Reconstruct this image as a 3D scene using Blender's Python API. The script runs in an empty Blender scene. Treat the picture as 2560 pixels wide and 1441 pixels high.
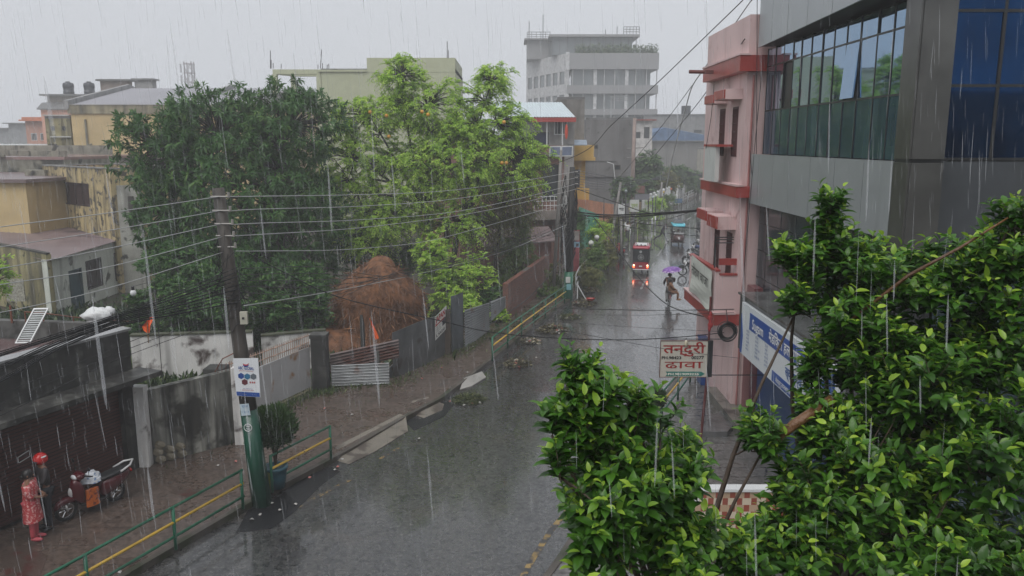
import bpy, bmesh, math, random
import numpy as np
from mathutils import Vector, Matrix, Euler

random.seed(7); RNG = np.random.default_rng(7)
R = math.radians
scn = bpy.context.scene
COL = scn.collection

# ---------------------------------------------------------------- camera, sky, sun, exposure
F_PX, CAM_H = 2000.0, 8.5
PITCH = math.atan(365.5 / F_PX)
cam = bpy.data.cameras.new('camera'); camo = bpy.data.objects.new('camera', cam); COL.objects.link(camo)
cam.sensor_width = 36; cam.lens = F_PX / 2560 * 36; cam.clip_start = 0.1; cam.clip_end = 3000
camo.location = (0, 0, CAM_H); camo.rotation_euler = (R(90) - PITCH, 0, 0)
scn.camera = camo

SUN_EL, SUN_ROT = R(58), R(200)
world = bpy.data.worlds.new('World'); scn.world = world; world.use_nodes = True
nt = world.node_tree; nt.nodes.clear()
wo = nt.nodes.new('ShaderNodeOutputWorld'); bg = nt.nodes.new('ShaderNodeBackground')
sky = nt.nodes.new('ShaderNodeTexSky'); sky.sky_type = 'NISHITA'; sky.sun_disc = False
sky.sun_elevation = SUN_EL; sky.sun_rotation = SUN_ROT; sky.dust_density = 4; sky.air_density = 1.5
hs = nt.nodes.new('ShaderNodeHueSaturation'); hs.inputs['Saturation'].default_value = 0.12
mx = nt.nodes.new('ShaderNodeMix'); mx.data_type = 'RGBA'; mx.inputs[0].default_value = 0.82
mx.inputs[7].default_value = (5.3, 5.55, 6.0, 1)
nt.links.new(sky.outputs[0], hs.inputs['Color']); nt.links.new(hs.outputs[0], mx.inputs[6])
nt.links.new(mx.outputs[2], bg.inputs['Color']); bg.inputs['Strength'].default_value = 0.105
nt.links.new(bg.outputs[0], wo.inputs['Surface'])
sl = bpy.data.lights.new('sun', 'SUN'); sl.energy = 1.5; sl.angle = R(50); sl.color = (1, .97, .93)
so = bpy.data.objects.new('sun', sl); COL.objects.link(so)
so.rotation_euler = (R(90) - SUN_EL, 0, R(180) - SUN_ROT)
scn.view_settings.view_transform = 'Standard'; scn.view_settings.look = 'None'
scn.view_settings.exposure = 0.3; scn.view_settings.gamma = 1
cy = scn.cycles
cy.use_denoising = True; cy.max_bounces = 6; cy.diffuse_bounces = 3; cy.glossy_bounces = 3
cy.transmission_bounces = 3; cy.volume_bounces = 2; cy.transparent_max_bounces = 24
cy.use_adaptive_sampling = True; cy.adaptive_threshold = 0.02; cy.caustics_reflective = False; cy.caustics_refractive = False

HAZE_D = 0.0019
RAIN_A = 0.18
# (count, nearest, farthest, shortest, longest, radius, seed)
RAIN = [(60, 1.4, 3.4, .12, .28, .0034, 1), (2000, 3, 12, .12, .30, .0015, 2), (7000, 12, 45, .25, .6, .0032, 3)]

# ---------------------------------------------------------------- measuring helpers (where a photographed point stands in the world)
_c, _s = math.cos(PITCH), math.sin(PITCH)
def _ray(x, y):
    u = (x - 1280) / F_PX; v = (y - 720.5) / F_PX
    return Vector((u, _c - v * _s, -(_s + v * _c)))
def G(x, y, z=0.0):
    r = _ray(x, y); t = (z - CAM_H) / r.z
    return Vector((r.x * t, r.y * t, z))
def D(x, y, Y):
    r = _ray(x, y); t = Y / r.y
    return Vector((r.x * t, Y, CAM_H + r.z * t))
def PX(x, y, X):
    r = _ray(x, y); t = X / r.x
    return Vector((X, r.y * t, CAM_H + r.z * t))

# ---------------------------------------------------------------- materials
MATS = {}
def M(name, col, rough=.7, var=.25, scale=1.5, streak=0, streak_col=(.02, .02, .018), sscale=2.2, patch=0, patch_col=(.03, .028, .025),
      pscale=1.2, bump=.15, bscale=12, metal=0, spec=.5, fine=0, fscale=60):
    if name in MATS: return MATS[name]
    m = bpy.data.materials.new(name); m.use_nodes = True; MATS[name] = m
    n = m.node_tree.nodes; L = m.node_tree.links; b = n['Principled BSDF']
    b.inputs['Roughness'].default_value = rough; b.inputs['Metallic'].default_value = metal
    b.inputs['Specular IOR Level'].default_value = spec
    geo = n.new('ShaderNodeNewGeometry')
    def noise(sc, detail=5, vec=None, dist=0):
        t = n.new('ShaderNodeTexNoise'); t.inputs['Scale'].default_value = sc; t.inputs['Detail'].default_value = detail
        t.inputs['Distortion'].default_value = dist; L.new(vec or geo.outputs['Position'], t.inputs['Vector']); return t.outputs['Fac']
    def ramp(src, a, b2):
        r = n.new('ShaderNodeMapRange'); r.inputs['From Min'].default_value = a; r.inputs['From Max'].default_value = b2
        L.new(src, r.inputs['Value']); return r.outputs['Result']
    def mixc(fac, a, c):
        x = n.new('ShaderNodeMix'); x.data_type = 'RGBA'
        L.new(fac, x.inputs[0])
        for k, v in ((6, a), (7, c)):
            if isinstance(v, tuple): x.inputs[k].default_value = (*v[:3], 1)
            else: L.new(v, x.inputs[k])
        return x.outputs[2]
    c1 = tuple(max(0, q * (1 - var)) for q in col); c2 = tuple(min(1, q * (1 + var)) for q in col)
    cur = mixc(ramp(noise(scale), .3, .7), c1, c2)
    if fine: cur = mixc(ramp(noise(fscale, 3), .5 - .25 / max(fine, .3), .5 + .4), cur, tuple(q * (1 + fine) for q in col))
    if patch: cur = mixc(ramp(noise(pscale, 8, dist=.4), .72 - .45 * patch, .78 - .38 * patch), cur, patch_col)
    if streak:
        mp = n.new('ShaderNodeMapping'); mp.inputs['Scale'].default_value = (1, 1, .09); L.new(geo.outputs['Position'], mp.inputs['Vector'])
        cur = mixc(ramp(noise(sscale, 6, mp.outputs[0], .3), .7 - .4 * streak, 1.0 - .35 * streak), cur, streak_col)
    L.new(cur, b.inputs['Base Color'])
    if bump:
        bm = n.new('ShaderNodeBump'); bm.inputs['Strength'].default_value = bump; bm.inputs['Distance'].default_value = .03
        L.new(noise(bscale, 6), bm.inputs['Height']); L.new(bm.outputs[0], b.inputs['Normal'])
    return m
def emit(name, col, st):
    if name in MATS: return MATS[name]
    m = bpy.data.materials.new(name); m.use_nodes = True; MATS[name] = m
    b = m.node_tree.nodes['Principled BSDF']; b.inputs['Base Color'].default_value = (*col, 1)
    b.inputs['Emission Color'].default_value = (*col, 1); b.inputs['Emission Strength'].default_value = st; return m
def brick_mat(name, c1, c2, mortar, sx, mask=None, rough=.8, use_uv=False, bw=.5, bh=.25, msize=.02, stain=.5, stain_col=(.05,.04,.035), metal=0, bump=.5, rot=None, wet=False):
    if name in MATS: return MATS[name]
    m = bpy.data.materials.new(name); m.use_nodes = True; MATS[name] = m
    n = m.node_tree.nodes; L = m.node_tree.links; b = n['Principled BSDF']; b.inputs['Roughness'].default_value = rough; b.inputs['Metallic'].default_value = metal
    if use_uv:
        tc = n.new('ShaderNodeTexCoord'); vec = tc.outputs['UV']
    else:
        tc = n.new('ShaderNodeTexCoord'); mp = n.new('ShaderNodeMapping'); mp.inputs['Rotation'].default_value = rot or (R(90), 0, 0)
        L.new(tc.outputs['Object'], mp.inputs['Vector']); vec = mp.outputs[0]
    t = n.new('ShaderNodeTexBrick'); t.inputs['Scale'].default_value = sx; t.inputs['Brick Width'].default_value = bw; t.inputs['Row Height'].default_value = bh
    t.inputs['Mortar Size'].default_value = msize; t.inputs['Color1'].default_value = (*c1, 1); t.inputs['Color2'].default_value = (*c2, 1); t.inputs['Mortar'].default_value = (*mortar, 1)
    L.new(vec, t.inputs['Vector'])
    geo = n.new('ShaderNodeNewGeometry'); ns = n.new('ShaderNodeTexNoise'); ns.inputs['Scale'].default_value = .9; ns.inputs['Detail'].default_value = 8; L.new(geo.outputs['Position'], ns.inputs['Vector'])
    mr = n.new('ShaderNodeMapRange'); mr.inputs['From Min'].default_value = .75 - .45 * stain; mr.inputs['From Max'].default_value = .85; L.new(ns.outputs['Fac'], mr.inputs['Value'])
    mxx = n.new('ShaderNodeMix'); mxx.data_type = 'RGBA'; L.new(mr.outputs[0], mxx.inputs[0]); L.new(t.outputs['Color'], mxx.inputs[6]); mxx.inputs[7].default_value = (*stain_col, 1)
    fin = mxx.outputs[2]
    if wet:
        n3 = n.new('ShaderNodeTexNoise'); n3.inputs['Scale'].default_value = 11; n3.inputs['Detail'].default_value = 12; L.new(geo.outputs['Position'], n3.inputs['Vector'])
        m3 = n.new('ShaderNodeMapRange'); m3.inputs['From Min'].default_value = .35; m3.inputs['From Max'].default_value = .68; L.new(n3.outputs['Fac'], m3.inputs['Value'])
        x3 = n.new('ShaderNodeMix'); x3.data_type = 'RGBA'; L.new(m3.outputs[0], x3.inputs[0]); x3.inputs[6].default_value = tuple(q * .35 for q in c1) + (1,); x3.inputs[7].default_value = tuple(q * 1.7 for q in c2) + (1,)
        x4 = n.new('ShaderNodeMix'); x4.data_type = 'RGBA'; x4.inputs[0].default_value = .45; L.new(fin, x4.inputs[6]); L.new(x3.outputs[2], x4.inputs[7]); fin = x4.outputs[2]
    L.new(fin, b.inputs['Base Color'])
    if wet:
        m2 = n.new('ShaderNodeMapRange'); m2.inputs['From Min'].default_value = .35; m2.inputs['From Max'].default_value = .65; m2.inputs['To Min'].default_value = .12; m2.inputs['To Max'].default_value = rough
        L.new(ns.outputs['Fac'], m2.inputs['Value']); L.new(m2.outputs[0], b.inputs['Roughness'])
    bm = n.new('ShaderNodeBump'); bm.inputs['Strength'].default_value = bump; bm.inputs['Distance'].default_value = .02; bm.invert = True
    L.new(t.outputs['Fac'], bm.inputs['Height']); L.new(bm.outputs[0], b.inputs['Normal'])
    return m
def leaf_mat(name, dark, light, young, rough=.35, transl=.25):
    m = bpy.data.materials.new(name); m.use_nodes = True; MATS[name] = m
    n = m.node_tree.nodes; L = m.node_tree.links; b = n['Principled BSDF']; b.inputs['Roughness'].default_value = rough
    at = n.new('ShaderNodeAttribute'); at.attribute_name = 'tint'
    cr = n.new('ShaderNodeValToRGB'); e = cr.color_ramp.elements
    e[0].position = 0; e[0].color = (*dark, 1); e[1].position = 1; e[1].color = (*young, 1); k = e.new(.55); k.color = (*light, 1)
    L.new(at.outputs['Fac'], cr.inputs['Fac']); L.new(cr.outputs[0], b.inputs['Base Color'])
    tr = n.new('ShaderNodeBsdfTranslucent'); L.new(cr.outputs[0], tr.inputs['Color'])
    ms = n.new('ShaderNodeMixShader'); ms.inputs[0].default_value = transl; out = n['Material Output']
    L.new(b.outputs[0], ms.inputs[1]); L.new(tr.outputs[0], ms.inputs[2]); L.new(ms.outputs[0], out.inputs['Surface'])
    return m

# ---------------------------------------------------------------- mesh helpers
ORG = {}
def tag(o, label=None, cat=None, group=None, kind=None):
    if label: o['label'] = label
    if cat: o['category'] = cat
    if group: o['group'] = group
    if kind: o['kind'] = kind
    return o
def thing(name, label, cat, loc=(0, 0, 0), rz=0.0, group=None):
    o = bpy.data.objects.new(name, None); COL.objects.link(o); o.empty_display_size = .2
    o.location = loc; o.rotation_euler = (0, 0, rz); ORG[o.name] = Vector(loc) if rz == 0 else Vector((0, 0, 0))
    if rz: ORG[o.name] = None
    return tag(o, label, cat, group)
class MB:
    def __init__(s): s.v = []; s.f = []; s.m = []; s.uv = {}
    def _add(s, vs, fs, mi=0):
        k = len(s.v); s.v += [tuple(p) for p in vs]
        for f in fs: s.f.append(tuple(i + k for i in f)); s.m.append(mi)
        return s
    def quad(s, a, b, c, d, mi=0): return s._add([a, b, c, d], [(0, 1, 2, 3)], mi)
    def box(s, p0, p1, mi=0, mat=None):
        x0, y0, z0 = p0; x1, y1, z1 = p1
        vs = [Vector(p) for p in ((x0,y0,z0),(x1,y0,z0),(x1,y1,z0),(x0,y1,z0),(x0,y0,z1),(x1,y0,z1),(x1,y1,z1),(x0,y1,z1))]
        if mat is not None: vs = [mat @ p for p in vs]
        return s._add(vs, [(0,3,2,1),(4,5,6,7),(0,1,5,4),(1,2,6,5),(2,3,7,6),(3,0,4,7)], mi)
    def cbox(s, c, size, rot=(0, 0, 0), mi=0):
        h = Vector(size) / 2; m = Matrix.Translation(Vector(c)) @ Euler(rot).to_matrix().to_4x4()
        return s.box(-h, h, mi, m)
    def prism(s, pts, z0, z1, mi=0):
        n = len(pts); z0 = z0 if hasattr(z0, '__len__') else [z0] * n; z1 = z1 if hasattr(z1, '__len__') else [z1] * n
        vs = [(p[0], p[1], a) for p, a in zip(pts, z0)] + [(p[0], p[1], a) for p, a in zip(pts, z1)]
        fs = [tuple(range(n - 1, -1, -1)), tuple(range(n, 2 * n))] + [(i, (i + 1) % n, n + (i + 1) % n, n + i) for i in range(n)]
        return s._add(vs, fs, mi)
    def extr(s, pts, vec, mi=0):
        n = len(pts); vec = Vector(vec); vs = [Vector(p) for p in pts]; vs += [p + vec for p in vs]
        return s._add(vs, [tuple(range(n)), tuple(range(2 * n - 1, n - 1, -1))] + [(i, n + i, n + (i + 1) % n, (i + 1) % n) for i in range(n)], mi)
    def wall(s, A, B, th, z0, z1, mi=0):
        """upright slab from A to B (ground points), thickness th to the left of A->B; z1 may be a pair"""
        A = Vector((A[0], A[1])); B = Vector((B[0], B[1])); d = (B - A).normalized(); n = Vector((-d.y, d.x)) * th
        za, zb = z1 if hasattr(z1, '__len__') else (z1, z1)
        return s.prism([A, B, B + n, A + n], z0, [za, zb, zb, za], mi)
    def tube(s, pts, r, n=6, mi=0, cap=True):
        pts = [Vector(p) for p in pts]; k = len(pts); r = r if hasattr(r, '__len__') else [r] * k
        base = len(s.v); ref = None
        for i, p in enumerate(pts):
            t = (pts[min(i + 1, k - 1)] - pts[max(i - 1, 0)])
            t = t.normalized() if t.length > 1e-9 else Vector((0, 0, 1))
            if ref is None: ref = t.cross(Vector((0, 0, 1)) if abs(t.z) < .9 else Vector((1, 0, 0))).normalized()
            ref = (ref - t * ref.dot(t)); ref = ref.normalized() if ref.length > 1e-6 else t.orthogonal().normalized()
            bi = t.cross(ref)
            for j in range(n):
                a = 2 * math.pi * j / n; s.v.append(tuple(p + (ref * math.cos(a) + bi * math.sin(a)) * r[i]))
        for i in range(k - 1):
            for j in range(n):
                a = base + i * n + j; b = base + i * n + (j + 1) % n
                s.f.append((a, b, b + n, a + n)); s.m.append(mi)
        if cap:
            s.f.append(tuple(base + j for j in range(n - 1, -1, -1))); s.m.append(mi)
            s.f.append(tuple(base + (k - 1) * n + j for j in range(n))); s.m.append(mi)
        return s
    def ball(s, c, r, mi=0, seg=10, ring=6, fn=None):
        r = Vector((r, r, r)) if not hasattr(r, '__len__') else Vector(r); c = Vector(c); base = len(s.v)
        P = []
        for i in range(ring + 1):
            th = math.pi * i / ring
            for j in range(seg):
                ph = 2 * math.pi * j / seg
                d = Vector((math.sin(th) * math.cos(ph), math.sin(th) * math.sin(ph), math.cos(th)))
                k = fn(d) if fn else 1
                P.append(c + Vector((d.x * r.x, d.y * r.y, d.z * r.z)) * k)
        fs = [(i * seg + j, (i + 1) * seg + j, (i + 1) * seg + (j + 1) % seg, i * seg + (j + 1) % seg) for i in range(ring) for j in range(seg)]
        return s._add(P, fs, mi)
    def torus(s, c, axis, R0, r, mi=0, seg=20, n=6):
        c = Vector(c); ax = Vector(axis).normalized(); u = ax.orthogonal().normalized(); w = ax.cross(u); P = []
        for i in range(seg):
            a = 2 * math.pi * i / seg; d = u * math.cos(a) + w * math.sin(a)
            for j in range(n):
                b = 2 * math.pi * j / n; P.append(c + d * (R0 + r * math.cos(b)) + ax * r * math.sin(b))
        fs = [(i * n + j, ((i + 1) % seg) * n + j, ((i + 1) % seg) * n + (j + 1) % n, i * n + (j + 1) % n) for i in range(seg) for j in range(n)]
        return s._add(P, fs, mi)
    def loft(s, rings, mi=0, cap=True):
        """rings: lists of equal length of points"""
        n = len(rings[0]); k = len(rings); P = [p for rg in rings for p in rg]
        fs = [(i * n + j, i * n + (j + 1) % n, (i + 1) * n + (j + 1) % n, (i + 1) * n + j) for i in range(k - 1) for j in range(n)]
        if cap: fs += [tuple(range(n - 1, -1, -1)), tuple((k - 1) * n + j for j in range(n))]
        return s._add(P, fs, mi)
    def body(s, secs, mi=0, seg=12, pw=.55):
        """loft of rounded sections along x: (x, half width y, z low, z high)"""
        rg = []
        for (x, hw, zl, zh) in secs:
            ring = []
            for j in range(seg):
                a = 2 * math.pi * j / seg; cx, cz = math.cos(a), math.sin(a)
                ring.append((x, hw * math.copysign(abs(cx) ** pw, cx), (zl + zh) / 2 + (zh - zl) / 2 * math.copysign(abs(cz) ** pw, cz)))
            rg.append(ring)
        return s.loft(rg, mi)
    def addmesh(s, me, mat, mi=0):
        return s._add([mat @ v.co for v in me.vertices], [tuple(p.vertices) for p in me.polygons], mi)
    def build(s, name, mats, parent=None, smooth=False, **kw):
        me = bpy.data.meshes.new(name); V = s.v
        if parent is not None:
            og = ORG.get(parent.name)
            off = og if og is not None else Vector((0, 0, 0))
        else:
            if kw.get('at0'): off = Vector((0, 0, 0))
            else:
                a = np.array(V); off = Vector(((a[:, 0].min() + a[:, 0].max()) / 2, (a[:, 1].min() + a[:, 1].max()) / 2, a[:, 2].min()))
        me.from_pydata([(p[0] - off.x, p[1] - off.y, p[2] - off.z) for p in V], [], s.f)
        mats = mats if isinstance(mats, (list, tuple)) else [mats]
        for m in mats: me.materials.append(m)
        if len(mats) > 1: me.polygons.foreach_set('material_index', s.m)
        if s.uv:
            ul = me.uv_layers.new(name='UVMap')
            for p in me.polygons:
                for li in p.loop_indices:
                    ul.data[li].uv = s.uv.get(me.loops[li].vertex_index, (0, 0))
        bm = bmesh.new(); bm.from_mesh(me); bmesh.ops.recalc_face_normals(bm, faces=bm.faces); bm.to_mesh(me); bm.free()
        if smooth: me.polygons.foreach_set('use_smooth', [True] * len(me.polygons))
        me.update()
        o = bpy.data.objects.new(name, me); COL.objects.link(o)
        if parent is not None:
            o.parent = parent; ORG[o.name] = ORG.get(parent.name)
        else:
            o.location = off; ORG[o.name] = off.copy()
        return tag(o, kw.get('label'), kw.get('cat'), kw.get('group'), kw.get('kind'))
def children(o): return [c for c in bpy.data.objects if c.parent == o]
def dup(root, loc, rz=None, label=None, group=None):
    r = root.copy(); COL.objects.link(r); r.location = loc
    if rz is not None: r.rotation_euler = (0, 0, rz)
    if label: r['label'] = label
    if group: r['group'] = group
    for ch in children(root):
        c = ch.copy(); COL.objects.link(c); c.parent = r
        for g in children(ch):
            d = g.copy(); COL.objects.link(d); d.parent = c
    return r
def text_mesh(t, size=1.0, align='CENTER', bold=0.0):
    cu = bpy.data.curves.new('txt', 'FONT'); cu.body = t; cu.size = size; cu.align_x = align; cu.offset = bold; cu.resolution_u = 3
    ob = bpy.data.objects.new('txt', cu); COL.objects.link(ob)
    dg = bpy.context.evaluated_depsgraph_get(); me = bpy.data.meshes.new_from_object(ob.evaluated_get(dg))
    bpy.data.objects.remove(ob); bpy.data.curves.remove(cu); return me
def put_text(mb, t, origin, xdir, ydir, size, mi, bold=0.0, width=None, align='CENTER'):
    """flat lettering lying on a sign: origin = baseline anchor, xdir reading direction, ydir up"""
    me = text_mesh(t, size, align, bold); xd = Vector(xdir).normalized(); yd = Vector(ydir).normalized(); zd = xd.cross(yd)
    kx = 1.0
    if width and me.vertices:
        xs = [v.co.x for v in me.vertices]; kx = width / max(1e-6, max(xs) - min(xs))
    m = Matrix((( xd.x*kx, yd.x, zd.x, origin[0]), (xd.y*kx, yd.y, zd.y, origin[1]), (xd.z*kx, yd.z, zd.z, origin[2]), (0, 0, 0, 1)))
    mb.addmesh(me, m, mi); bpy.data.meshes.remove(me)

def skin(verts, edges, rad, sub=1):
    """grow one continuous surface round a skeleton; returns a mesh"""
    me = bpy.data.meshes.new('sk'); me.from_pydata([tuple(v) for v in verts], edges, [])
    ob = bpy.data.objects.new('sk', me); COL.objects.link(ob)
    md = ob.modifiers.new('s', 'SKIN'); md.use_smooth_shade = True
    sv = me.skin_vertices[0].data
    for i, r in enumerate(rad):
        sv[i].radius = (r, r) if not hasattr(r, '__len__') else r
    sv[0].use_root = True
    if sub: ss = ob.modifiers.new('u', 'SUBSURF'); ss.levels = sub; ss.render_levels = sub
    dg = bpy.context.evaluated_depsgraph_get(); out = bpy.data.meshes.new_from_object(ob.evaluated_get(dg))
    bpy.data.objects.remove(ob); bpy.data.meshes.remove(me); return out

# hole-cut wall: local frame origin A, along d, thickness inward
def holed(mb, A, d, n, W, z0, z1, th, holes, mi=0):
    A = Vector(A); d = Vector(d).normalized(); n = Vector(n).normalized()   # n points outwards
    xs = sorted(set([0, W] + [q for h in holes for q in (h[0], h[1])])); zs = sorted(set([z0, z1] + [q for h in holes for q in (h[2], h[3])]))
    def solid(i, j):
        if i < 0 or j < 0 or i >= len(xs) - 1 or j >= len(zs) - 1: return False
        cx, cz = (xs[i] + xs[i + 1]) / 2, (zs[j] + zs[j + 1]) / 2
        return not any(h[0] < cx < h[1] and h[2] < cz < h[3] for h in holes)
    def P(x, z, t): q = A + d * x - n * t; return (q.x, q.y, z)
    for i in range(len(xs) - 1):
        for j in range(len(zs) - 1):
            if not solid(i, j): continue
            a, b, c, e = xs[i], xs[i + 1], zs[j], zs[j + 1]
            mb.quad(P(a, c, 0), P(b, c, 0), P(b, e, 0), P(a, e, 0), mi); mb.quad(P(a, c, th), P(a, e, th), P(b, e, th), P(b, c, th), mi)
            if not solid(i - 1, j): mb.quad(P(a, c, 0), P(a, e, 0), P(a, e, th), P(a, c, th), mi)
            if not solid(i + 1, j): mb.quad(P(b, c, 0), P(b, c, th), P(b, e, th), P(b, e, 0), mi)
            if not solid(i, j - 1): mb.quad(P(a, c, 0), P(a, c, th), P(b, c, th), P(b, c, 0), mi)
            if not solid(i, j + 1): mb.quad(P(a, e, 0), P(b, e, 0), P(b, e, th), P(a, e, th), mi)

def opening(root, A, d, n, h, fm, pm, kind='window', bars=0, th=.2, grille=None, sub='pane'):
    """a window or door filling hole h=(x0,x1,z0,z1) in a wall"""
    A = Vector(A); d = Vector(d).normalized(); n = Vector(n).normalized(); x0, x1, z0, z1 = h
    def bx(mb, a, b, c, e, t0, t1, mi=0):
        p = [A + d * a - n * t0, A + d * b - n * t0, A + d * b - n * t1, A + d * a - n * t1]
        mb.prism([(q.x, q.y) for q in p], c, e, mi)
    w = min(.07, (x1 - x0) * .1); f = MB()
    bx(f, x0 - .004, x0 + w, z0, z1, -.01, th * .6); bx(f, x1 - w, x1 + .004, z0, z1, -.01, th * .6)
    bx(f, x0 + w, x1 - w, z1 - w, z1, -.01, th * .6); bx(f, x0 + w, x1 - w, z0, z0 + w, -.01, th * .6)
    for k in range(bars):
        xx = x0 + (x1 - x0) * (k + 1) / (bars + 1); bx(f, xx - .018, xx + .018, z0 + w, z1 - w, .01, .05)
    if grille:
        for k in range(grille[0]):
            xx = x0 + (x1 - x0) * (k + 1) / (grille[0] + 1); bx(f, xx - .01, xx + .01, z0 + w, z1 - w, -.03, -.012)
        for k in range(grille[1]):
            zz = z0 + (z1 - z0) * (k + 1) / (grille[1] + 1); bx(f, x0 + w, x1 - w, zz - .01, zz + .01, -.045, -.031)
    o = f.build(kind, fm, root); p = MB(); bx(p, x0 + w * .9, x1 - w * .9, z0 + w * .9, z1 - w * .9, th * .35, th * .45); p.build(sub, pm, o)
    return o

def building(name, label, A, B, depth, z1, wm, roofm, S=(), E=(), W=(), cat='building', fm=None, pm=None, th=.25, parapet=0, z0=0.0, sl=None, group=None, over=.0):
    """upright block: front wall runs from A to B as seen from the camera (left to right); returns root and frame"""
    A = Vector((A[0], A[1], 0)); B = Vector((B[0], B[1], 0)); d = (B - A).normalized(); n = Vector((d.y, -d.x, 0)); Wd = (B - A).length
    root = thing(name, label, cat, A, group=group); mb = MB(); C = B - n * depth; Dp = A - n * depth
    fr = fm or M('dark frame', (.05, .045, .04)); pn = pm or M('dark glass', (.03, .035, .04), rough=.1, bump=0)
    holed(mb, A, d, n, Wd, z0, z1 + parapet, th, [h[:4] for h in S])
    holed(mb, B - n * th, -n, d, depth - 2 * th, z0, z1 + parapet, th, [h[:4] for h in E])
    holed(mb, Dp + n * th, n, -d, depth - 2 * th, z0, z1 + parapet, th, [h[:4] for h in W])
    holed(mb, C, -d, -n, Wd, z0, z1 + parapet, th, [])
    mb.build('wall', wm, root)
    rb = MB(); i = th if parapet else -over
    q = [A + d * i - n * i, B - d * i - n * i, C - d * i + n * i, Dp + d * i + n * i]
    rb.prism([(p.x, p.y) for p in q], z1 - .18 if parapet else z1 + .002, z1 if parapet else z1 + .2); rb.build('roof', roofm, root)
    if parapet and sl:
        cp = MB()
        for a, b in ((A, B), (B, C), (C, Dp), (Dp, A)):
            e = (b - a).normalized(); nn = Vector((e.y, -e.x, 0)); a2 = a + nn * .04 - e * .04; b2 = b + nn * .04 + e * .04
            cp.wall(a2 + e * .0, b2 - e * (th + .08), th + .08, z1 + parapet + .002, z1 + parapet + .07)
        cp.build('coping', sl, root)
    for (P0, dd, nn, hs) in ((A, d, n, S), (B - n * th, -n, d, E), (Dp + n * th, n, -d, W)):
        for h in hs:
            o = dict(kind='window', bars=0, grille=None, fm=fr, pm=pn, sub='pane')
            if len(h) > 4: o.update(h[4])
            opening(root, P0, dd, nn, h[:4], o['fm'], o['pm'], o['kind'], o['bars'], th, o['grille'], o['sub'])
    return root, A, d, n, Wd
# ---------------------------------------------------------------- foliage
def leaf_tmpl(kind):
    if kind == 'broad':      # folded, slightly arched leaf
        xs = [0, .18, .45, .75, 1.0]; ws = [0, .17, .24, .16, 0]; zs = [0, .02, .0, -.06, -.18]
        v = []; 
        for x, w, z in zip(xs, ws, zs): v += [(x, -w, z + w * .35), (x, 0, z), (x, w, z + w * .35)]
        f = []
        for i in range(4):
            a = i * 3; f += [(a, a + 3, a + 4, a + 1), (a + 1, a + 4, a + 5, a + 2)]
    elif kind == 'long':     # narrow drooping leaf
        v = [(0, 0, 0), (.3, -.09, .02), (.3, .09, .02), (.7, -.085, -.08), (.7, .085, -.08), (1, 0, -.3)]
        f = [(0, 1, 2), (1, 3, 4, 2), (3, 5, 4)]
    else:                    # little leaflet
        v = [(0, 0, 0), (.5, -.2, .04), (.5, .2, .04), (1, 0, -.06)]; f = [(0, 1, 3, 2)]
    return np.array(v, dtype=np.float64), f
def unit(a): return a / np.maximum(np.linalg.norm(a, axis=1, keepdims=True), 1e-9)
def leaves_mesh(P, Dr, Up, sc, tint, kind, wide=1.0):
    """one mesh of many leaves: positions, directions, up hints, lengths, tints"""
    T, F = leaf_tmpl(kind); N = len(P); k = len(T); Dr = unit(Dr)
    side = unit(np.cross(Up, Dr)); up = np.cross(Dr, side)
    V = P[:, None, :] + (T[None, :, 0, None] * Dr[:, None, :] + T[None, :, 1, None] * side[:, None, :] * wide + T[None, :, 2, None] * up[:, None, :]) * sc[:, None, None]
    V = V.reshape(-1, 3); fs = []; tot = []; 
    loops = np.concatenate([np.array(f) for f in F]); lens = np.array([len(f) for f in F])
    L = (loops[None, :] + (np.arange(N) * k)[:, None]).ravel(); ln = np.tile(lens, N); st = np.concatenate([[0], np.cumsum(ln)[:-1]])
    me = bpy.data.meshes.new('foliage'); me.vertices.add(len(V)); me.vertices.foreach_set('co', V.ravel())
    me.loops.add(len(L)); me.loops.foreach_set('vertex_index', L.astype(np.int32)); me.polygons.add(len(ln))
    me.polygons.foreach_set('loop_start', st.astype(np.int32)); me.update(calc_edges=True)
    at = me.attributes.new('tint', 'FLOAT', 'POINT'); at.data.foreach_set('value', np.repeat(tint, k).astype(np.float32))
    me.validate(); return me
def rvec(n): return unit(RNG.normal(size=(n, 3)))
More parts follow.
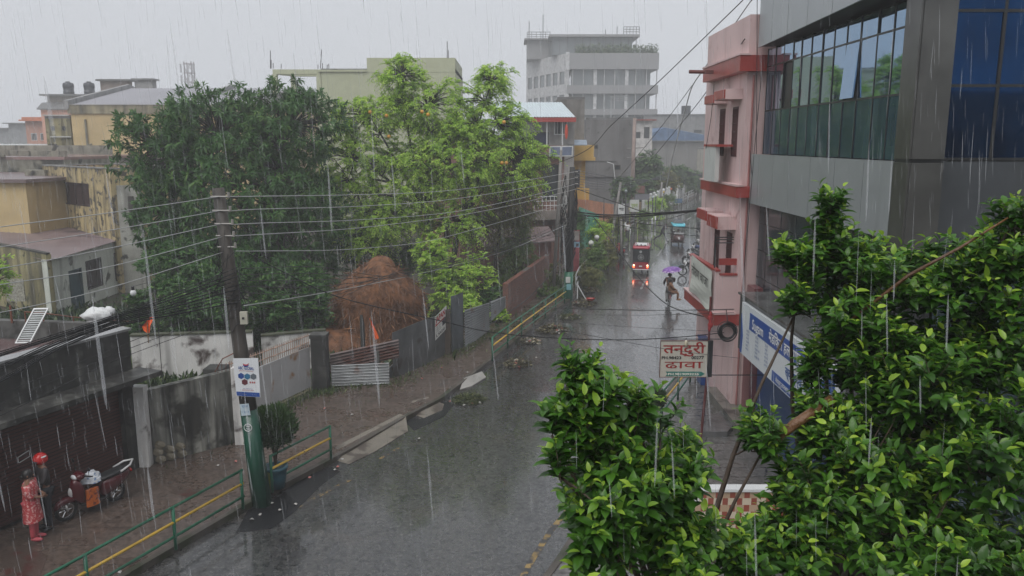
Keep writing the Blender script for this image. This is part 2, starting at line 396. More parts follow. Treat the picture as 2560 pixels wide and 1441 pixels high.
def grow(name, label, cat, base, fork, lumps, leafm, barkm, ncl=200, tw=4, lpt=10, tlen=.5, droop=.3, up=.3, ll=.12, kind='broad', tr=.2,
         twig_r=.006, spread=.25, tipyoung=.5, whorl=False, wide=1.0, group=None, shell=.55, trunks=None, twigs=True, fruit=None, pw=2, base_t=1.0):
    """tree: trunk, limbs led to leaf clusters, twigs with leaves. lumps: (centre, radii, weight)"""
    base = Vector(base); root = thing(name, label, cat, base, group=group)
    w = np.array([l[2] for l in lumps], float); w /= w.sum(); pick = RNG.choice(len(lumps), ncl, p=w)
    dirs = rvec(ncl); rr = shell + (1 - shell) * RNG.random(ncl) ** .7
    C = np.array([lumps[i][0] for i in pick]); Rd = np.array([lumps[i][1] for i in pick])
    noise_r = 1 + spread * (RNG.random(ncl) - .5) * 2
    C2 = C + dirs * Rd * (rr * noise_r)[:, None]; out = unit(dirs * Rd * .5 + np.array([0, 0, .3]))
    # limbs
    mb = MB(); f = Vector(fork); k = 5
    ends = trunks or [f]
    nodes = []
    for e in ends:
        e = Vector(e); pts = [base.lerp(e, t / k) + Vector((RNG.normal() * .06, RNG.normal() * .06, 0)) * tr * 5 * (0 < t < k) for t in range(k + 1)]
        if len(ends) > 1: pts[0] += Vector((RNG.normal() * tr, RNG.normal() * tr, 0))
        mb.tube(pts, [tr * (1.25 - .55 * t / k) for t in range(k + 1)], 8); nodes += [(p, tr * .6) for p in pts[2:]]
    hubs = []
    for (c, rd, wt) in lumps:
        c = Vector(c); st = min(nodes, key=lambda q: (q[0] - c).length + abs(q[0].z - c.z) * .2)
        m1 = st[0].lerp(c, .45) + Vector((RNG.normal(), RNG.normal(), RNG.normal() + .6)) * .1 * (c - st[0]).length
        q = [st[0], m1, c]; path = [q[0].lerp(q[1], t).lerp(q[1].lerp(q[2], t), t) for t in (0, .2, .4, .6, .8, 1)]
        mb.tube(path, [st[1] * (1 - .75 * t) for t in (0, .2, .4, .6, .8, 1)], 6)
        for i, p in enumerate(path[1:]): hubs.append((p, st[1] * (1 - .15 * i) * .5))
    hp = np.array([h[0] for h in hubs])
    for i in range(ncl):
        j = int(np.argmin(np.linalg.norm(hp - C2[i], axis=1))); a = Vector(hp[j]); b = Vector(C2[i])
        m1 = a.lerp(b, .5) + Vector((0, 0, .12 * (b - a).length)) + Vector(RNG.normal(size=3)) * .06 * (b - a).length
        mb.tube([a, a.lerp(m1, .6), m1.lerp(b, .35), b], [max(twig_r * 1.6, hubs[j][1] * .45), twig_r * 2.2, twig_r * 1.6, twig_r], 4, cap=False)
    mb.build('trunk', barkm, root, smooth=True)
    # twigs
    nt_ = ncl * tw; ci = np.repeat(np.arange(ncl), tw); o = out[ci]
    td = unit(o * .9 + rvec(nt_) * .9 + np.array([0, 0, up])); L = tlen * (.55 + .7 * RNG.random(nt_))
    if whorl:
        s = np.broadcast_to(.75 + .25 * RNG.random((nt_, lpt)), (nt_, lpt))
    else: s = (np.arange(lpt)[None, :] + .6 + .3 * RNG.random((nt_, lpt))) / lpt
    drp = droop * L[:, None] * s ** 2
    P = C2[ci][:, None, :] + td[:, None, :] * (L[:, None] * s)[:, :, None]; P[:, :, 2] -= drp
    tdl = td[:, None, :] + np.zeros((nt_, lpt, 3)); tdl[:, :, 2] -= 2 * droop * s; tdl = unit(tdl.reshape(-1, 3)).reshape(nt_, lpt, 3)
    ref = unit(np.cross(td, np.array([.1, .2, 1.])))[:, None, :]; ref2 = np.cross(tdl, ref)
    ang = (np.arange(lpt)[None, :] * (2.4 if whorl else math.pi) + (np.arange(lpt)[None, :] // 2) * (0 if not kind == 'broad' else 1.57)) + RNG.random((nt_, 1)) * 6.28 * (1 if whorl or kind == 'broad' else .08) + RNG.normal(size=(nt_, lpt)) * .3
    sd = ref * np.cos(ang)[:, :, None] + ref2 * np.sin(ang)[:, :, None]
    ldr = tdl * (.75 - .35 * (1 - s))[:, :, None] + sd * .9 + RNG.normal(size=P.shape) * .14; ldr[:, :, 2] -= .25 * droop + .12 * RNG.random((nt_, lpt))
    lsz = ll * (.48 + .78 * RNG.random((nt_, lpt))) * (1.08 - .4 * (s ** 3) * (0 if whorl else 1))
    tb = (RNG.random(nt_)[:, None] * .35 + RNG.random((nt_, lpt)) * .2) * base_t + (s ** pw) * tipyoung * (.4 + .6 * RNG.random((nt_, 1)))
    cl = RNG.random(ncl)[ci][:, None] * .2
    tint = np.clip(tb + cl - .05, 0, 1)
    upv = tdl * .6 + np.array([0, 0, 1.0]) + RNG.normal(size=P.shape) * .35
    me = leaves_mesh(P.reshape(-1, 3) - np.array(base), ldr.reshape(-1, 3), upv.reshape(-1, 3), lsz.ravel(), tint.ravel(), kind, wide)
    me.materials.append(leafm); ob = bpy.data.objects.new('crown', me); COL.objects.link(ob); ob.parent = root; ORG[ob.name] = ORG[root.name]
    if twigs:
        tm = MB()
        for i in range(nt_):
            q = C2[ci[i]]; a = Vector(q); d_ = Vector(td[i]); l = float(L[i])
            tm.tube([a, a + d_ * l * .5 - Vector((0, 0, droop * l * .25)), a + d_ * l - Vector((0, 0, droop * l))], [twig_r * .8, twig_r * .6, twig_r * .3], 3, cap=False)
        tm.build('twigs', barkm, root)
    return root

# ---------------------------------------------------------------- base materials
asphalt = M('asphalt', (.024, .024, .025), rough=.3, var=.3, scale=1.1, bump=.25, bscale=38, fine=1.1, fscale=42, patch=.35, patch_col=(.045, .04, .036), pscale=.7)
def tune_asphalt():
    n = asphalt.node_tree.nodes; L = asphalt.node_tree.links; b = n['Principled BSDF']; geo = next(q for q in n if q.type == 'NEW_GEOMETRY')
    def nz(sc, det, mapping, dist=.8):
        t = n.new('ShaderNodeTexNoise'); t.inputs['Scale'].default_value = sc; t.inputs['Detail'].default_value = det; t.inputs['Distortion'].default_value = dist
        mp = n.new('ShaderNodeMapping'); mp.inputs['Rotation'].default_value = (0, 0, mapping[0]); mp.inputs['Scale'].default_value = mapping[1]
        L.new(geo.outputs['Position'], mp.inputs['Vector']); L.new(mp.outputs[0], t.inputs['Vector']); return t.outputs['Fac']
    def mr(src, a, c, lo, hi):
        r = n.new('ShaderNodeMapRange'); r.inputs['From Min'].default_value = a; r.inputs['From Max'].default_value = c; r.inputs['To Min'].default_value = lo; r.inputs['To Max'].default_value = hi; L.new(src, r.inputs['Value']); return r.outputs[0]
    r1 = mr(nz(.5, 8, (R(20), (1.3, .35, 1))), .40, .60, .05, .30)
    r2 = mr(nz(1.7, 6, (R(-65), (1.4, .3, 1)), 1.5), .45, .62, 0, .12)
    ad = n.new('ShaderNodeMath'); ad.operation = 'ADD'; L.new(r1, ad.inputs[0]); L.new(r2, ad.inputs[1]); L.new(ad.outputs[0], b.inputs['Roughness'])
    # lengthwise worn wheel tracks: the worn surface itself is paler
    src = b.inputs['Base Color'].links[0].from_socket; mxx = n.new('ShaderNodeMix'); mxx.data_type = 'RGBA'; L.new(mr(nz(.9, 5, (R(20), (1.6, .06, 1)), .3), .46, .62, 0, .55), mxx.inputs[0]); L.new(src, mxx.inputs[6]); mxx.inputs[7].default_value = (.05, .047, .043, 1)
    # grit: pale stones and dark pits in the worn surface
    m3 = n.new('ShaderNodeMix'); m3.data_type = 'RGBA'; L.new(mr(nz(13, 12, (0, (1, 1, 1)), 0), .52, .72, 0, .9), m3.inputs[0]); L.new(mxx.outputs[2], m3.inputs[6]); m3.inputs[7].default_value = (.12, .115, .105, 1)
    m4 = n.new('ShaderNodeMix'); m4.data_type = 'RGBA'; L.new(mr(nz(6, 12, (1, (1, 1, 1)), .5), .36, .48, .9, 0), m4.inputs[0]); L.new(m3.outputs[2], m4.inputs[6]); m4.inputs[7].default_value = (.008, .008, .009, 1)
    L.new(m4.outputs[2], b.inputs['Base Color'])
    r3 = mr(nz(9, 12, (.5, (1, 1, 1)), .3), .45, .7, -.03, .35); a2 = n.new('ShaderNodeMath'); a2.operation = 'ADD'; L.new(ad.outputs[0], a2.inputs[0]); L.new(r3, a2.inputs[1]); a2.use_clamp = True; L.new(a2.outputs[0], b.inputs['Roughness']); L.new(mr(ad.outputs[0], .05, .4, .03, .16), b.inputs['Coat Roughness'])
tune_asphalt()
b_ = asphalt.node_tree.nodes['Principled BSDF']; b_.inputs['Coat Weight'].default_value = 1.0; b_.inputs['Coat IOR'].default_value = 1.38
pave = brick_mat('wet paving', (.075, .055, .045), (.10, .075, .062), (.018, .016, .014), 1.0, use_uv=True, bw=2.4, bh=.9, msize=.018, rough=.5, stain=.45, stain_col=(.035, .028, .022), wet=True)
pave2 = brick_mat('wet grey paving', (.10, .095, .09), (.13, .125, .12), (.02, .02, .018), 1.0, use_uv=True, bw=1.9, bh=.62, msize=.03, rough=.45, stain=.35, stain_col=(.05, .048, .045), wet=True)
kerbm = M('kerb stone', (.07, .06, .05), rough=.5, var=.4, patch=.5, patch_col=(.03, .035, .015))
concrete = M('stained concrete', (.17, .165, .155), var=.3, streak=.75, patch=.5, rough=.65)
concrete_d = M('sooty concrete', (.042, .041, .039), var=.45, streak=.8, patch=.45, rough=.45, patch_col=(.11, .11, .10), sscale=5, pscale=2.2)
concrete_l = M('pale concrete', (.28, .27, .25), var=.2, streak=.3, patch=.25, rough=.6)
apronm = M('apron concrete', (.135, .12, .098), var=.3, fine=.6, fscale=30, patch=.5, patch_col=(.075, .06, .048), pscale=2, rough=.5)
soil = M('wet soil', (.045, .035, .026), var=.5, scale=2, patch=.5, patch_col=(.03, .045, .014), rough=.6, bump=.6)
white_wall = M('peeling whitewash', (.68, .67, .65), var=.1, streak=.5, patch=.40, patch_col=(.07, .05, .045), sscale=1.6)
darkmetal = M('dark metal', (.03, .03, .032), rough=.4, bump=0)
rustm = M('rusty steel', (.13, .045, .025), var=.5, rough=.7)
greenp = M('green paint', (.012, .12, .065), var=.25, rough=.35, patch=.15, patch_col=(.04, .03, .02), pscale=6)
yellowp = M('yellow paint', (.66, .42, .06), var=.2, rough=.4, patch=.12, pscale=8)
whitep = M('white paint', (.62, .63, .63), var=.08, rough=.45, bump=0)
blackp = M('black rubber', (.012, .012, .013), rough=.5, bump=0, var=.1)
chrome = M('chrome', (.6, .6, .6), metal=1, rough=.2, bump=0, var=.05)
pinkw = M('pink plaster', (.66, .485, .475), var=.08, scale=.9, streak=.4, streak_col=(.36, .2, .185), patch=.2, patch_col=(.5, .33, .32), rough=.6, bump=.08)
redw = M('red plaster', (.33, .05, .042), var=.15, rough=.4, patch=.1, patch_col=(.5, .2, .17), bump=.05)
winm = M('window dark', (.02, .022, .025), rough=.12, bump=0)
glassm = M('window glass', (.06, .075, .08), rough=.06, bump=0, spec=.9)

# ---------------------------------------------------------------- ground, road, pavements
KL = [(-22.0, -8), (-13.2, 2), (-8.7, 11.7), (-7.48, 14.62), (-6.25, 17.54), (-4.75, 20.3), (-3.4, 23.37), (-2.3, 25.5), (-.75, 30.4), (1.2, 36.5), (3.45, 43.4), (7.3, 60.1), (12.46, 80.2), (22.7, 108.2), (31.9, 133.6), (40, 152), (52, 175)]
KR = [(-11, -8), (-4.6, 2), (-.45, 12), (1.0, 15.3), (3.0, 20.5), (4.9, 25.2), (6.3, 29), (7.9, 32.5), (9.4, 37), (11.0, 43), (15.6, 60.1), (21.3, 80.2), (30.8, 108.2), (39.6, 133.6), (48, 152), (60, 175)]
def kx(poly, Y):
    for a, b in zip(poly, poly[1:]):
        if a[1] <= Y <= b[1]: t = (Y - a[1]) / (b[1] - a[1]); return a[0] + (b[0] - a[0]) * t
    return poly[-1][0]
def strip(name, P, Q, z, mat, thick=0, kind='structure', uvw=None, n=None, Ys=None):
    """sheet or raised slab between two polylines P (left) and Q (right) given at the same Ys"""
    mb = MB(); vs = []; s = 0
    for i in range(len(P)):
        if i: s += (Vector(P[i]) - Vector(P[i - 1])).length
        wdt = (Vector(Q[i]) - Vector(P[i])).length
        for (p, u) in ((P[i], 0), (Q[i], wdt)):
            mb.uv[len(mb.v)] = (u, s); mb.v.append((p[0], p[1], z))
    for i in range(len(P) - 1): mb.f.append((2 * i, 2 * i + 1, 2 * i + 3, 2 * i + 2)); mb.m.append(0)
    if thick:
        k = len(mb.v)
        for i in range(len(P)):
            for (p, u) in ((P[i], 0), (Q[i], 1)): mb.uv[len(mb.v)] = (u, 0); mb.v.append((p[0], p[1], z - thick))
        for i in range(len(P) - 1):
            mb.f.append((2 * i, 2 * i + 2, k + 2 * i + 2, k + 2 * i)); mb.m.append(0)
            mb.f.append((2 * i + 1, k + 2 * i + 1, k + 2 * i + 3, 2 * i + 3)); mb.m.append(0)
        e = 2 * (len(P) - 1); mb.f.append((0, k, k + 1, 1)); mb.m.append(0); mb.f.append((e, e + 1, k + e + 1, k + e)); mb.m.append(0)
    return mb.build(name, mat, None, kind=kind, at0=True)
mb = MB(); mb.quad((-900, -60, -.03), (900, -60, -.03), (900, 1500, -.03), (-900, 1500, -.03)); g_ = mb.build('ground', soil, None, kind='structure', at0=True)
YS = [-8, -2, 4, 9, 12, 15, 18, 21, 23.5, 25.5, 28, 30.4, 34, 38, 43.4, 50, 60, 70, 80.2, 95, 108.2, 120, 133.6, 152, 175]
LK = [(kx(KL, y), y) for y in YS]; RK = [(kx(KR, y), y) for y in YS]
strip('road', LK, RK, 0.0, asphalt)
lw = [9, 9, 7, 6, 5.2, 4.9, 4.6, 4.4, 4.6, 4.3, 4.0, 3.5, 3.2, 3.2, 3.2, 3, 2.6, 2.6, 2.4, 2.2, 2, 2, 2, 2, 2]
strip('pavement', [(p[0] - .16 - w, p[1]) for p, w in zip(LK, lw)], [(p[0] - .16, p[1]) for p in LK], .13, pave, .2)
strip('kerb', [(p[0] - .16, p[1]) for p in LK[:-9]], [(p[0] + .0, p[1]) for p in LK[:-9]], .15, kerbm, .2)
strip('pavement', [(p[0] + .16, p[1]) for p in RK], [(p[0] + 3.6 + (2.6 if p[1] < 24 else 0), p[1]) for p in RK], .13, pave2, .2)
strip('kerb', [(p[0], p[1]) for p in RK[:-9]], [(p[0] + .16, p[1]) for p in RK[:-9]], .15, kerbm, .2)
# worn yellow edge lines and the faded white centre line
def mark(pts, w, mat, z=.006, kind='structure', name='road_marking'):
    mb = MB()
    for a, b in zip(pts, pts[1:]):
        a = Vector(a); b = Vector(b); d = (b - a).normalized(); n = Vector((-d.y, d.x)) * w / 2
        mb.quad((*(a - n), z), (*(b - n), z), (*(b + n), z), (*(a + n), z))
    return mb.build(name, mat, None, kind=kind)
yl = M('worn yellow road paint', (.27, .18, .06), var=.3, patch=.7, patch_col=(.04, .04, .042), pscale=5, rough=.4)
wl = M('worn white road paint', (.3, .3, .3), var=.2, patch=.6, patch_col=(.05, .05, .052), pscale=3, rough=.35)
mark([(-5.25, 17.35), (-4.7, 18.3), (-4.1, 19.3)], .11, yl); mark([(-3.6, 20.6), (-3.2, 21.4)], .09, yl)
mark([(.18, 14.5), (.5, 15.5), (.9, 16.6), (1.6, 18.2)], .13, yl)
for a in range(46, 110, 7):
    b = a + 3.6; mark([((kx(KL, a) + kx(KR, a)) / 2 - .4, a), ((kx(KL, b) + kx(KR, b)) / 2 - .4, b)], .14, wl)
# broken concrete ramps laid from the pavement onto the road
def patch_slab(pts, z0, z1, mat, name, label, cat, group=None):
    mb = MB(); mb.prism([(p[0], p[1]) for p in pts], z0, z1); o = mb.build(name, mat, None); return tag(o, label, cat, group)
def gp(*p): return [G(x, y, .02) for x, y in p]
q = gp((838, 1150), (872, 1160), (935, 1130), (1020, 1078), (1015, 1052), (1000, 1045), (840, 1128))
patch_slab(q, .005, [.014, .014, .014, .014, .155, .155, .155], apronm, 'concrete_ramp', 'long wet buff concrete ramp over the kerb beyond the end of the railing', 'ramp')
q = gp((1018, 1030), (1060, 1045), (1106, 1025), (1110, 1010), (1070, 1002), (1030, 1012))
patch_slab(q, .005, [.014, .014, .014, .014, .145, .145], apronm, 'concrete_ramp', 'short buff concrete ramp before the broken kerb and the grass heap', 'ramp')
q = gp((1150, 975), (1178, 968), (1215, 945), (1205, 938), (1160, 955))
patch_slab(q, .005, [.04, .05, .05, .16, .16], concrete_l, 'broken_slab', 'pale broken concrete slab lying along the kerb before the long railing', 'slab')
tarm = M('black wet tar', (.012, .012, .014), rough=.25, var=.4, bump=.8, bscale=20)
q = gp((1010, 1050), (1035, 1075), (1110, 1040), (1135, 1010), (1105, 1003), (1060, 1046)); patch_slab(q, .004, .012, tarm, 'tar_patch', 'black broken tar between the two buff ramps', 'tar patch')
q = gp((620, 1275), (590, 1330), (680, 1320), (735, 1280), (800, 1215), (850, 1178), (830, 1168), (760, 1190), (690, 1245)); patch_slab(q, .004, .011, tarm, 'tar_patch', 'black wet tar patch with litter round the foot of the near pole', 'tar patch')
redst = M('red stain', (.075, .03, .025), rough=.3, var=.3, patch=.75, patch_col=(.07, .052, .043), pscale=3.5)

# ---------------------------------------------------------------- right side: glass office block
XG = 7.3
steel = M('light metal cladding', (.36, .385, .40), rough=.38, metal=.35, var=.04, streak=.2, streak_col=(.27, .29, .30), bump=0)
steel_d = M('dark metal cladding', (.075, .082, .09), rough=.32, metal=.4, var=.12, streak=.35, streak_col=(.05, .052, .05), bump=0)
teal = M('mirrored teal glass', (.24, .36, .50), rough=.03, metal=.95, var=.05, bump=.02, bscale=1.2)
teal_d = M('dark mirrored glass', (.03, .075, .12), rough=.1, metal=.4, var=.2, streak=.6, streak_col=(.10, .17, .22), bump=.02, bscale=1)
bluegl = M('blue mirrored glass', (.001, .035, .115), rough=.06, metal=.85, var=.35, scale=.6, streak=.35, streak_col=(.006, .055, .15), bump=.02, bscale=1)
granite = M('dark wall glazing', (.018, .035, .042), rough=.16, var=.3, streak=.4, streak_col=(.012, .02, .02), bump=.02)
mull = M('black mullion', (.012, .013, .014), rough=.4, bump=0)
YF, YN = 23.6, 14.3
off = thing('office_building', 'tall office block with mirrored teal strip glazing, grey metal panels and a blue glass face', 'building', (7.3, 14.3, 0))
mb = MB(); mb.box((XG + .25, YN + .35, .13), (19, YF, 15)); mb.build('core', mull, off)
mb = MB(); mb.box((XG, YN + .7, .13), (XG + .25, YF, 6.7)); mb.box((XG + .25, YN + .05, .13), (19, YN + .35, 6.55)); mb.build('lower_wall', granite, off)
mb = MB()
for z in (4.55, 5.35, 6.15): mb.box((XG - .012, YN + .7, z), (XG, YF, z + .02))
for y in np.arange(YN + 1.6, YF, 1.15): mb.box((XG - .008, float(y), .13), (XG, float(y) + .018, 6.7))
mb.build('joint_strip', mull, off)
f = MB(); f.box((XG - .03, 20.55, 5.0), (XG + .02, 21.15, 5.75)); w_ = f.build('window', mull, off); p = MB(); p.box((XG - .036, 20.6, 5.05), (XG - .031, 21.1, 5.7)); p.build('pane', winm, w_)
q = MB(); q.box((XG + .04, 21.5, 9.4), (XG + .05, 22.2, 10.58)); q.build('dark_opening', mull, off)
q = MB(); q.box((XG + .04, 17.4, 9.4), (XG + .05, 18.1, 10.58)); q.build('dark_opening', mull, off)
# panel band
ys = [23.7, 22.95, 21.7, 20.4, 19.0, 17.55, 16.1, 14.86]
mb = MB()
for a, b in zip(ys, ys[1:]): mb.box((7.0, b + .012, 6.72), (7.04, a - .012, 8.15))
mb.build('panel_band', steel, off)
mb = MB(); mb.box((7.03, 14.86, 6.74), (XG + .24, 23.68, 8.13)); mb.build('panel_backing', mull, off)
# strip glazing with panes
mys = [14.9, 15.2, 15.9, 16.6, 17.4, 18.1, 18.8, 19.5, 20.2, 20.9, 21.5, 22.2, 22.9, 23.6]
for (z0, z1, mm, nm) in ((8.16, 9.36, teal_d, 'spandrel'), (9.4, 10.58, teal, 'glazing'), (10.62, 11.05, teal, 'glazing')):
    for i, (a, b) in enumerate(zip(mys, mys[1:])):
        if nm == 'glazing' and z0 < 10 and i in (4, 10): continue
        q = MB(); t = RNG.normal() * .006
        q.prism([(XG + t, a + .02), (XG + .05, a + .02), (XG + .05, b - .02), (XG - t, b - .02)], z0, z1); q.build(nm, mm, off)
for i, dl in ((4, .09),):      # two top-hung casements pushed open
    a, b = mys[i], mys[i + 1]
    q = MB(); q.extr([(XG - .01, a + .02, 10.57), (XG - .01, b - .02, 10.57), (XG - dl, b - .02, 9.42), (XG - dl, a + .02, 9.42)], (.03, 0, .01)); q.build('casement', teal, off)
    pass
mb = MB()
for y in mys: mb.box((XG - .012, y - .019, 8.15), (XG + .1, y + .019, 11.1))
for z in (9.36, 10.58): mb.box((XG - .01, 14.9, z), (XG + .1, 23.6, z + .04))
mb.build('mullion', mull, off)
# leaning upper panels over the black soffit
mb = MB(); up_ys = [23.7, 22.3, 20.8, 19.2, 17.5, 15.7, 14.0]
def xo(y): return 7.02 - .5 * (23.6 - y) / 9.3
for a, b in zip(up_ys, up_ys[1:]): mb.prism([(xo(b), b + .012), (xo(b) + .04, b + .012), (xo(a) + .04, a - .012), (xo(a), a - .012)], 11.14, 15)
mb.build('upper_panels', steel, off)
mb = MB(); mb.prism([(xo(14.0) + .03, 14.0), (XG + .3, 14.0), (XG + .3, 23.6), (xo(23.6) + .03, 23.6)], 11.16, 15); mb.build('soffit', mull, off)
# corner pillar
mb = MB()
for z0, z1 in ((8.2, 11.1), (6.55, 8.13)):
    mb.box((7.0, YN, z0), (7.04, YN + .56, z1)); mb.box((7.04, YN - .02, z0), (7.62, YN + .05, z1))
mb.build('corner_cladding', M('bronze grey cladding', (.10, .10, .095), rough=.28, metal=.5, var=.2, streak=.3, streak_col=(.13, .13, .12), bump=0), off)
mb = MB(); mb.box((7.03, YN + .04, .13), (7.64, YN + .6, 11.12)); mb.build('corner_column', mull, off)
# blue face
mxs = [7.68, 8.58, 9.7, 10.8, 11.9, 13.0, 14.1]
for (z0, z1) in ((8.22, 9.45), (9.5, 10.72), (10.77, 12.0)):
    for a, b in zip(mxs, mxs[1:]):
        q = MB(); t = RNG.normal() * .012; q.prism([(a + .03, YN + .25 + t), (b - .03, YN + .25 - t), (b - .03, YN + .3), (a + .03, YN + .3)], z0, z1); q.build('blue_pane', bluegl, off)
mb = MB()
for x in mxs: mb.box((x - .028, YN + .225, 8.2), (x + .028, YN + .34, 12))
for z in (9.45, 10.72, 8.17): mb.box((7.65, YN + .228, z), (14.1, YN + .34, z + .05))
mb.build('blue_mullion', mull, off)
mb = MB()
for a, b in zip([7.72, 9.9, 12.1], [9.88, 12.08, 14.2]): mb.box((a, YN + .2, 6.6), (b, YN + .25, 8.15))
mb.build('fascia_panel', steel_d, off)
mb = MB(); mb.box((7.72, YN + .25, 6.62), (14.2, YN + .34, 8.13)); mb.build('fascia_backing', mull, off)
# canopy and shopfront below
can = MB(); can.box((6.25, 14.4, 2.9), (XG - .02, 21.5, 4.4)); can.build('canopy', M('canopy slab', (.05, .052, .055), rough=.3, var=.3, streak=.3), off)
can = MB(); can.box((6.2, 14.35, 4.402), (XG - .02, 21.55, 4.46)); can.build('canopy_top', M('wet canopy top', (.09, .09, .09), rough=.12, var=.4, bump=.3), off)
bs = brick_mat('blue shutter', (.01, .05, .16), (.012, .06, .18), (.004, .02, .07), 1.0, bw=6, bh=.09, msize=.012, rough=.3, stain=.1, stain_col=(.01, .03, .1), rot=(R(90), 0, R(90)), bump=1)
s_ = MB(); s_.box((XG - .04, 15.4, .13), (XG - .005, 22.85, 2.9)); s_.build('roller_shutter', bs, off)
p_ = MB(); p_.box((XG - .25, 22.87, .13), (XG - .003, 23.58, 4.3)); p_.build('pillar', M('maroon tiles', (.16, .05, .055), rough=.3, var=.25), off)

# the house across the forecourt, mirrored in the blue panes
rb_, *_ = building('rear_building', 'plain pale house standing behind the viewpoint, mirrored in the blue panes', (3.5, -9), (26, -9), 0.5, 10.6, M('rear house wall', (.35, .33, .30), streak=.3), concrete_l)
mb = MB(); mb.box((3.5, -16, 0), (26, -9.6, 10.6))
for k in range(5): mb.box((5 + k * 4.2, -8.45, 7.2), (6.8 + k * 4.2, -8.41, 9.0), 1)
mb.box((9, -12, 10.6), (13, -10, 12.6)); mb.build('rear_block', [M('rear house wall', (.35, .33, .30)), winm], rb_)
# signboard of the clinic
sg = MB(); bx0, y0, y1, z0, z1 = 6.14, 14.6, 20.95, 2.92, 4.3
sg.box((bx0 + .01, y0, z0), (6.24, y1, z1), 0)
sg.box((bx0 + .003, y0 + .05, 3.72), (bx0 + .008, y1 - .75, 4.16), 1); sg.box((bx0 + .003, y0 + .05, 2.95), (bx0 + .008, y1 - 2.7, 3.2), 1)
sg.extr([(bx0 + .002, y1 - .02, z0 + .02), (bx0 + .002, y1 - .02, z1 - .3), (bx0 + .002, y1 - .22, z0 + .5), (bx0 + .002, y1 - .16, z0 + .02)], (.006, 0, 0), 1)
xd, yd = (0, -1, 0), (0, 0, 1)
put_text(sg, 'Sugam', (bx0 - .004, y1 - 1.0, 3.80), xd, yd, .36, 2, .006, align='LEFT')
put_text(sg, 'मेडिकल हल एण्ड क्लिनिक', (bx0 - .004, y1 - 2.35, 3.82), xd, yd, .34, 2, .006, align='LEFT')
put_text(sg, 'स्वास्थ्य सेवा', (bx0 - .004, y1 - 3.6, 3.34), xd, yd, .3, 3, .006, align='LEFT')
put_text(sg, 'सेवाहरू उपलब्ध छन्', (bx0 - .004, y1 - 3.0, 3.0), xd, yd, .15, 2, .002, align='LEFT')
RNG2 = random.Random(3)
for col in range(3):
    for k in range(6):
        put_text(sg, RNG2.choice(['स्वास्थ्य जाँच', 'रगत जाँच', 'एक्स रे', 'दाँत रोग', 'बाल रोग', 'छाला रोग']), (bx0 - .004, y1 - .55 - col * .78, 3.62 - k * .095), xd, yd, .075, 3, 0, align='LEFT')
o = sg.build('signboard', [M('sign white', (.62, .66, .68), rough=.3, var=.03, bump=0), M('sign blue', (.012, .07, .30), rough=.3, var=.06, bump=0), M('sign lettering white', (.75, .76, .76), rough=.4, bump=0, var=0), M('sign lettering blue', (.03, .10, .30), rough=.4, bump=0, var=0)], None)
tag(o, 'long blue and white shop signboard on the dark canopy of the glass office block', 'signboard')
# doorway step, kerb of shopfront and red platform
mb = MB(); mb.box((6.5, 21.6, .13), (7.28, 25.8, .42)); tag(mb.build('shop_step', M('plinth wet', (.16, .15, .13), rough=.3, var=.3, patch=.3), None), 'wet cream edged plinth step under the white shutter', 'step')
pl = MB(); pl.prism([(5.1, 21.9), (6.2, 21.9), (7.6, 24.3), (6.9, 24.3)], .13, .30); tag(pl.build('shop_step', M('wet grey slab', (.10, .10, .10), rough=.15, var=.4, bump=.4, bscale=9), None), 'low wet grey platform the rusty sign post stands on', 'platform')

# ---------------------------------------------------------------- right side: pink house
pk = thing('pink_house', 'pink plastered three storey house with red floor bands and a balcony', 'building', (6.85, 24.0, 0))
XP = 6.85; ywin = [(24.75, 25.35), (26.25, 26.9)]
A_ = Vector((XP, 29.0, 0)); dW = Vector((0, -1, 0)); nW = Vector((-1, 0, 0))
hs_ = []
for (a, b) in ywin:
    for (c, e) in ((4.15, 5.7), (8.05, 9.55)): hs_.append((29.0 - b, 29.0 - a, c, e))
hs_.append((29 - 28.4, 29 - 27.9, 7.6, 8.3))
mb = MB(); holed(mb, A_, dW, nW, 5.0, .1, 12.1, .25, hs_); mb.box((XP + .26, 24.0, .1), (13, 28.98, 12.1)); mb.build('wall', pinkw, pk)
for h in hs_: opening(pk, A_, dW, nW, h, M('maroon window frame', (.09, .03, .03)), M('curtain dark', (.10, .06, .05), var=.5, scale=8, rough=.3), 'window', 2, .25, grille=(7, 5))
for i, (z0, z1) in enumerate(((2.95, 3.3), (6.87, 7.2), (10.5, 10.95))):
    mb = MB(); x0 = (6.2, 6.62, 6.55)[i]; mb.box((x0, 23.75 + .2 * (i == 0), z0), (XP - .002, 28.3, z1)); mb.box((XP - .002, 23.75 + .2 * (i == 0), z0 + .002), (9.5, 23.99, z1 - .002)); mb.build('floor_band', redw, pk)
    mb = MB(); mb.box((x0 - .03, 23.72 + .2 * (i == 0), z1), (XP - .002, 28.33, z1 + .05)); mb.build('band_top', pinkw, pk)
for (y0_, y1_, z0_, z1_, x0_) in ((24.4, 25.65, 5.85, 6.25, 6.25), (26.0, 27.3, 5.95, 6.3, 6.3), (24.4, 25.65, 9.75, 10.05, 6.3), (26.1, 27.3, 9.7, 10.0, 6.4)):
    mb = MB(); mb.box((x0_ + .04, y0_, z0_), (XP - .001, y1_, z1_), 0); mb.box((x0_, y0_ + .01, z0_ + .02), (x0_ + .038, y1_, z1_ - .02), 1); mb.build('window_hood', [pinkw, redw], pk)
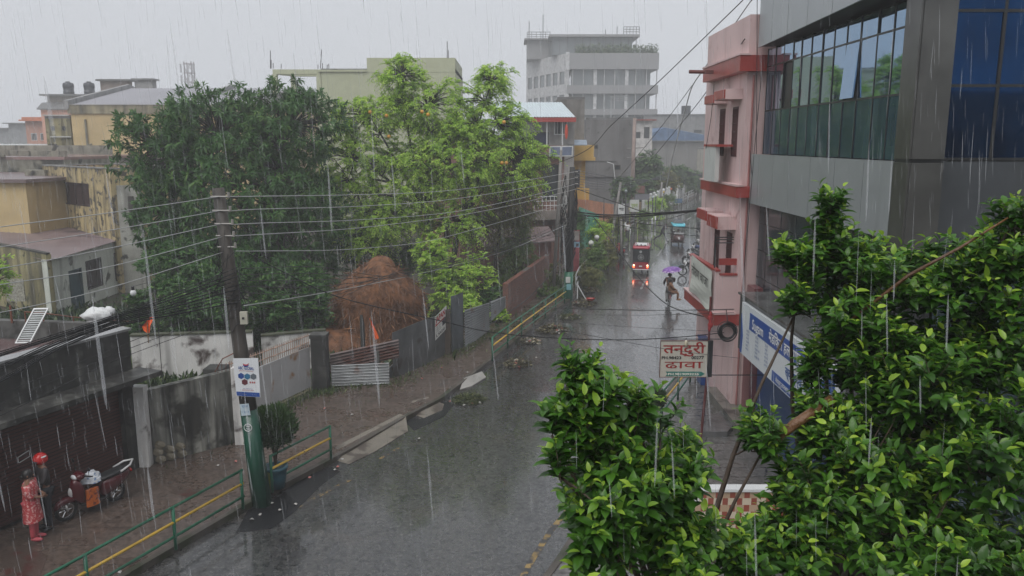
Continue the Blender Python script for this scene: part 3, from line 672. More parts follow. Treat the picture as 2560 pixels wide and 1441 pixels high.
# balcony
mb = MB(); mb.box((6.2, 24.0, 3.35), (6.3, 27.6, 4.62)); mb.box((6.3, 24.0, 3.35), (XP - .002, 24.1, 4.5)); mb.build('balcony_wall', pinkw, pk)
mb = MB(); mb.box((6.17, 23.97, 4.621), (6.33, 27.62, 4.68)); mb.box((6.33, 23.97, 4.501), (XP - .004, 24.12, 4.56)); mb.box((6.32, 24.12, 4.8), (XP, 24.2, 5.0)); mb.build('balcony_coping', redw, pk)
mb = MB()
for z in (5.35, 5.45, 5.52): mb.tube([(6.25, 24.4, z + .1), (6.8, 24.4, z + .1)], .018, 5)
mb.tube([(6.25, 24.4, 4.65), (6.25, 24.4, 5.65)], .025, 5); mb.build('balcony_rail', mull, pk)
# drain pipe
mb = MB(); mb.tube([(7.02, 23.93, 10.4), (7.0, 23.93, .3)], .03, 6); mb.build('drain_pipe', M('pink pipe', (.35, .14, .13)), pk)
mb = MB(); mb.box((6.35, 26.0, 10.62), (6.1, 26.15, 10.72)); mb.tube([(6.9, 27.2, 10.75), (5.85, 27.3, 10.78)], .06, 8); mb.build('spout', M('maroon pipe', (.12, .035, .03)), pk)
ws = brick_mat('white shutter', (.5, .5, .47), (.55, .55, .52), (.25, .25, .23), 1.0, bw=6, bh=.1, msize=.015, rough=.35, stain=.15, stain_col=(.3, .29, .26), rot=(R(90), 0, R(90)), bump=1)
mb = MB(); mb.box((7.18, 23.72, .42), (7.22, 25.5, 2.95)); mb.build('roller_shutter', ws, pk)
mb = MB(); mb.box((6.86, 25.5, .13), (7.1, 25.8, 2.94)); mb.box((6.86, 28.6, .13), (7.1, 28.9, 2.94)); mb.build('pillar', M('maroon paint', (.15, .04, .04)), pk)
# canvas banner laced to the balcony
bn = MB(); nx, nz = 14, 8; ban = []
for j in range(nz + 1):
    for i in range(nx + 1):
        y = 27.0 - 2.85 * i / nx; z = 4.72 - 1.28 * j / nz + .05 * math.sin(i * .5) * (j / nz) - (.12 * (i / nx) if j == 0 else .12 * i / nx)
        ban.append((6.12 - .04 * math.sin(j * 1.1 + i * .35) * (j / nz) , y, z))
bn._add(ban, [(j * (nx + 1) + i, j * (nx + 1) + i + 1, (j + 1) * (nx + 1) + i + 1, (j + 1) * (nx + 1) + i) for j in range(nz) for i in range(nx)], 0)
put_text(bn, 'तोरण बाजा', (6.075, 26.75, 4.12), (0, -1, -.04), (0, 0, 1), .44, 1, .004, width=2.3, align='LEFT')
o = bn.build('banner', [M('canvas', (.6, .62, .56), rough=.5, var=.05, bump=.05), mull], None); tag(o, 'white canvas banner with black lettering hung on the pink balcony', 'banner')
mb = MB(); mb.box((6.32, 25.2, 7.27), (6.45, 26.6, 8.35), 0); mb.box((6.3, 25.0, 8.351), (6.8, 26.7, 8.42), 1)
tag(mb.build('blank_signboard', [M('sign back', (.55, .57, .55), var=.06, rough=.5), redw], None), 'blank white signboard with a red top standing off the pink upper wall', 'signboard')
mb = MB(); mb.tube([(6.95, 28.2, 1.6), (6.3, 27.6, 1.5)], .02, 5)
# hanging signs post (tandoori)
rp = M('red brown post paint', (.10, .02, .018), rough=.4, var=.3)
Pz = G(1752, 1098, .3); T = lambda x, y: D(x, y, Pz.y)
st = thing('sign_frame', 'rusty red post and bars that carry the hand painted board', 'sign post', Pz)
mb = MB(); top_ = T(1777, 742); mb.tube([Pz, T(1768, 940), top_], [.04, .035, .03], 8); mb.build('post', rp, st)
mb = MB(); a = T(1650, 848); b = T(1822, 848); mb.tube([a, (b.x, b.y, a.z)], .014, 5); a = T(1766, 938); mb.tube([a, (7.28, a.y, a.z - .0)], .016, 5); mb.build('crossbar', darkmetal, st)
a = T(1768, 850); mb = MB(); mb.box((a.x - .0, Pz.y - .12, T(0, 940).z), (a.x + .14, Pz.y - .03, a.z)); mb.build('dark_plate', mull, st)
mb = MB(); c = T(1775, 795)
for k in range(5): mb.ball((c.x + RNG.normal() * .01, c.y - .02, c.z - .1 * k + .1), (.045 + .03 * (k % 2), .05, .09), 0, 8, 5)
mb.build('red_cloth', M('red cloth', (.25, .02, .02), rough=.8), st)
tl, tr_, bl, br = T(1651, 851), T(1768, 849), T(1649, 940), T(1768, 941); yb = Pz.y - .1
sb = MB(); w_s = tr_.x - tl.x; hS = tl.z - bl.z
sb.box((tl.x, yb, bl.z), (tl.x + w_s, yb + .03, tl.z), 0)
for (a, b) in (((tl.x - .015, yb - .01, bl.z - .015), (tl.x + w_s, yb + .035, bl.z)), ((tl.x - .015, yb - .01, tl.z), (tl.x + w_s, yb + .035, tl.z + .015)), ((tl.x - .015, yb - .01, bl.z), (tl.x, yb + .035, tl.z))): sb.box(a, b, 4)
yt = yb - .006; Xc = tl.x + w_s * .5
put_text(sb, 'तन्दुरी', (Xc, yt, bl.z + hS * .67), (1, 0, 0), (0, 0, 1), .34, 1, .006, width=w_s * .9)
put_text(sb, 'ढावा', (Xc, yt, bl.z + hS * .245), (1, 0, 0), (0, 0, 1), .29, 1, .002, width=w_s * .82)
put_text(sb, 'PH.98423', (tl.x + w_s * .02, yt, bl.z + hS * .50), (1, 0, 0), (0, 0, 1), .11, 2, .004, width=w_s * .42, align='LEFT')
put_text(sb, '00277', (tl.x + w_s * .66, yt, bl.z + hS * .50), (1, 0, 0), (0, 0, 1), .12, 2, .004, width=w_s * .27, align='LEFT')
sb.extr([(tl.x + w_s * .12, yt, bl.z + hS * .15), (tl.x + w_s * .88, yt, bl.z + hS * .15), (tl.x + w_s * .96, yt, bl.z + hS * .085), (tl.x + w_s * .88, yt, bl.z + hS * .02), (tl.x + w_s * .12, yt, bl.z + hS * .02), (tl.x + w_s * .16, yt, bl.z + hS * .085)], (0, .004, 0), 3)
put_text(sb, 'PH.9819093236', (Xc, yt - .004, bl.z + hS * .05), (1, 0, 0), (0, 0, 1), .09, 5, .003, width=w_s * .66)
tag(sb.build('hanging_sign', [M('board cream', (.5, .47, .40), rough=.5, var=.08, patch=.15, patch_col=(.2, .12, .08), pscale=6), M('sign red', (.30, .018, .015), rough=.5, bump=0), mull, M('sign green', (.02, .16, .13), rough=.5, bump=0), rustm, M('sign cream text', (.7, .7, .6), bump=0, var=0)], None), 'cream hand painted board with red Devanagari letters and phone numbers on the rusty post', 'sign')
o = MB(); c = T(1712, 855); o.ball((c.x, yb - .07, c.z), (.05, .04, .09), 0, 10, 8); o.tube([(c.x, yb - .02, c.z + .1), (c.x, yb - .07, c.z + .14)], .02, 6, 1); tag(o.build('bulb_lamp', [M('old bulb', (.5, .45, .33), rough=.3, bump=0), mull], None), 'cream glass bulb clipped to the top edge of the painted board', 'lamp')
# coil of cable on the corner of the pink house
o = MB(); c = D(1818, 828, 22.6)
for k in range(16): o.torus((c.x + RNG.normal() * .02, c.y + .03 * k / 8 - .05, c.z + RNG.normal() * .02), (RNG.normal() * .12, 1, RNG.normal() * .12), .23 + RNG.normal() * .03, .011, 0, 22, 4)
o.tube([(c.x, c.y, c.z + .24), (c.x + .3, 23.9, c.z + .35)], .012, 4)
tag(o.build('cable_coil', blackp, None), 'thick black coil of spare cable at the corner of the pink house', 'cable coil')
o = MB(); o.box((6.6, 26.9, .13), (7.1, 27.6, 1.7)); o.box((6.58, 26.88, 1.7), (7.12, 27.62, 1.78)); tag(o.build('blue_cabinet', M('blue paint', (.01, .06, .25), rough=.3), None), 'small blue kiosk box beside the wet pavement under the pink house', 'kiosk')
# tiled wall in the forecourt
tw = bpy.data.materials.new('cube tiles'); tw.use_nodes = True; tw.node_tree.nodes['Principled BSDF'].inputs['Roughness'].default_value = .25
def cube_tiles():
    mb = MB(); s = .30; X0, X1, Z0, Z1, Y = 3.75, 7.4, .3, 1.35, 15.6
    cols = [(.55, .47, .36), (.26, .07, .045), (.42, .30, .2)]
    mats = [M('tile cream', cols[0], rough=.2, var=.06, bump=0), M('tile maroon', cols[1], rough=.2, var=.1, bump=0), M('tile tan', cols[2], rough=.2, var=.06, bump=0), whitep]
    h = s * .5; r = 0; z = Z0
    mb.box((X0, Y + .004, .13), (X1, Y + .2, Z1), 3)
    while z < Z1 - .01:
        x = X0 + (s if r % 2 else 0) * .5
        while x < X1 - .02:
            za, zb, zc = z, min(z + h, Z1), min(z + 2 * h * .66, Z1)
            a = x; m_ = min(x + s * .62, X1); b = min(x + s, X1)
            mb.extr([(a, Y, za), (m_, Y, za), (m_, Y, zb), (a, Y, zb)], (0, .003, 0), 0 if r % 2 else 2)
            mb.extr([(m_, Y, za), (b, Y, za + .0), (b, Y, zb), (m_, Y, zb)], (0, .003, 0), 1)
            x += s
        z += h; r += 1
    mb.box((X0 - .05, Y - .05, .13), (X1, Y - .003, .3), 3); mb.box((X0 - .05, Y - .04, Z1 + .001), (X1, Y + .22, Z1 + .06), 3)
    tag(mb.build('tiled_wall', mats, None), 'low forecourt wall clad in cream and maroon tiles, seen through the leaves', 'wall')
cube_tiles()
mb = MB(); mb.box((3.7, 13.2, .13), (11.0, 15.5, .28)); tag(mb.build('forecourt_step', concrete_d, None), 'dark forecourt slab before the tiled wall', 'step')
# ---------------------------------------------------------------- left side: near shop with roller shutter
sh_br = brick_mat('maroon shutter', (.07, .026, .022), (.085, .03, .026), (.02, .009, .008), 1.0, bw=8, bh=.085, msize=.012, rough=.4, stain=.35, stain_col=(.03, .015, .013), rot=(R(90), 0, 0), bump=1)
SA = Vector((-14.1, 9.2, 0)); SB = Vector((-9.72, 19.75, 0)); sd = (SB - SA).normalized(); sn = Vector((sd.y, -sd.x, 0)); SL = (SB - SA).length
shop = thing('shop_building', 'low sooty concrete shop with a rolled down maroon shutter and a deep canopy', 'building', SA)
ST = 3.8
def SP(a, o, z=0): p = SA + sd * a + sn * o; return Vector((p.x, p.y, z))
mb = MB(); holed(mb, SP(0, 0), sd, sn, SL, .0, 2.72, .3, [(3.7, SL - .35, .13, 2.6)])
holed(mb, SP(0, 0), sd, sn, SL, 2.72, ST, .25, [])
def sbox(mb, a0, a1, o0, o1, z0, z1, mi=0):
    q = [SP(a0, o0), SP(a1, o0), SP(a1, o1), SP(a0, o1)]; mb.prism([(p.x, p.y) for p in q], z0, z1, mi)
mb.wall((-9.76, 19.76), (-11.45, 21.6), .25, 0, (ST - .01, 3.6)); mb.build('wall', concrete_d, shop)
mb = MB(); sbox(mb, 0, SL + .22, .0015, .8, 2.66, 2.78); mb.build('canopy', concrete_d, shop)
RW = [(-17.5, 22.4), (-11.5, 21.6)]
mb = MB(); p0 = SP(0, -.26); p1 = SP(SL - .1, -.26); mb.prism([(p0.x, p0.y), (p1.x - .2, p1.y), (-11.5, 21.5), (-17.4, 22.3), (-18.5, 10)], 2.95, 3.06); mb.build('roof', M('wet maroon roof', (.13, .085, .085), rough=.15, var=.3, patch=.4, patch_col=(.08, .075, .07)), shop)
mb = MB(); sbox(mb, 0, SL + .05, -.34, .05, ST + .001, ST + .06); mb.prism([(-9.70, 19.79), (-11.40, 21.66), (-11.68, 21.42), (-9.98, 19.55)], [ST - .008, 3.605, 3.605, ST - .008], [ST + .055, 3.66, 3.66, ST + .055]); mb.build('coping', M('wet coping', (.22, .22, .22), rough=.15, var=.3), shop)
mb = MB(); mb.wall(RW[0], RW[1], .25, 0, 3.55); mb.build('rear_wall', M('mossy parapet', (.09, .09, .085), var=.4, streak=.4, patch=.4), shop)
mb = MB(); sbox(mb, 3.7, SL - .35, -.2, -.16, .13, 2.6)
o = mb.build('roller_shutter', sh_br, shop)
# make shutter bricks run along the wall: give UVs
me = o.data; ul = me.uv_layers.new(name='UVMap')
for p in me.polygons:
    for li in p.loop_indices:
        co = me.vertices[me.loops[li].vertex_index].co; ul.data[li].uv = (co.x * sd.x + co.y * sd.y, co.z)
n_ = sh_br.node_tree; tx = next(q for q in n_.nodes if q.type == 'TEX_BRICK'); tcx = next(q for q in n_.nodes if q.type == 'TEX_COORD')
for l in list(n_.links):
    if l.to_socket == tx.inputs['Vector']: n_.links.remove(l)
n_.links.new(tcx.outputs['UV'], tx.inputs['Vector'])
mb = MB(); a_ = 6.7
for q in ((0, 0), (.22, .03)):
    pass
P0 = SP(8.3, .0, 1.55)
mb = MB()
for (u0, v0, u1, v1) in ((0, 0, .28, .07), (0, .0, 0, -.12), (.28, .07, .28, -.05), (.02, -.13, .3, -.07)):
    a = P0 + sd * u0 + Vector((0, 0, v0)) - sn * .15; b = P0 + sd * u1 + Vector((0, 0, v1)) - sn * .15; mb.tube([a, b], .01, 4)
mb.build('chalk_mark', whitep, shop)
mb = MB(); sbox(mb, 3.25, 3.62, .002, .1, .13, 2.65); mb.build('door_frame', M('pale blue frame', (.35, .45, .47), rough=.4), shop)
# things on the shop roof
YR = 21.9; dr = lambda x, y, Y=YR: D(x, y, Y)
rl = thing('roof_railing', 'bent rusty pipe railing on the back edge of the shop roof', 'railing', dr(60, 812))
pts = [(25, 778), (62, 780), (107, 783), (183, 793), (255, 799), (333, 805)]
mb = MB(); mb.tube([dr(x, y) for x, y in pts[1:]], .02, 5); mb.build('top_rail', rustm, rl)
for x, y in pts:
    a = dr(x, y - (14 if x == 25 else 0)); mb = MB(); mb.tube([(a.x, a.y, 3.5), a], .03 if x == 25 else .02, 5); mb.build('post', rustm, rl)
zt = 3.55
c0 = D(100, 790, 20.5)
lv = thing('louvre_board', 'white slatted plastic board leaning on the shop roof parapet', 'board', SP(6.2, -4.4, 3.46))
mb = MB(); A0 = D(40, 862, 17.2); 
def leanbox(mb, u0, u1, v0, v1, t0, t1, base, ux, vx, nx_, mi=0):
    q = [base + ux * u0 + vx * v0 + nx_ * t0, base + ux * u1 + vx * v0 + nx_ * t0, base + ux * u1 + vx * v1 + nx_ * t0, base + ux * u0 + vx * v1 + nx_ * t0]
    mb.extr(q, nx_ * (t1 - t0), mi)
bs_ = D(38, 860, 19.2); ux = Vector((.93, .1, 0)).normalized(); vx = Vector((.18, .62, .75)).normalized(); nn_ = ux.cross(vx)
leanbox(mb, 0, .03, 0, 1.0, 0, .03, bs_, ux, vx, nn_); leanbox(mb, .33, .36, 0, 1.0, 0, .03, bs_, ux, vx, nn_); leanbox(mb, .03, .33, .96, 1.0, 0, .03, bs_, ux, vx, nn_); leanbox(mb, .03, .33, 0, .03, 0, .03, bs_, ux, vx, nn_)
mb.build('frame', whitep, lv)
mb = MB()
for k in range(14): leanbox(mb, .03, .33, .06 + k * .064, .095 + k * .064, .0, .012, bs_, ux, vx, nn_)
mb.build('slats', M('grey slats', (.4, .42, .42), bump=0), lv)
mb = MB(); c = D(248, 806, 22.0); c.z = zt
mb.ball((c.x, c.y, c.z + .17), (.42, .3, .2), 0, 14, 8, lambda d: 1 + .25 * math.sin(d.x * 7 + d.y * 4) * math.cos(d.z * 5 + d.x * 3)); mb.ball((c.x + .33, c.y, c.z + .27), (.14, .1, .14), 0, 8, 6, lambda d: 1 + .2 * math.sin(d.x * 9))
tag(mb.build('plastic_sack', whitep, None, smooth=True), 'crumpled white plastic sack on the back wall of the shop roof', 'sack')
mb = MB(); c = D(333, 733, 26)
mb.ball(c, (.1, .1, .11), 0, 10, 8); mb.tube([c + Vector((0, 0, .1)), c + Vector((0, 0, .22))], .05, 8, 1); mb.tube([c + Vector((0, 0, .22)), c + Vector((.6, .3, .35))], .01, 4, 1)
mb.tube([c + Vector((.6, .3, .35)), Vector((c.x + .6, c.y + .3, 0))], .012, 5, 1)
tag(mb.build('yard_lamp', [whitep, darkmetal], None), 'white globe bulb on a thin pole in the yard before the dark tree', 'lamp')

# ---------------------------------------------------------------- compound walls and gate
def wthing(name, label, cat, A, B, th, z0, z1, mat, cope=None):
    r = thing(name, label, cat, (A[0], A[1], 0)); mb = MB(); mb.wall(A, B, th, z0, z1); mb.build('wall', mat, r)
    if cope:
        c = MB(); d = (Vector(B) - Vector(A)).normalized(); n = Vector((-d.y, d.x)); a = Vector(A) - n * .04; b = Vector(B) - n * .04; za, zb = z1 if hasattr(z1, '__len__') else (z1, z1)
        c.prism([a, b, b + n * (th + .08), a + n * (th + .08)], [za + .002, zb + .002, zb + .002, za + .002], [za + .06, zb + .06, zb + .06, za + .06]); c.build('coping', cope, r)
    return r
soot = M('soot streaked plaster', (.27, .27, .24), var=.35, scale=1.0, streak=.95, streak_col=(.014, .014, .013), sscale=4.5, patch=.5, patch_col=(.05, .048, .04), rough=.6)
zW = D(420, 975, 20.0).z
wt = wthing('boundary_wall', 'grey plaster boundary wall streaked black by rain beside the shop', 'wall', (-9.45, 19.95), (-7.75, 21.5), .22, 0, (zW, zW + .1), soot)
mb = MB(); mb.box((-9.80, 19.72, 0), (-9.47, 20.0, zW + .15)); mb.build('end_pillar', white_wall, wt)
mb = MB(); mb.box((-7.77, 21.3, 0), (-7.45, 21.62, 2.35)); mb.build('end_pillar', white_wall, wt)
mb = MB(); c = G(385, 1125, .1); bm_ = M('bare stone', (.17, .15, .11), var=.4, rough=.6)
for k in range(7): mb.ball((-9.3 + (k % 3) * .22 + RNG.normal() * .03, 19.98 + (k % 3) * .19, .25 + .2 * (k // 3)), (.15, .06, .12), 0, 7, 5, lambda d: 1 + .15 * math.sin(d.x * 5 + d.z * 4))
mb.build('stone_patch', bm_, wt)
mb = MB(); mb.tube([(-8.2, 21.3, zW + .1), (-8.0, 21.4, zW + .45), (-7.6, 21.7, zW + .62)], .018, 5)
for k in range(9): x = -8.1 + k * .09; mb.tube([(x, 21.25 + k * .06, zW + .06), (x + .01, 21.26 + k * .06, zW + .3 + .08 * (k % 2))], .008, 4)
mb.build('wall_spikes', rustm, wt)
dp = M('mossy black concrete', (.035, .035, .033), var=.5, streak=.5, patch=.4, patch_col=(.08, .08, .075))
gt = thing('sheet_gate', 'sagging pale sheet metal gate with rusty bars on top', 'gate', (-7.95, 24.1, 0))
g0 = Vector((-8.35, 22.5, 0)); g1 = Vector((-6.85, 26.25, 0)); gd = (g1 - g0).normalized(); gw = (g1 - g0).length
mb = MB(); zg = D(740, 880, 25.6).z; mb.wall(g0, g1, .05, .28, (zg - .05, zg)); mb.build('sheet', M('rust stained white sheet', (.42, .42, .42), var=.08, rough=.4, patch=.3, patch_col=(.3, .17, .09), streak=.15, streak_col=(.25, .15, .1)), gt)
mb = MB()
for k in range(38): p = g0 + gd * (.05 + (gw - .1) * k / 37); mb.tube([(p.x, p.y, zg), (p.x, p.y, zg + .48)], .013, 4)
for z in (.16, .4): mb.tube([(g0.x, g0.y, zg + z), (g1.x, g1.y, zg + z)], .02, 4)
mb.build('top_bars', M('rust and white bars', (.38, .26, .2), var=.5, scale=6), gt)
mb = MB()
for k in range(38): p = g0 + gd * (.05 + (gw - .1) * k / 37); mb.tube([(p.x, p.y, .02), (p.x, p.y, .28)], .013, 4)
for z in (.1, .2): mb.tube([(g0.x, g0.y, z), (g1.x, g1.y, z)], .012, 4)
mb.build('bottom_bars', M('yellowed bars', (.33, .3, .2), var=.3, scale=6), gt)
def pillar(x, y, s, h, label):
    mb = MB(); mb.box((x - s / 2, y - s / 2, 0), (x + s / 2, y + s / 2, h - .12)); mb.box((x - s / 2 - .03, y - s / 2 - .03, h - .12), (x + s / 2 + .03, y + s / 2 + .03, h)); tag(mb.build('gate_pillar', dp, None), label, 'pillar')
hp_ = D(790, 835, 26.4).z
pillar(-6.55, 26.45, .5, hp_, 'black mossy gate pillar between the pale gate and the corrugated sheets')
pillar(-8.5, 22.2, .5, D(560, 915, 22.3).z, 'dark gate pillar partly hidden by the near utility pole')
# peeling white wall further back, with the ragged gap
zb_ = D(480, 842, 27.6).z
for (a, b, h0, h1, lb) in (((-13.4, 27.3), (-9.4, 28.2), zb_ + .08, zb_, 'long peeling whitewashed back wall with moss along its top'), ((-9.1, 28.2), (-6.9, 28.9), zb_ - .15, zb_ - .1, 'short peeling white wall behind the pale gate')):
    wthing('back_wall', lb, 'wall', a, b, .22, 0, (h0, h1), white_wall, M('mossy wall top', (.06, .065, .04), var=.5))
zf = 1.0
brk = brick_mat('old bricks', (.20, .065, .04), (.13, .05, .035), (.10, .09, .08), 4.5, rough=.8, stain=.35, stain_col=(.06, .04, .03), msize=.03)

# corrugated sheets and sheet fence
def corr(name, label, A, B, z0, z1, mat, amp=.028, pitch=.1, group=None):
    A = Vector((A[0], A[1])); B = Vector((B[0], B[1])); d = (B - A).normalized(); n = Vector((-d.y, d.x)); L_ = (B - A).length; mb = MB(); za, zb2 = z0; zc, zd = z1; N = int((zc - za) / pitch * 8)
    for side in (0, 1):
        for k in range(N + 1):
            t = k / N; o_ = n * (amp * math.sin(t * N / 8 * 2 * math.pi) + .004 * side)
            for (P, lo, hi) in ((A, za, zc), (B, zb2, zd)): q = P + o_; mb.v.append((q.x, q.y, lo + (hi - lo) * t))
    for side in (0, 1):
        for k in range(N): a = side * 2 * (N + 1) + 2 * k; mb.f.append((a, a + 1, a + 3, a + 2)); mb.m.append(0)
    return tag(mb.build(name, mat, None), label, 'metal sheet', group)
galv = M('galvanised sheet', (.22, .23, .235), rough=.3, metal=.55, var=.2, patch=.2, patch_col=(.12, .05, .03), bump=0)
galvr = M('rusting sheet', (.13, .10, .095), rough=.4, metal=.35, var=.4, patch=.5, patch_col=(.09, .035, .025), bump=0)
corr('corrugated_sheet', 'tall rusty corrugated sheet with a bright top edge beside the gate pillar', (-6.35, 26.95), (-4.05, 27.75), (.55, .9), (D(820, 885, 27).z, D(985, 850, 27.7).z), galvr, .03, .11)
corr('corrugated_sheet', 'low grey corrugated sheet propped in front of the rusty sheet', (-6.25, 26.7), (-4.3, 27.0), (.1, .1), (D(830, 912, 26.8).z, D(968, 905, 27.1).z), galv, .025, .1)
mb = MB(); p = G(949, 960); mb.box((p.x - .05, p.y - .2, 0), (p.x + .05, p.y - .12, 1.25)); tag(mb.build('timber_post', dp, None), 'short black post holding up the low grey sheet', 'post')
mb = MB(); p = G(905, 905); q1 = D(905, 788, 28.2); mb.tube([(q1.x, 28.2, 0), (q1.x, 28.2, 2.0), (q1.x - .02, 28.2, q1.z)], [.09, .085, .05], 7); tag(mb.build('timber_post', dp, None), 'charred black post standing before the haystack', 'post')
fl = M('flat grey sheet', (.12, .125, .13), rough=.35, metal=.4, var=.35, patch=.3, patch_col=(.06, .055, .05), bump=.05)
fs = thing('sheet_fence', 'flat dull grey sheet metal fence before the haystack', 'fence', (-4.2, 27.8, 0))
ztop = [D(950, 830, 27.9).z, D(1030, 800, 29.5).z, D(1100, 783, 31.0).z]
segs = [((-4.25, 27.75), (-3.35, 29.4)), ((-3.35, 29.4), (-2.65, 31.0))]
for i, (a, b) in enumerate(segs):
    mb = MB(); mb.wall(a, b, .03, .1, (ztop[i], ztop[i + 1])); mb.build('sheet', fl, fs)
mb = MB(); mb.prism([(-4.42, 27.7), (-4.1, 28.2), (-4.12, 28.2), (-4.44, 27.7)], [.1, .15, .15, .1], [.5, .75, .75, .5]); mb.build('bent_corner', galv, fs)
# JAPAN poster
a = Vector((-3.02, 30.18, 0)); d_ = Vector((.70, 1.6, 0)).normalized(); n_out = Vector((d_.y, -d_.x, 0)); zp0, zp1 = D(1075, 848, 30.4).z, D(1075, 790, 30.4).z
mb = MB(); a = a + n_out * .05; W_ = .95
def pq(mb, u0, u1, v0, v1, mi, t=.0):
    H_ = zp1 - zp0; q = [a + d_ * W_ * u + Vector((0, 0, zp0 + H_ * v + .28 * u)) + n_out * t for u, v in ((u0, v0), (u1, v0), (u1, v1), (u0, v1))]; mb.extr(q, -n_out * .004, mi)
pq(mb, 0, 1, 0, 1, 0); pq(mb, .03, .8, .56, .62, 1, .004); pq(mb, .62, .95, .3, .58, 3, .004); pq(mb, .03, .4, .93, .96, 2, .004)
o_ = a + n_out * .006 + Vector((0, 0, zp0 + (zp1 - zp0) * .73)) + d_ * .06
put_text(mb, 'JAPAN', o_, d_ + Vector((0, 0, .28)), (0, 0, 1), .3, 1, .012, width=W_ * .86, align='LEFT')
for k, t in enumerate(('STUDY LANGUAGE', 'CLASSES OPEN', 'VISA GUIDANCE', 'JOIN NOW')):
    put_text(mb, t, a + n_out * .006 + Vector((0, 0, zp0 + (zp1 - zp0) * (.48 - .09 * k))) + d_ * .05, d_ + Vector((0, 0, .28)), (0, 0, 1), .06, 3, 0, align='LEFT')
put_text(mb, 'A. NAGAR', a + n_out * .006 + Vector((0, 0, zp0 + (zp1 - zp0) * .09)) + d_ * .05, d_ + Vector((0, 0, .28)), (0, 0, 1), .16, 3, .004, width=W_ * .8, align='LEFT')
tag(mb.build('poster', [M('poster white', (.62, .63, .6), rough=.35, var=.04, bump=0), M('poster red', (.4, .03, .03), bump=0), M('poster green', (.03, .25, .1), bump=0), M('poster dark', (.04, .04, .05), bump=0)], None), 'white poster headed JAPAN in red on the grey sheet fence', 'poster')
mb = MB(); mb.box((-2.7, 30.95, 0), (-2.45, 31.2, D(1112, 775, 31).z)); tag(mb.build('timber_post', M('brown post', (.06, .045, .035), var=.4, streak=.4), None), 'brown timber post between the poster sheet and the upright sheet', 'post')
mb = MB(); mb.wall((-2.42, 31.3), (-2.0, 32.1), .03, .0, D(1122, 738, 31.6).z); tag(mb.build('upright_sheet', M('blue grey sheet', (.10, .115, .13), rough=.35, metal=.4, var=.3), None), 'tall narrow blue grey metal sheet standing upright in the fence', 'metal sheet')
corr('corrugated_sheet', 'large grey corrugated fence sheet just past the tall upright sheet', (-1.95, 32.1), (-1.0, 34.7), (.05, .25), (D(1140, 775, 32.2).z, D(1185, 765, 34).z), galv, .03, .11)
corr('corrugated_sheet', 'high slanted corrugated sheet at the end of the sheet fence', (-.95, 34.8), (-.3, 36.6), (.6, .9), (D(1185, 752, 35).z, D(1218, 740, 36.6).z), galv, .03, .11)
# ruined brick wall behind the verge further up
wthing('brick_wall', 'dark old brick wall behind the verge under the drooping trees', 'wall', (-.2, 37.2), (2.2, 46.5), .25, 0, (1.9, 2.0), brk)

# haystack
hay = M('straw', (.15, .065, .028), var=.45, scale=3.5, rough=.8, bump=.9, bscale=22, patch=.35, patch_col=(.07, .03, .015), pscale=2.5)
hs0 = thing('haystack', 'tall rust brown haystack with a humped top behind the sheet fence', 'haystack', (-6.2, 33.6, 0))
def hayr(z, ph): return 1 + .06 * math.sin(3 * ph + z) + .035 * math.sin(7 * ph + 2.3 * z) + .03 * math.sin(z * 9 + 2 * ph)
prof = [(0, 2.35), (.4, 2.2), (.9, 1.98), (1.6, 1.92), (2.4, 1.95), (2.9, 1.9), (3.4, 1.6), (3.9, 1.15), (4.3, .75), (4.55, .35), (4.62, .02)]
Yh = 33.2; cxh = D(945, 700, Yh).x; k_ = D(945, 645, Yh).z / 4.75
rg = [[(cxh + hayr(z, 2*math.pi*j/28) * r * .92 * math.cos(2*math.pi*j/28), Yh + hayr(z, 2*math.pi*j/28) * r * .9 * math.sin(2*math.pi*j/28), z * k_) for j in range(28)] for z, r in prof]
mb = MB(); mb.loft(rg, 0); mb.ball((cxh + .1, Yh + .3, 4.1 * k_), (.62, .6, .72 * k_), 0, 18, 10); mb.build('stack', hay, hs0, smooth=True)
# loose straw: many short blades over the surface and the spill at its foot
N = 9000; idx = RNG.random(N); ph = RNG.random(N) * 2 * math.pi; zz = np.interp(idx, [0, 1], [0, 4.6]); rr_ = np.interp(zz, [p[0] for p in prof], [p[1] for p in prof]); rr_ = rr_ * (1.01 + .03 * RNG.random(N))
P = np.stack([cxh + .92 * rr_ * np.cos(ph), Yh + .9 * rr_ * np.sin(ph), zz * k_], 1)
Ns = 3500; ang = RNG.random(Ns) * 2 * math.pi; rad_ = 2.2 + RNG.random(Ns) ** 1.5 * 1.6
P2 = np.stack([cxh - 1.4 + rad_ * 1.1 * np.cos(ang), Yh - .8 + .6 * rad_ * np.sin(ang), .1 + .9 * np.clip(1 - (rad_ - 2.2) / 1.5, 0, 1) * RNG.random(Ns)], 1)
P = np.concatenate([P, P2]); Dr = unit(np.stack([np.cos(np.concatenate([ph, ang])) * .5 + RNG.normal(size=N + Ns) * .5, RNG.normal(size=N + Ns) * .4 - .3, -.7 + RNG.normal(size=N + Ns) * .5], 1))
me = leaves_mesh(P - np.array((-6.2, 33.6, 0)), Dr, RNG.normal(size=(N + Ns, 3)), .16 + .5 * RNG.random(N + Ns) ** 2.2, np.clip(RNG.random(N + Ns) * .6 + np.concatenate([.4 - zz * .11, np.full(Ns, .35)]), 0, 1), 'little', .16)
me.materials.append(leaf_mat('straw blades', (.055, .026, .014), (.17, .075, .032), (.36, .17, .07), .7, .1)); o = bpy.data.objects.new('loose_straw', me); COL.objects.link(o); o.parent = hs0
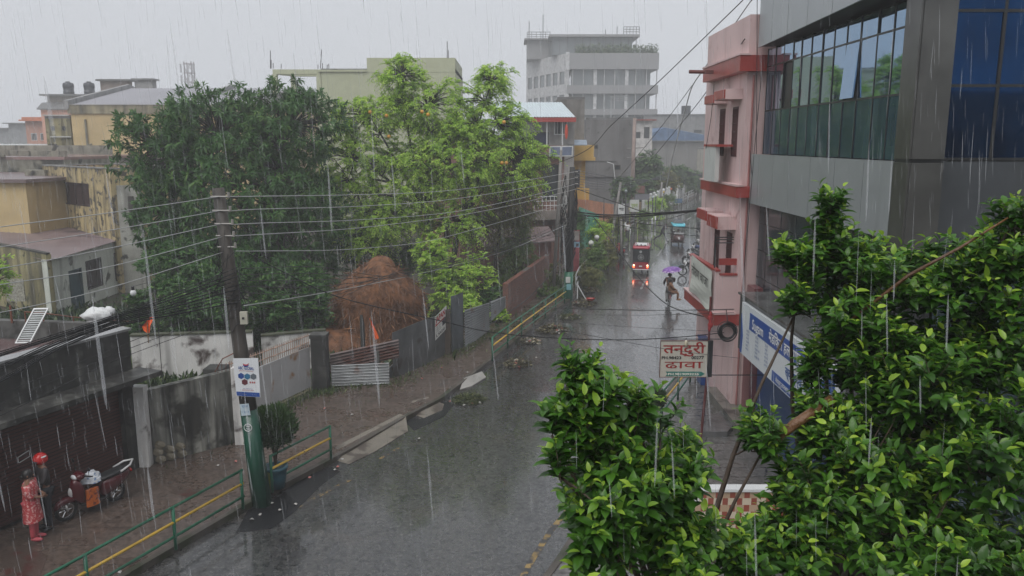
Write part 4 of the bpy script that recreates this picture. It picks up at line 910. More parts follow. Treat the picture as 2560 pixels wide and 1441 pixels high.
# spill mound
mb = MB(); mb.ball((cxh - 1.9, Yh - 1.4, .1), (2.0, 1.4, .95), 0, 18, 8); mb.build('straw_spill', hay, hs0, smooth=True)
om = M('orange cloth', (.85, .12, .015), rough=.6, var=.1, bump=0)
def flag(label, base, pts, pole_h):
    r = thing('orange_flag', label, 'flag', base); b = Vector(base); mb = MB(); mb.tube([b, b + Vector((.02, 0, pole_h))], .018, 5); mb.build('pole', M('bamboo', (.2, .12, .06)), r)
    mb = MB(); n = len(pts)
    for (l, rr__) in pts: pass
    L_ = [Vector(l) for l, q in pts]; Q_ = [Vector(q) for l, q in pts]; V = []
    for a, c in zip(L_, Q_):
        for t in (0, .33, .66, 1): p = a.lerp(c, t); V.append((p.x, p.y + .05 * math.sin(t * 6 + p.z * 5), p.z))
    mb._add(V, [(i * 4 + j, i * 4 + j + 1, (i + 1) * 4 + j + 1, (i + 1) * 4 + j) for i in range(n - 1) for j in range(3)]); mb.build('cloth', om, r)
Y1 = 27.1; f_ = lambda x, y: D(x, y, Y1)
flag('crumpled orange flag on the top of the peeling white wall', (f_(369, 832).x, Y1, 1.6), [(f_(376, 792), f_(388, 794)), (f_(366, 806), f_(381, 806)), (f_(357, 816), f_(377, 814)), (f_(360, 826), f_(376, 824)), (f_(366, 831), f_(373, 834))], f_(369, 795).z - 1.6)
Y1 = 28.5
flag('limp orange pennant in front of the haystack', (f_(925, 790).x, Y1, 0), [(f_(924, 795), f_(928, 797)), (f_(929, 815), f_(934, 815)), (f_(933, 834), f_(942, 832)), (f_(938, 850), f_(947, 846))], f_(925, 792).z)

# ---------------------------------------------------------------- railings
def railing(label, pts, posts, h=.92, gr=greenp, mid=yellowp, name='railing', r=.031, group=None, base=.13):
    P = [Vector((p[0], p[1], base)) for p in pts]; root = thing(name, label, 'railing', P[0], group=group)
    L_ = [0]
    for a, b in zip(P, P[1:]): L_.append(L_[-1] + (b - a).length)
    def at(t):
        s = t * L_[-1]
        for i in range(len(P) - 1):
            if s <= L_[i + 1] + 1e-6: return P[i].lerp(P[i + 1], (s - L_[i]) / (L_[i + 1] - L_[i]))
        return P[-1]
    for (z, m, nm) in ((h, gr, 'top_rail'), (h * .64, mid, 'middle_rail'), (h * .3, gr, 'bottom_rail')):
        if m is None: continue
        mb = MB(); mb.tube([p + Vector((0, 0, z)) for p in P], r, 7); mb.build(nm, m, root, smooth=True)
    for t in posts:
        p = at(t); mb = MB(); mb.tube([p - Vector((0, 0, .02)), p + Vector((0, 0, h + .02))], r * 1.15, 7); mb.build('post', gr, root, smooth=True)
    return root
def kp(Y, off=-.32, poly=KL): return (kx(poly, Y) + off, Y)
railing('near green railing with a yellow middle rail, running out of the picture by the shop', [(G(612, 1268, .13) + (G(440, 1372, .13) - G(612, 1268, .13)) * 5.2)[:2], G(612, 1268, .13)[:2]], [0, .2, .4, .6154, .8077, .995])
railing('short green railing with a yellow middle rail beside the potted conifer', [G(681, 1230, .13)[:2], G(828, 1148, .13)[:2]], [0, 1])
railing('long green railing with a yellow middle rail reaching the far utility pole', [G(1231, 902, .13)[:2], G(1300, 845, .13)[:2], G(1360, 798, .13)[:2], G(1414, 757, .13)[:2]], [0, .17, .34, .5, .67, .83, .98])
railing('green and yellow railing along the opposite pavement, behind the hand painted board', [G(1600, 1110, .13)[:2], G(1664, 1040, .13)[:2], G(1693, 1002, .13)[:2], G(1760, 905, .13)[:2], (9.2, 34.6), (10.6, 38)], [0, .12, .24, .36, .52, .68, .84, 1])
wr = M('white rail paint', (.42, .43, .43), rough=.4, patch=.3, patch_col=(.2, .06, .05), pscale=5)
railing('white and maroon railing just beyond the far utility pole', [kp(44.5, -.1), kp(47, -.3), kp(52, -.3)], [0, .33, .66, 1], mid=wr, gr=wr, h=1.0)
railing('white railing beside the man in the white shirt', [kp(55, -.2), kp(58.5, -.3), kp(62, -.35)], [0, .25, .5, .75, 1], mid=wr, gr=wr, h=1.0)
railing('pale railing with slanted top beyond the man in the white shirt', [kp(65.5, -.1), kp(70, -.35), kp(75, -.35)], [0, .2, .4, .6, .8, 1], mid=wr, gr=wr, h=1.0)
railing('weathered pale railing opposite the blue cycle rickshaw', [kp(78, -.35), kp(88, -.35), kp(96, -.4)], [i / 9 for i in range(10)], mid=wr, gr=wr, h=1.05, r=.035)
railing('farthest pale railing where the street bends away', [kp(100, -.4), kp(110, -.4), kp(124, -.4), kp(140, -.4)], [i / 13 for i in range(14)], mid=wr, gr=wr, h=1.1, r=.05)

# ---------------------------------------------------------------- utility poles
polem = M('weathered pole concrete', (.055, .047, .04), var=.35, streak=.5, patch=.25, rough=.6)
def lerp3(P, t):
    s = t * (len(P) - 1); i = min(int(s), len(P) - 2); return P[i].lerp(P[i + 1], s - i)
Yp = 17.9
pb = G(655, 1262, .0); pt_ = D(545, 470, Yp + .15)
pole1 = thing('utility_pole', 'leaning concrete utility pole with a green painted foot and a white sign', 'utility pole', pb)
ax = (pt_ - pb); zt_ = lambda z: pb + ax * (z / pt_.z)
mb = MB(); mb.tube([zt_(z) for z in (-.1, 1.0, 2.35)], [.235, .215, .195], 16); mb.build('green_base', M('dark green paint', (.005, .055, .032), rough=.25, var=.3, streak=.2), pole1, smooth=True)
mb = MB(); mb.tube([zt_(z) for z in (2.352, 4, 5.5, pt_.z)], [.19, .165, .15, .13], 14); mb.build('shaft', polem, pole1, smooth=True)
mb = MB(); c = D(610, 795, Yp - .25); mb.cbox(c, (.16, .1, .28), (0, 0, .1), 0); mb.cbox(c + Vector((0, -.056, 0)), (.05, .012, .05), (0, 0, .1), 1); mb.build('meter_box', [M('box cream', (.45, .44, .36), rough=.4), mull], pole1)
mb = MB(); c = zt_(2.28) + Vector((-.02, -.205, .13)); mb.cbox(c + Vector((.0, 0, .0)), (.21, .01, .28), (0, R(-5), 0), 0)
put_text(mb, 'सूचना', c + Vector((0, -.008, .06)), (1, 0, 0), (0, 0, 1), .07, 1, 0); put_text(mb, '1 24 7', c + Vector((0, -.008, -.08)), (1, 0, 0), (0, 0, 1), .07, 1, 0)
mb.build('paper_notice', [M('sticker blue white', (.5, .6, .66), bump=0, rough=.4), M('ink blue', (.02, .15, .35), bump=0)], pole1)
mb = MB(); c = zt_(1.98) + Vector((.0, -.215, 0)); mb.torus(c, (0, 1, 0), .088, .009, 0, 24, 4); put_text(mb, 'सफा', c + Vector((0, -.004, .012)), (1, 0, 0), (0, 0, 1), .062, 0, .002); put_text(mb, 'राख', c + Vector((0, -.004, -.05)), (1, 0, 0), (0, 0, 1), .055, 0, .002)
mb.build('round_stencil', whitep, pole1)
ins = M('insulator', (.25, .24, .22), rough=.3, bump=0)
wires_at = []
for k, y in enumerate((492, 527, 560, 590, 618)):
    c = D((549, 553, 559, 562, 566)[k], y, Yp); wires_at.append(c)
    mb = MB(); mb.tube([c - Vector((.2, .0, 0)), c + Vector((.22, 0, 0))], .018, 5); mb.tube([c + Vector((.2, 0, -.02)), c + Vector((.2, 0, .1))], .03, 6); mb.build('insulator', ins, pole1)
mb = MB()
for k in range(26):
    z0 = 4.6 + 1.5 * RNG.random(); a0 = RNG.random() * 6.28; pts = []
    for t in np.linspace(0, 1, 7): p = zt_(z0 + (t - .5) * (.3 + .8 * RNG.random())); q_ = .17 + .25 * math.sin(t * 3.1) * RNG.random(); pts.append(p + Vector((q_ * math.cos(a0 + t * 2.5), q_ * math.sin(a0 + t * 2.5), -.15 * math.sin(t * 3.1))))
    mb.tube(pts, .006 + .006 * RNG.random(), 4)
mb.build('cable_tangle', blackp, pole1)
# sign on pole
ys_ = Yp - .32; a, b, c, d = D(582, 897, ys_), D(645, 896, ys_), D(591, 990, ys_), D(651, 994, ys_)
sg = MB(); sg.extr([c, d, b, a], (0, .02, 0), 0)
def bil(u, v, t=-.006): p = (c.lerp(d, u)).lerp(a.lerp(b, u), v); return p + Vector((0, t, 0))
def pquad(u0, u1, v0, v1, mi): sg.extr([bil(u0, v0), bil(u1, v0), bil(u1, v1), bil(u0, v1)], (0, .003, 0), mi)
pquad(.02, .98, .01, .12, 1)
xd_, yd_ = (d - c), (a - c)
Wp = xd_.length
put_text(sg, 'ABC GLOBAL', bil(.5, .71), xd_, yd_, .1, 1, .002, width=Wp * .66)
put_text(sg, 'EDUCATION CONSULTANCY', bil(.5, .66), xd_, yd_, .035, 2, 0, width=Wp * .6)
put_text(sg, 'CALL FOR DETAILS', bil(.5, .2), xd_, yd_, .03, 1, 0, width=Wp * .4); put_text(sg, 'ADMISSION OPEN', bil(.5, .155), xd_, yd_, .035, 2, 0, width=Wp * .5)
put_text(sg, 'PHONE        WEB', bil(.5, .045), xd_, yd_, .035, 0, 0, width=Wp * .7)
for (u, v, mi) in ((.27, .54, 1), (.52, .53, 3), (.77, .53, 4), (.4, .38, 5)):
    q = bil(u, v); sg.extr([q + Vector((.075 * math.cos(R(60 * k + 30)), 0, .075 * math.sin(R(60 * k + 30)))) for k in range(6)], (0, .003, 0), mi)
for u in (.63, .72, .8): put_text(sg, 'a', bil(u, .36), xd_, yd_, .08, 2, .003)
for k, mi in ((0, 2), (1, 1)):       # the curved two-tone badge
    cc = bil(.5, .86); pts1 = [cc + Vector((.07 * math.cos(R(t)), 0, .07 * math.sin(R(t)) + .02 - .03 * k)) for t in range(200, 345, 18)]; pts2 = [cc + Vector((.07 * math.cos(R(t)), 0, .045 * math.sin(R(t)) + .03 - .03 * k)) for t in range(344, 199, -18)]
    sg.extr(pts1 + pts2, (0, .003, 0), mi)
tag(sg.build('pole_sign', [M('sign board white', (.68, .70, .72), rough=.3, var=.02, bump=0), M('ink navy', (.02, .07, .28), bump=0), M('ink red', (.4, .03, .03), bump=0), M('ink teal', (.03, .16, .3), bump=0), M('ink grey', (.12, .14, .16), bump=0), M('ink maroon', (.12, .02, .03), bump=0)], None), 'white advertising board headed ABC GLOBAL tied to the near utility pole', 'sign')
# second pole with tangle
P2b = G(1420, 752, 0); P2t = D(1431, 418, P2b.y)
pole2 = thing('utility_pole', 'black utility pole smothered in tangled cables at the end of the long railing', 'utility pole', P2b)
q2 = lambda z: P2b.lerp(P2t, z / P2t.z)
mb = MB(); mb.tube([q2(-.05), q2(1.6)], [.26, .24], 12); mb.build('green_base', greenp, pole2, smooth=True)
mb = MB(); mb.tube([q2(1.62), q2(4), q2(P2t.z)], [.22, .2, .14], 12); mb.build('shaft', M('dark pole', (.03, .028, .027), var=.4), pole2, smooth=True)
mb = MB()
for k in range(70):
    z0 = 2.4 + 3.2 * RNG.random() ** .8; a0 = RNG.random() * 6.28; L_ = .6 + 2.2 * RNG.random(); pts = []
    for t in np.linspace(0, 1, 7): rr__ = .22 + .12 * RNG.random() + .15 * math.sin(t * 3.1); zq = z0 + (t - .5) * L_; p = q2(max(.8, zq)); pts.append(p + Vector((rr__ * math.cos(a0 + t * 1.2) - .12, rr__ * math.sin(a0 + t * 1.2), 0)))
    mb.tube(pts, .012 + .01 * RNG.random(), 4)
mb.build('cable_tangle', blackp, pole2)
mb = MB()
for k in range(5):
    z0 = 5.2 + .35 * k; p = q2(z0) + Vector((-.25 - .05 * k, -.1, 0)); mb.tube([p, p + Vector((-.1, 0, -.5)), p + Vector((.05, 0, -.9 - .2 * k)), p + Vector((-.12, 0, -1.4))], .022, 4)
mb.build('pale_loops', M('pale cable', (.4, .4, .39), bump=0), pole2)
for k, y in enumerate((430, 444, 460, 474)):
    cc = D(1432, y, P2b.y); mb = MB(); mb.tube([cc - Vector((.25, 0, 0)), cc + Vector((.28, 0, 0))], .03, 5); mb.build('insulator', ins, pole2)
for k, (x, y, c3, lb) in enumerate(((1420, 718, (.2, .45, .5), 'pale blue'), (1418, 700, (.55, .56, .54), 'white'))):
    mb = MB(); cc = D(x + 2, y, P2b.y - .27); mb.cbox(cc, (.25, .01, .32)); mb.build('paper_notice', M('notice ' + lb, c3, bump=0), pole2)
mb = MB(); cc = D(1441, 590, P2b.y - .1); mb.cbox(cc, (.3, .06, .5)); 
tag(mb.build('hanging_board', M('faded poster', (.28, .26, .24), var=.3, scale=5), None), 'small faded board wired to the right of the tangled pole', 'board')
mb = MB(); cc = D(1442, 612, P2b.y - .1); mb.cbox(cc, (.3, .06, .3), (0, 0, 0), 0); mb.cbox(cc + Vector((.03, -.035, -.02)), (.14, .01, .17), (0, 0, 0), 1); tag(mb.build('hanging_board', [M('portrait blue', (.2, .33, .42)), M('portrait dark', (.05, .04, .04))], None), 'small blue poster panel wired under the faded board', 'board')
# braces at pole foot
mb = MB(); a = P2b + Vector((.5, 0, .1)); mb.tube([a, a + Vector((.02, 0, .95))], .03, 5); mb.tube([a + Vector((.02, 0, .75)), a + Vector((.45, 0, 0))], .03, 5); tag(mb.build('stay_post', whitep, None), 'white forked stay post at the foot of the tangled pole', 'post')
# other poles
def simple_pole(label, base, top, r, mat, extra=None):
    rt = thing('utility_pole', label, 'utility pole', base); mb = MB(); mb.tube([base, Vector(base).lerp(Vector(top), .5), top], [r, r * .85, r * .7], 9); mb.build('shaft', mat, rt, smooth=True)
    if extra: extra(rt)
    return rt
gpol = M('pale concrete pole', (.2, .19, .18), var=.2, streak=.3)
B = G(1384, 726, 0); simple_pole('thin pale grey pole just left of the tangled pole', B, D(1403, 376, B.y), .11, gpol)
B = G(1567, 640, 0); 
def xarm(rt):
    for z in (8.0, 8.8):
        mb = MB(); p = D(1588, 395 if z < 8.4 else 372, 80); mb.tube([p - Vector((.8, 0, 0)), p + Vector((.8, 0, .1))], .05, 5); mb.build('crossarm', gpol, rt)
simple_pole('tall pinkish grey pole rising past the grey concrete block', (D(1577, 560, 80).x, 80, 0), D(1587, 296, 80), .24, M('pink grey pole', (.25, .19, .17), streak=.3), xarm)
simple_pole('leaning pale wooden pole by the orange wall', (D(1519, 600, 56).x, 56, 0), D(1552, 456, 56.3), .12, gpol)
simple_pole('slim grey pole with a white painted foot near the parked red scooter', (G(1553, 655).x, G(1553, 655).y, 0), D(1553, 548, G(1553, 655).y), .1, gpol)
simple_pole('distant pale pole on the bend of the street', (D(1648, 560, 95).x, 95, 0), D(1655, 455, 95), .16, gpol)
simple_pole('thin pole in front of the green sheeting', (D(1510, 600, 60).x, 60, 0), D(1510, 494, 60), .05, darkmetal)
# potted conifer
pc = thing('potted_conifer', 'round clipped conifer in a blue and yellow pot by the near pole', 'potted plant', G(692, 1218, .13))
b = G(692, 1218, .13); mb = MB()
mb.loft([[(b.x + r * math.cos(2*math.pi*j/14), b.y + r * math.sin(2*math.pi*j/14), b.z + z) for j in range(14)] for z, r in ((0, .2), (.3, .25), (.48, .27), (.5, .3), (.56, .3), (.56, .24), (.5, .23))], 0); o = mb.build('pot', [M('pot blue', (.02, .075, .10), rough=.4), M('pot yellow', (.22, .24, .05), rough=.4)], pc, smooth=True)
for p in o.data.polygons:
    if p.center.x < -.05 and p.center.z < .47: p.material_index = 1
mb = MB()
for dx, dy in ((-.1, 0), (.05, .06), (.12, -.04), (0, -.1)): mb.tube([b + Vector((0, 0, .5)), b + Vector((dx * .4, dy * .4, .95)), b + Vector((dx * 3, dy * 3, 1.7))], [.03, .025, .01], 5)
mb.build('stem', M('bark', (.06, .04, .028), var=.4, bump=.5), pc)
conl = leaf_mat('conifer leaf', (.012, .03, .01), (.03, .075, .015), (.07, .13, .03), .6, .1)
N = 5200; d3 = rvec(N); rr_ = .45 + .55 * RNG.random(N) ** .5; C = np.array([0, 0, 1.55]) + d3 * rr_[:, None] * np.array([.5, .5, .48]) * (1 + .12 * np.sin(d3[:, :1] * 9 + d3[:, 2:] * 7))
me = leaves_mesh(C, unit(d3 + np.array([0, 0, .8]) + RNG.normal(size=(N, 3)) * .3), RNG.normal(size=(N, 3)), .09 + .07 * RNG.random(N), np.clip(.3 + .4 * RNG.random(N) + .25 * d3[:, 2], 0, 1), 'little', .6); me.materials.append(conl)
o = bpy.data.objects.new('foliage', me); COL.objects.link(o); o.parent = pc
r2 = dup(pc, G(1634, 1075, .13), 1.0, 'clipped conifer in a pot beside the opposite railing, half hidden by leaves'); r2.scale = (.62, .62, .62)
# ---------------------------------------------------------------- buildings on the left and beyond
yel_w = M('stained ochre plaster', (.55, .42, .22), var=.12, scale=.6, streak=.2, streak_col=(.12, .10, .07), sscale=1.2, rough=.7, bump=.05)
ruin_w = M('ruined ochre plaster', (.50, .40, .21), var=.25, scale=.9, streak=.75, streak_col=(.06, .055, .045), patch=.42, patch_col=(.09, .08, .065), pscale=2.6, sscale=3, rough=.8)
moss_w = M('mossy ochre plaster', (.28, .25, .13), var=.35, scale=.7, streak=.7, patch=.35, patch_col=(.07, .075, .04), pscale=2.2, rough=.7)
house_w = M('grey green plaster', (.60, .62, .56), var=.12, streak=.3, streak_col=(.06, .06, .055), patch=.25, patch_col=(.08, .08, .07), rough=.7)
mossyg = M('mossy grey parapet', (.22, .21, .17), var=.35, streak=.5, patch=.4, patch_col=(.035, .035, .03), pscale=.9)
rust_roof = M('old maroon roof sheet', (.17, .125, .125), var=.2, scale=.5, rough=.35, patch=.3, patch_col=(.08, .06, .065), pscale=.5, bump=.05)
pink_roof = M('wet pink terrace', (.24, .15, .14), var=.25, scale=.5, rough=.25, patch=.4, patch_col=(.12, .11, .10), pscale=.4)
grey_roof = M('wet grey terrace', (.16, .16, .16), var=.25, scale=.5, rough=.3, patch=.3)
def corr_roof(mb, q, n, amp=.03):
    """corrugated sheet on quad q (eave a->b, ridge d->c), ribs run up the slope"""
    a, b, c, d = [Vector(p) for p in q]; up = (b - a).cross(d - a).normalized(); up = up if up.z > 0 else -up; k = len(mb.v)
    for i in range(2 * n + 1):
        t = i / (2 * n); o = up * (amp if i % 2 else -amp); mb.v.append(tuple(a.lerp(b, t) + o)); mb.v.append(tuple(d.lerp(c, t) + o))
    for i in range(2 * n): mb.f.append((k + 2 * i, k + 2 * i + 2, k + 2 * i + 3, k + 2 * i + 1)); mb.m.append(0)
    return mb
# low house with the maroon roof
lh = thing('low_house', 'low old house with a maroon sheet roof, teal door and shuttered windows beyond the shop', 'house', (-22.4, 38.2, 0))
A_, B_, C_, D_ = Vector((-22.45, 38.2, 0)), Vector((-22.55, 50, 0)), Vector((-39, 61, 0)), Vector((-34.5, 46.5, 0))
dE = (B_ - A_).normalized(); nE = Vector((dE.y, -dE.x, 0)); LE = (B_ - A_).length
fy = lambda x: PX(x, 700, -22.48).y - 38.2
hE = [(fy(172), fy(206), .0, 2.05, dict(kind='door', fm=M('teal frame', (.02, .06, .065)), pm=M('teal door', (.012, .06, .08), rough=.4), sub='panel')), (fy(217), fy(258), .75, 2.3, dict(kind='window', pm=M('brown shutters', (.045, .03, .028)), bars=2)), (fy(290), fy(301), .7, 2.3, dict(kind='window', pm=M('brown shutters', (.045, .03, .028))))]
mb = MB(); holed(mb, A_, dE, nE, LE, 0, 2.9, .25, [h[:4] for h in hE]); mb.build('wall', house_w, lh)
for h in hE: opening(lh, A_, dE, nE, h[:4], h[4].get('fm', M('dark frame', (.05, .045, .04))), h[4]['pm'], h[4]['kind'], h[4].get('bars', 0), .25, None, h[4].get('sub', 'pane'))
mb = MB(); mb.wall((D_.x, D_.y), (A_.x - .02, A_.y), .25, 0, (3.5, 3.15)); mb.build('side_wall', moss_w, lh)
mb = MB(); mb.prism([(D_.x, D_.y - .06), (A_.x + .05, A_.y - .06), (A_.x + .05, A_.y + .25), (D_.x, D_.y + .25)], [3.5, 3.15, 3.15, 3.5], [3.58, 3.23, 3.23, 3.58]); mb.build('coping', concrete_d, lh)
mb = MB(); mb.wall((C_.x, C_.y), (B_.x, B_.y), .3, 0, (4.6, 3.95)); mb.build('rear_wall', mossyg, lh)
mb = MB(); corr_roof(mb, [(A_.x + .2, A_.y - .2, 2.88), (B_.x + .25, B_.y, 3.1), (C_.x, C_.y, 4.1), (D_.x, D_.y + .3, 3.45)], 60, .025); mb.build('roof', rust_roof, lh)
mb = MB(); pcs = [D(0, 498, 58), D(85, 512, 53)]; mb.tube([pcs[0], pcs[1]], .12, 5); mb.tube([pcs[0] - Vector((0, 0, .35)), pcs[1] - Vector((0, 0, .35))], .1, 5); tag(mb.build('pipe_stack', whitep, None), 'pale pipes lying along the top of the maroon roof', 'pipes')
mb = MB(); mb.cbox((-24.0, 38.0, 1.45), (.9, .06, 1.1)); 
tag(mb.build('lattice_screen', M('lattice', (.3, .29, .24), var=.5, scale=14), None), 'pale lattice screen against the mossy side wall of the low house', 'screen')
# ruined ochre block
wd = dict(pm=M('maroon planks', (.035, .015, .015), var=.3, scale=5), bars=3, fm=M('maroon planks frame', (.03, .014, .013)))
rn, a0, d0, n0, W0 = building('ruined_block', 'ruined ochre block with flaking plaster and one dark shuttered window', (-29.9, 51.5), (-22.3, 44.8), 4.5, 6.6, ruin_w, pink_roof, S=[(2.7, 7.0, 4.75, 6.1, wd)], parapet=.4, sl=M('grey coping', (.2, .2, .19)))
mb = MB(); p = Vector((-29.9, 51.5, 0)); mb.wall((-30.9, 51.2), (-29.4, 50.8), .6, 0, 6.75); mb.build('buttress', mossyg, rn)
mb = MB(); mb.box((-22.3, 45.0, 0), (-20.9, 45.3, 6.1), 0); mb.box((-21.5, 44.93, 3.6), (-21.2, 44.998, 5.5), 1); mb.build('pale_wall', [M('pale stained wall', (.30, .30, .27), streak=.5, patch=.3), M('dark frame', (.05, .045, .04))], rn)
building('ochre_annex', 'ochre annex under a maroon sheet roof at the left edge of the view', (-42, 48.5), (-27.9, 46.2), 9, 6.2, yel_w, rust_roof, over=.35)
r_, *_ = building('terrace_block', 'wide old terrace with a puddled pink roof and a blackened rear parapet', (-80, 64), (-31.5, 57), 13, 7.25, mossyg, pink_roof, over=.05)
mb = MB(); mb.wall((-84, 76.8), (-33.9, 68.5), .3, 5.0, (8.25, 8.2)); mb.build('rear_parapet', mossyg, r_)
mb = MB(); mb.wall((-60, 60.6), (-36, 57.4), .2, 7.45, 7.62); mb.wall((-44, 66), (-32, 58), .2, 7.45, 7.85); mb.build('low_kerb', mossyg, r_)
mb = MB(); pts = [(-52, 70), (-45, 69)]; mb.wall(pts[0], pts[1], 1.5, 7.46, 7.9); tag(mb.build('roof_slab', M('pale slab', (.42, .44, .43), rough=.3), None), 'pale low shed roof beyond the blackened parapet', 'roof')
mb = MB(); corr_roof(mb, [(-95, 92, 7.9), (-46, 90, 7.9), (-48, 110, 8.2), (-100, 112, 8.2)], 40, .04)
mb.box((-95, 92.5, 0), (-46, 92.8, 7.8)); tag(mb.build('long_shed', M('pale sheet roof', (.45, .48, .47), rough=.35), None), 'long low shed with a pale green roof behind the terrace', 'shed')
# big ochre warehouse with a grey gabled roof
wh = thing('warehouse', 'large ochre warehouse with a wide grey pitched roof and raised gable ends', 'warehouse', (-34, 74, 0))
Ze, Zr, Ye, Yr = 11.75, 14.0, 74.0, 86.0
mb = MB(); mb.box((-39.9, Ye, 0), (-22.6, Ye + .4, Ze)); mb.box((-39.9, Ye + .4, 0), (-39.5, 98, Ze)); mb.box((-23, Ye + .4, 0), (-22.6, 98, Ze)); mb.build('wall', yel_w, wh)
mb = MB(); mb.box((-40.1, Ye - .15, Ze - .75), (-22.5, Ye - .003, Ze + .05)); mb.build('eave_band', M('stained band', (.30, .27, .18), streak=.7, sscale=1.4), wh)
wroof = M('grey sheet roof', (.27, .265, .29), rough=.3, var=.1, scale=.3, streak=0, bump=.03)
mb = MB(); corr_roof(mb, [(-39.9, Ye - .2, Ze), (-22.6, Ye - .2, Ze), (-22.6, Yr, Zr), (-39.9, Yr, Zr)], 55, .03); corr_roof(mb, [(-39.9, 98, Ze), (-22.6, 98, Ze), (-22.6, Yr, Zr), (-39.9, Yr, Zr)], 55, .03); mb.build('roof', wroof, wh)
for x in (-40.3, -29.4, -22.6):
    mb = MB(); mb.extr([(x, Ye - .3, Ze - .3), (x, Yr, Zr - .3), (x, 98, Ze - .3), (x, 98, Ze + .35), (x, Yr, Zr + .4), (x, Ye - .3, Ze + .4)], (.4, 0, 0)); mb.build('gable_parapet', M('grey parapet', (.24, .24, .24), var=.2, streak=.3), wh)
mb = MB(); mb.tube([(-38.6, Ye - .1, 10.5), (-38.6, Ye - .1, 0)], .09, 6); mb.tube([(-38.2, Ye - .1, 8.3), (-38.5, Ye - .12, 8.2)], .07, 5); mb.build('drain_pipe', M('grey pipe', (.2, .19, .15)), wh)
bd, *_ = building('warehouse_annex', 'small mossy ochre annex with two vent holes at the end of the warehouse', D(112, 300, 74.2)[:2], D(175, 300, 74.1)[:2], 6, D(112, 291, 74.2).z - .2, moss_w, grey_roof, S=[(.5, .85, 9.5, 9.9), (1.5, 1.85, 9.5, 9.9), (.1, .9, 6.5, 8.3, dict(pm=M('brown shutters', (.045, .03, .028))))])
mb = MB(); mb.box((D(124, 318, 74).x, 73.9, 8.9), (D(176, 318, 74).x, 74.05, 9.0)); mb.box((D(110, 318, 74).x, 73.95, D(112, 291, 74.2).z + .02), (D(176, 318, 74).x, 74.6, D(112, 289, 74.2).z + .06)); mb.build('ledge', M('pale ledge', (.45, .45, .43)), bd)
# roof cabins showing over the ridge
dx = lambda x, y, Y: (D(x, y, Y).x, Y)
building('roof_cabin', 'brown roof cabin with a sloping top above the warehouse ridge', dx(250, 205, 97), dx(318, 205, 97), 1.2, D(250, 203, 97).z, M('brown grey wall', (.22, .18, .16)), grey_roof, over=.35)
building('roof_cabin', 'small grey roof cabin right of the brown one on the warehouse skyline', dx(336, 205, 101), dx(380, 205, 101), 1.2, D(336, 201, 101).z, M('light grey wall', (.27, .27, .27)), grey_roof, over=.3)
# tank house and the orange houses
zT = D(150, 240, 112).z
th_, *_ = building('tank_house', 'tall hazy house with two black water tanks on its roof', dx(117, 237, 112), dx(240, 237, 112), 10, zT, M('brown grey wall 2', (.22, .19, .17)), grey_roof, S=[(.7, 1.5, zT - 1.9, zT - 1.3, dict(pm=whitep)), (.7, 1.5, zT - 3.1, zT - 2.5, dict(pm=whitep))], over=.7)
mb = MB(); xa, xb, z0_, z1_ = D(104, 300, 111).x, D(240, 300, 111).x, 7.0, D(104, 275, 111).z; mb.box((xa, 111, z0_), (xb, 118, z1_), 0); mb.prism([(xa - .3, 110.6), (xb, 110.6), (xb, 111.98), (xa - .3, 111.98)], [z1_ + .02] * 4, [z1_ + .15, z1_ + .15, z1_ + 1.2, z1_ + 1.0], 1); mb.build('lower_storey', [M('salmon wall', (.50, .26, .19), var=.1), grey_roof], th_)
for px_ in (171, 223):
    x = D(px_, 220, 113).x; zb0 = zT + .21
    t = thing('water_tank', 'black ribbed water tank, %s one on the roof of the tank house' % ('left' if px_ < 200 else 'right'), 'water tank', (x, 113, zb0)); mb = MB()
    rg = [[(x + r * .6 * math.cos(2*math.pi*j/16), 113 + r * .6 * math.sin(2*math.pi*j/16), zb0 + z * .62) for j in range(16)] for z, r in ((0, 1.15), (.7, 1.17), (.75, 1.1), (1.5, 1.12), (1.55, 1.2), (2.3, 1.15), (2.5, 1.0), (2.6, .6), (2.65, .5))]
    mb.loft(rg); mb.build('body', M('tank black', (.03, .035, .045), rough=.4, bump=0), t, smooth=True); mb = MB(); mb.tube([(x, 113, zb0 + 1.64), (x, 113, zb0 + 1.74)], .3, 12); mb.build('lid', M('tank black', (.03, .035, .045)), t)
oh, *_ = building('orange_house', 'salmon house with an orange flat roof and white barred windows', dx(63, 310, 124), dx(118, 310, 124), 12, D(63, 303, 124).z, M('salmon wall', (.50, .26, .19), var=.1), M('orange band', (.55, .17, .08), var=.15), S=[(.7, 1.6, 8.7, 9.8, dict(fm=whitep, bars=3)), (2.1, 3.1, 8.7, 9.8, dict(fm=whitep, bars=3))], over=.6)
mb = MB(); mb.box((D(52, 300, 123).x, 123.2, D(52, 303, 123).z), (D(118, 300, 123).x, 123.4, D(52, 293, 123).z)); mb.build('roof_band', M('orange band', (.55, .17, .08), var=.15), oh)
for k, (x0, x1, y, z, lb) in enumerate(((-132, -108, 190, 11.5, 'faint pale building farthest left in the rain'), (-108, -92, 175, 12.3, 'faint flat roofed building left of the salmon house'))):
    building('distant_building', lb, (x0, y), (x1, y), 14, z, M('hazy grey wall', (.22, .23, .24)), grey_roof, S=[(4, 6, 7, 9), (9, 11, 7, 9)], over=.8)
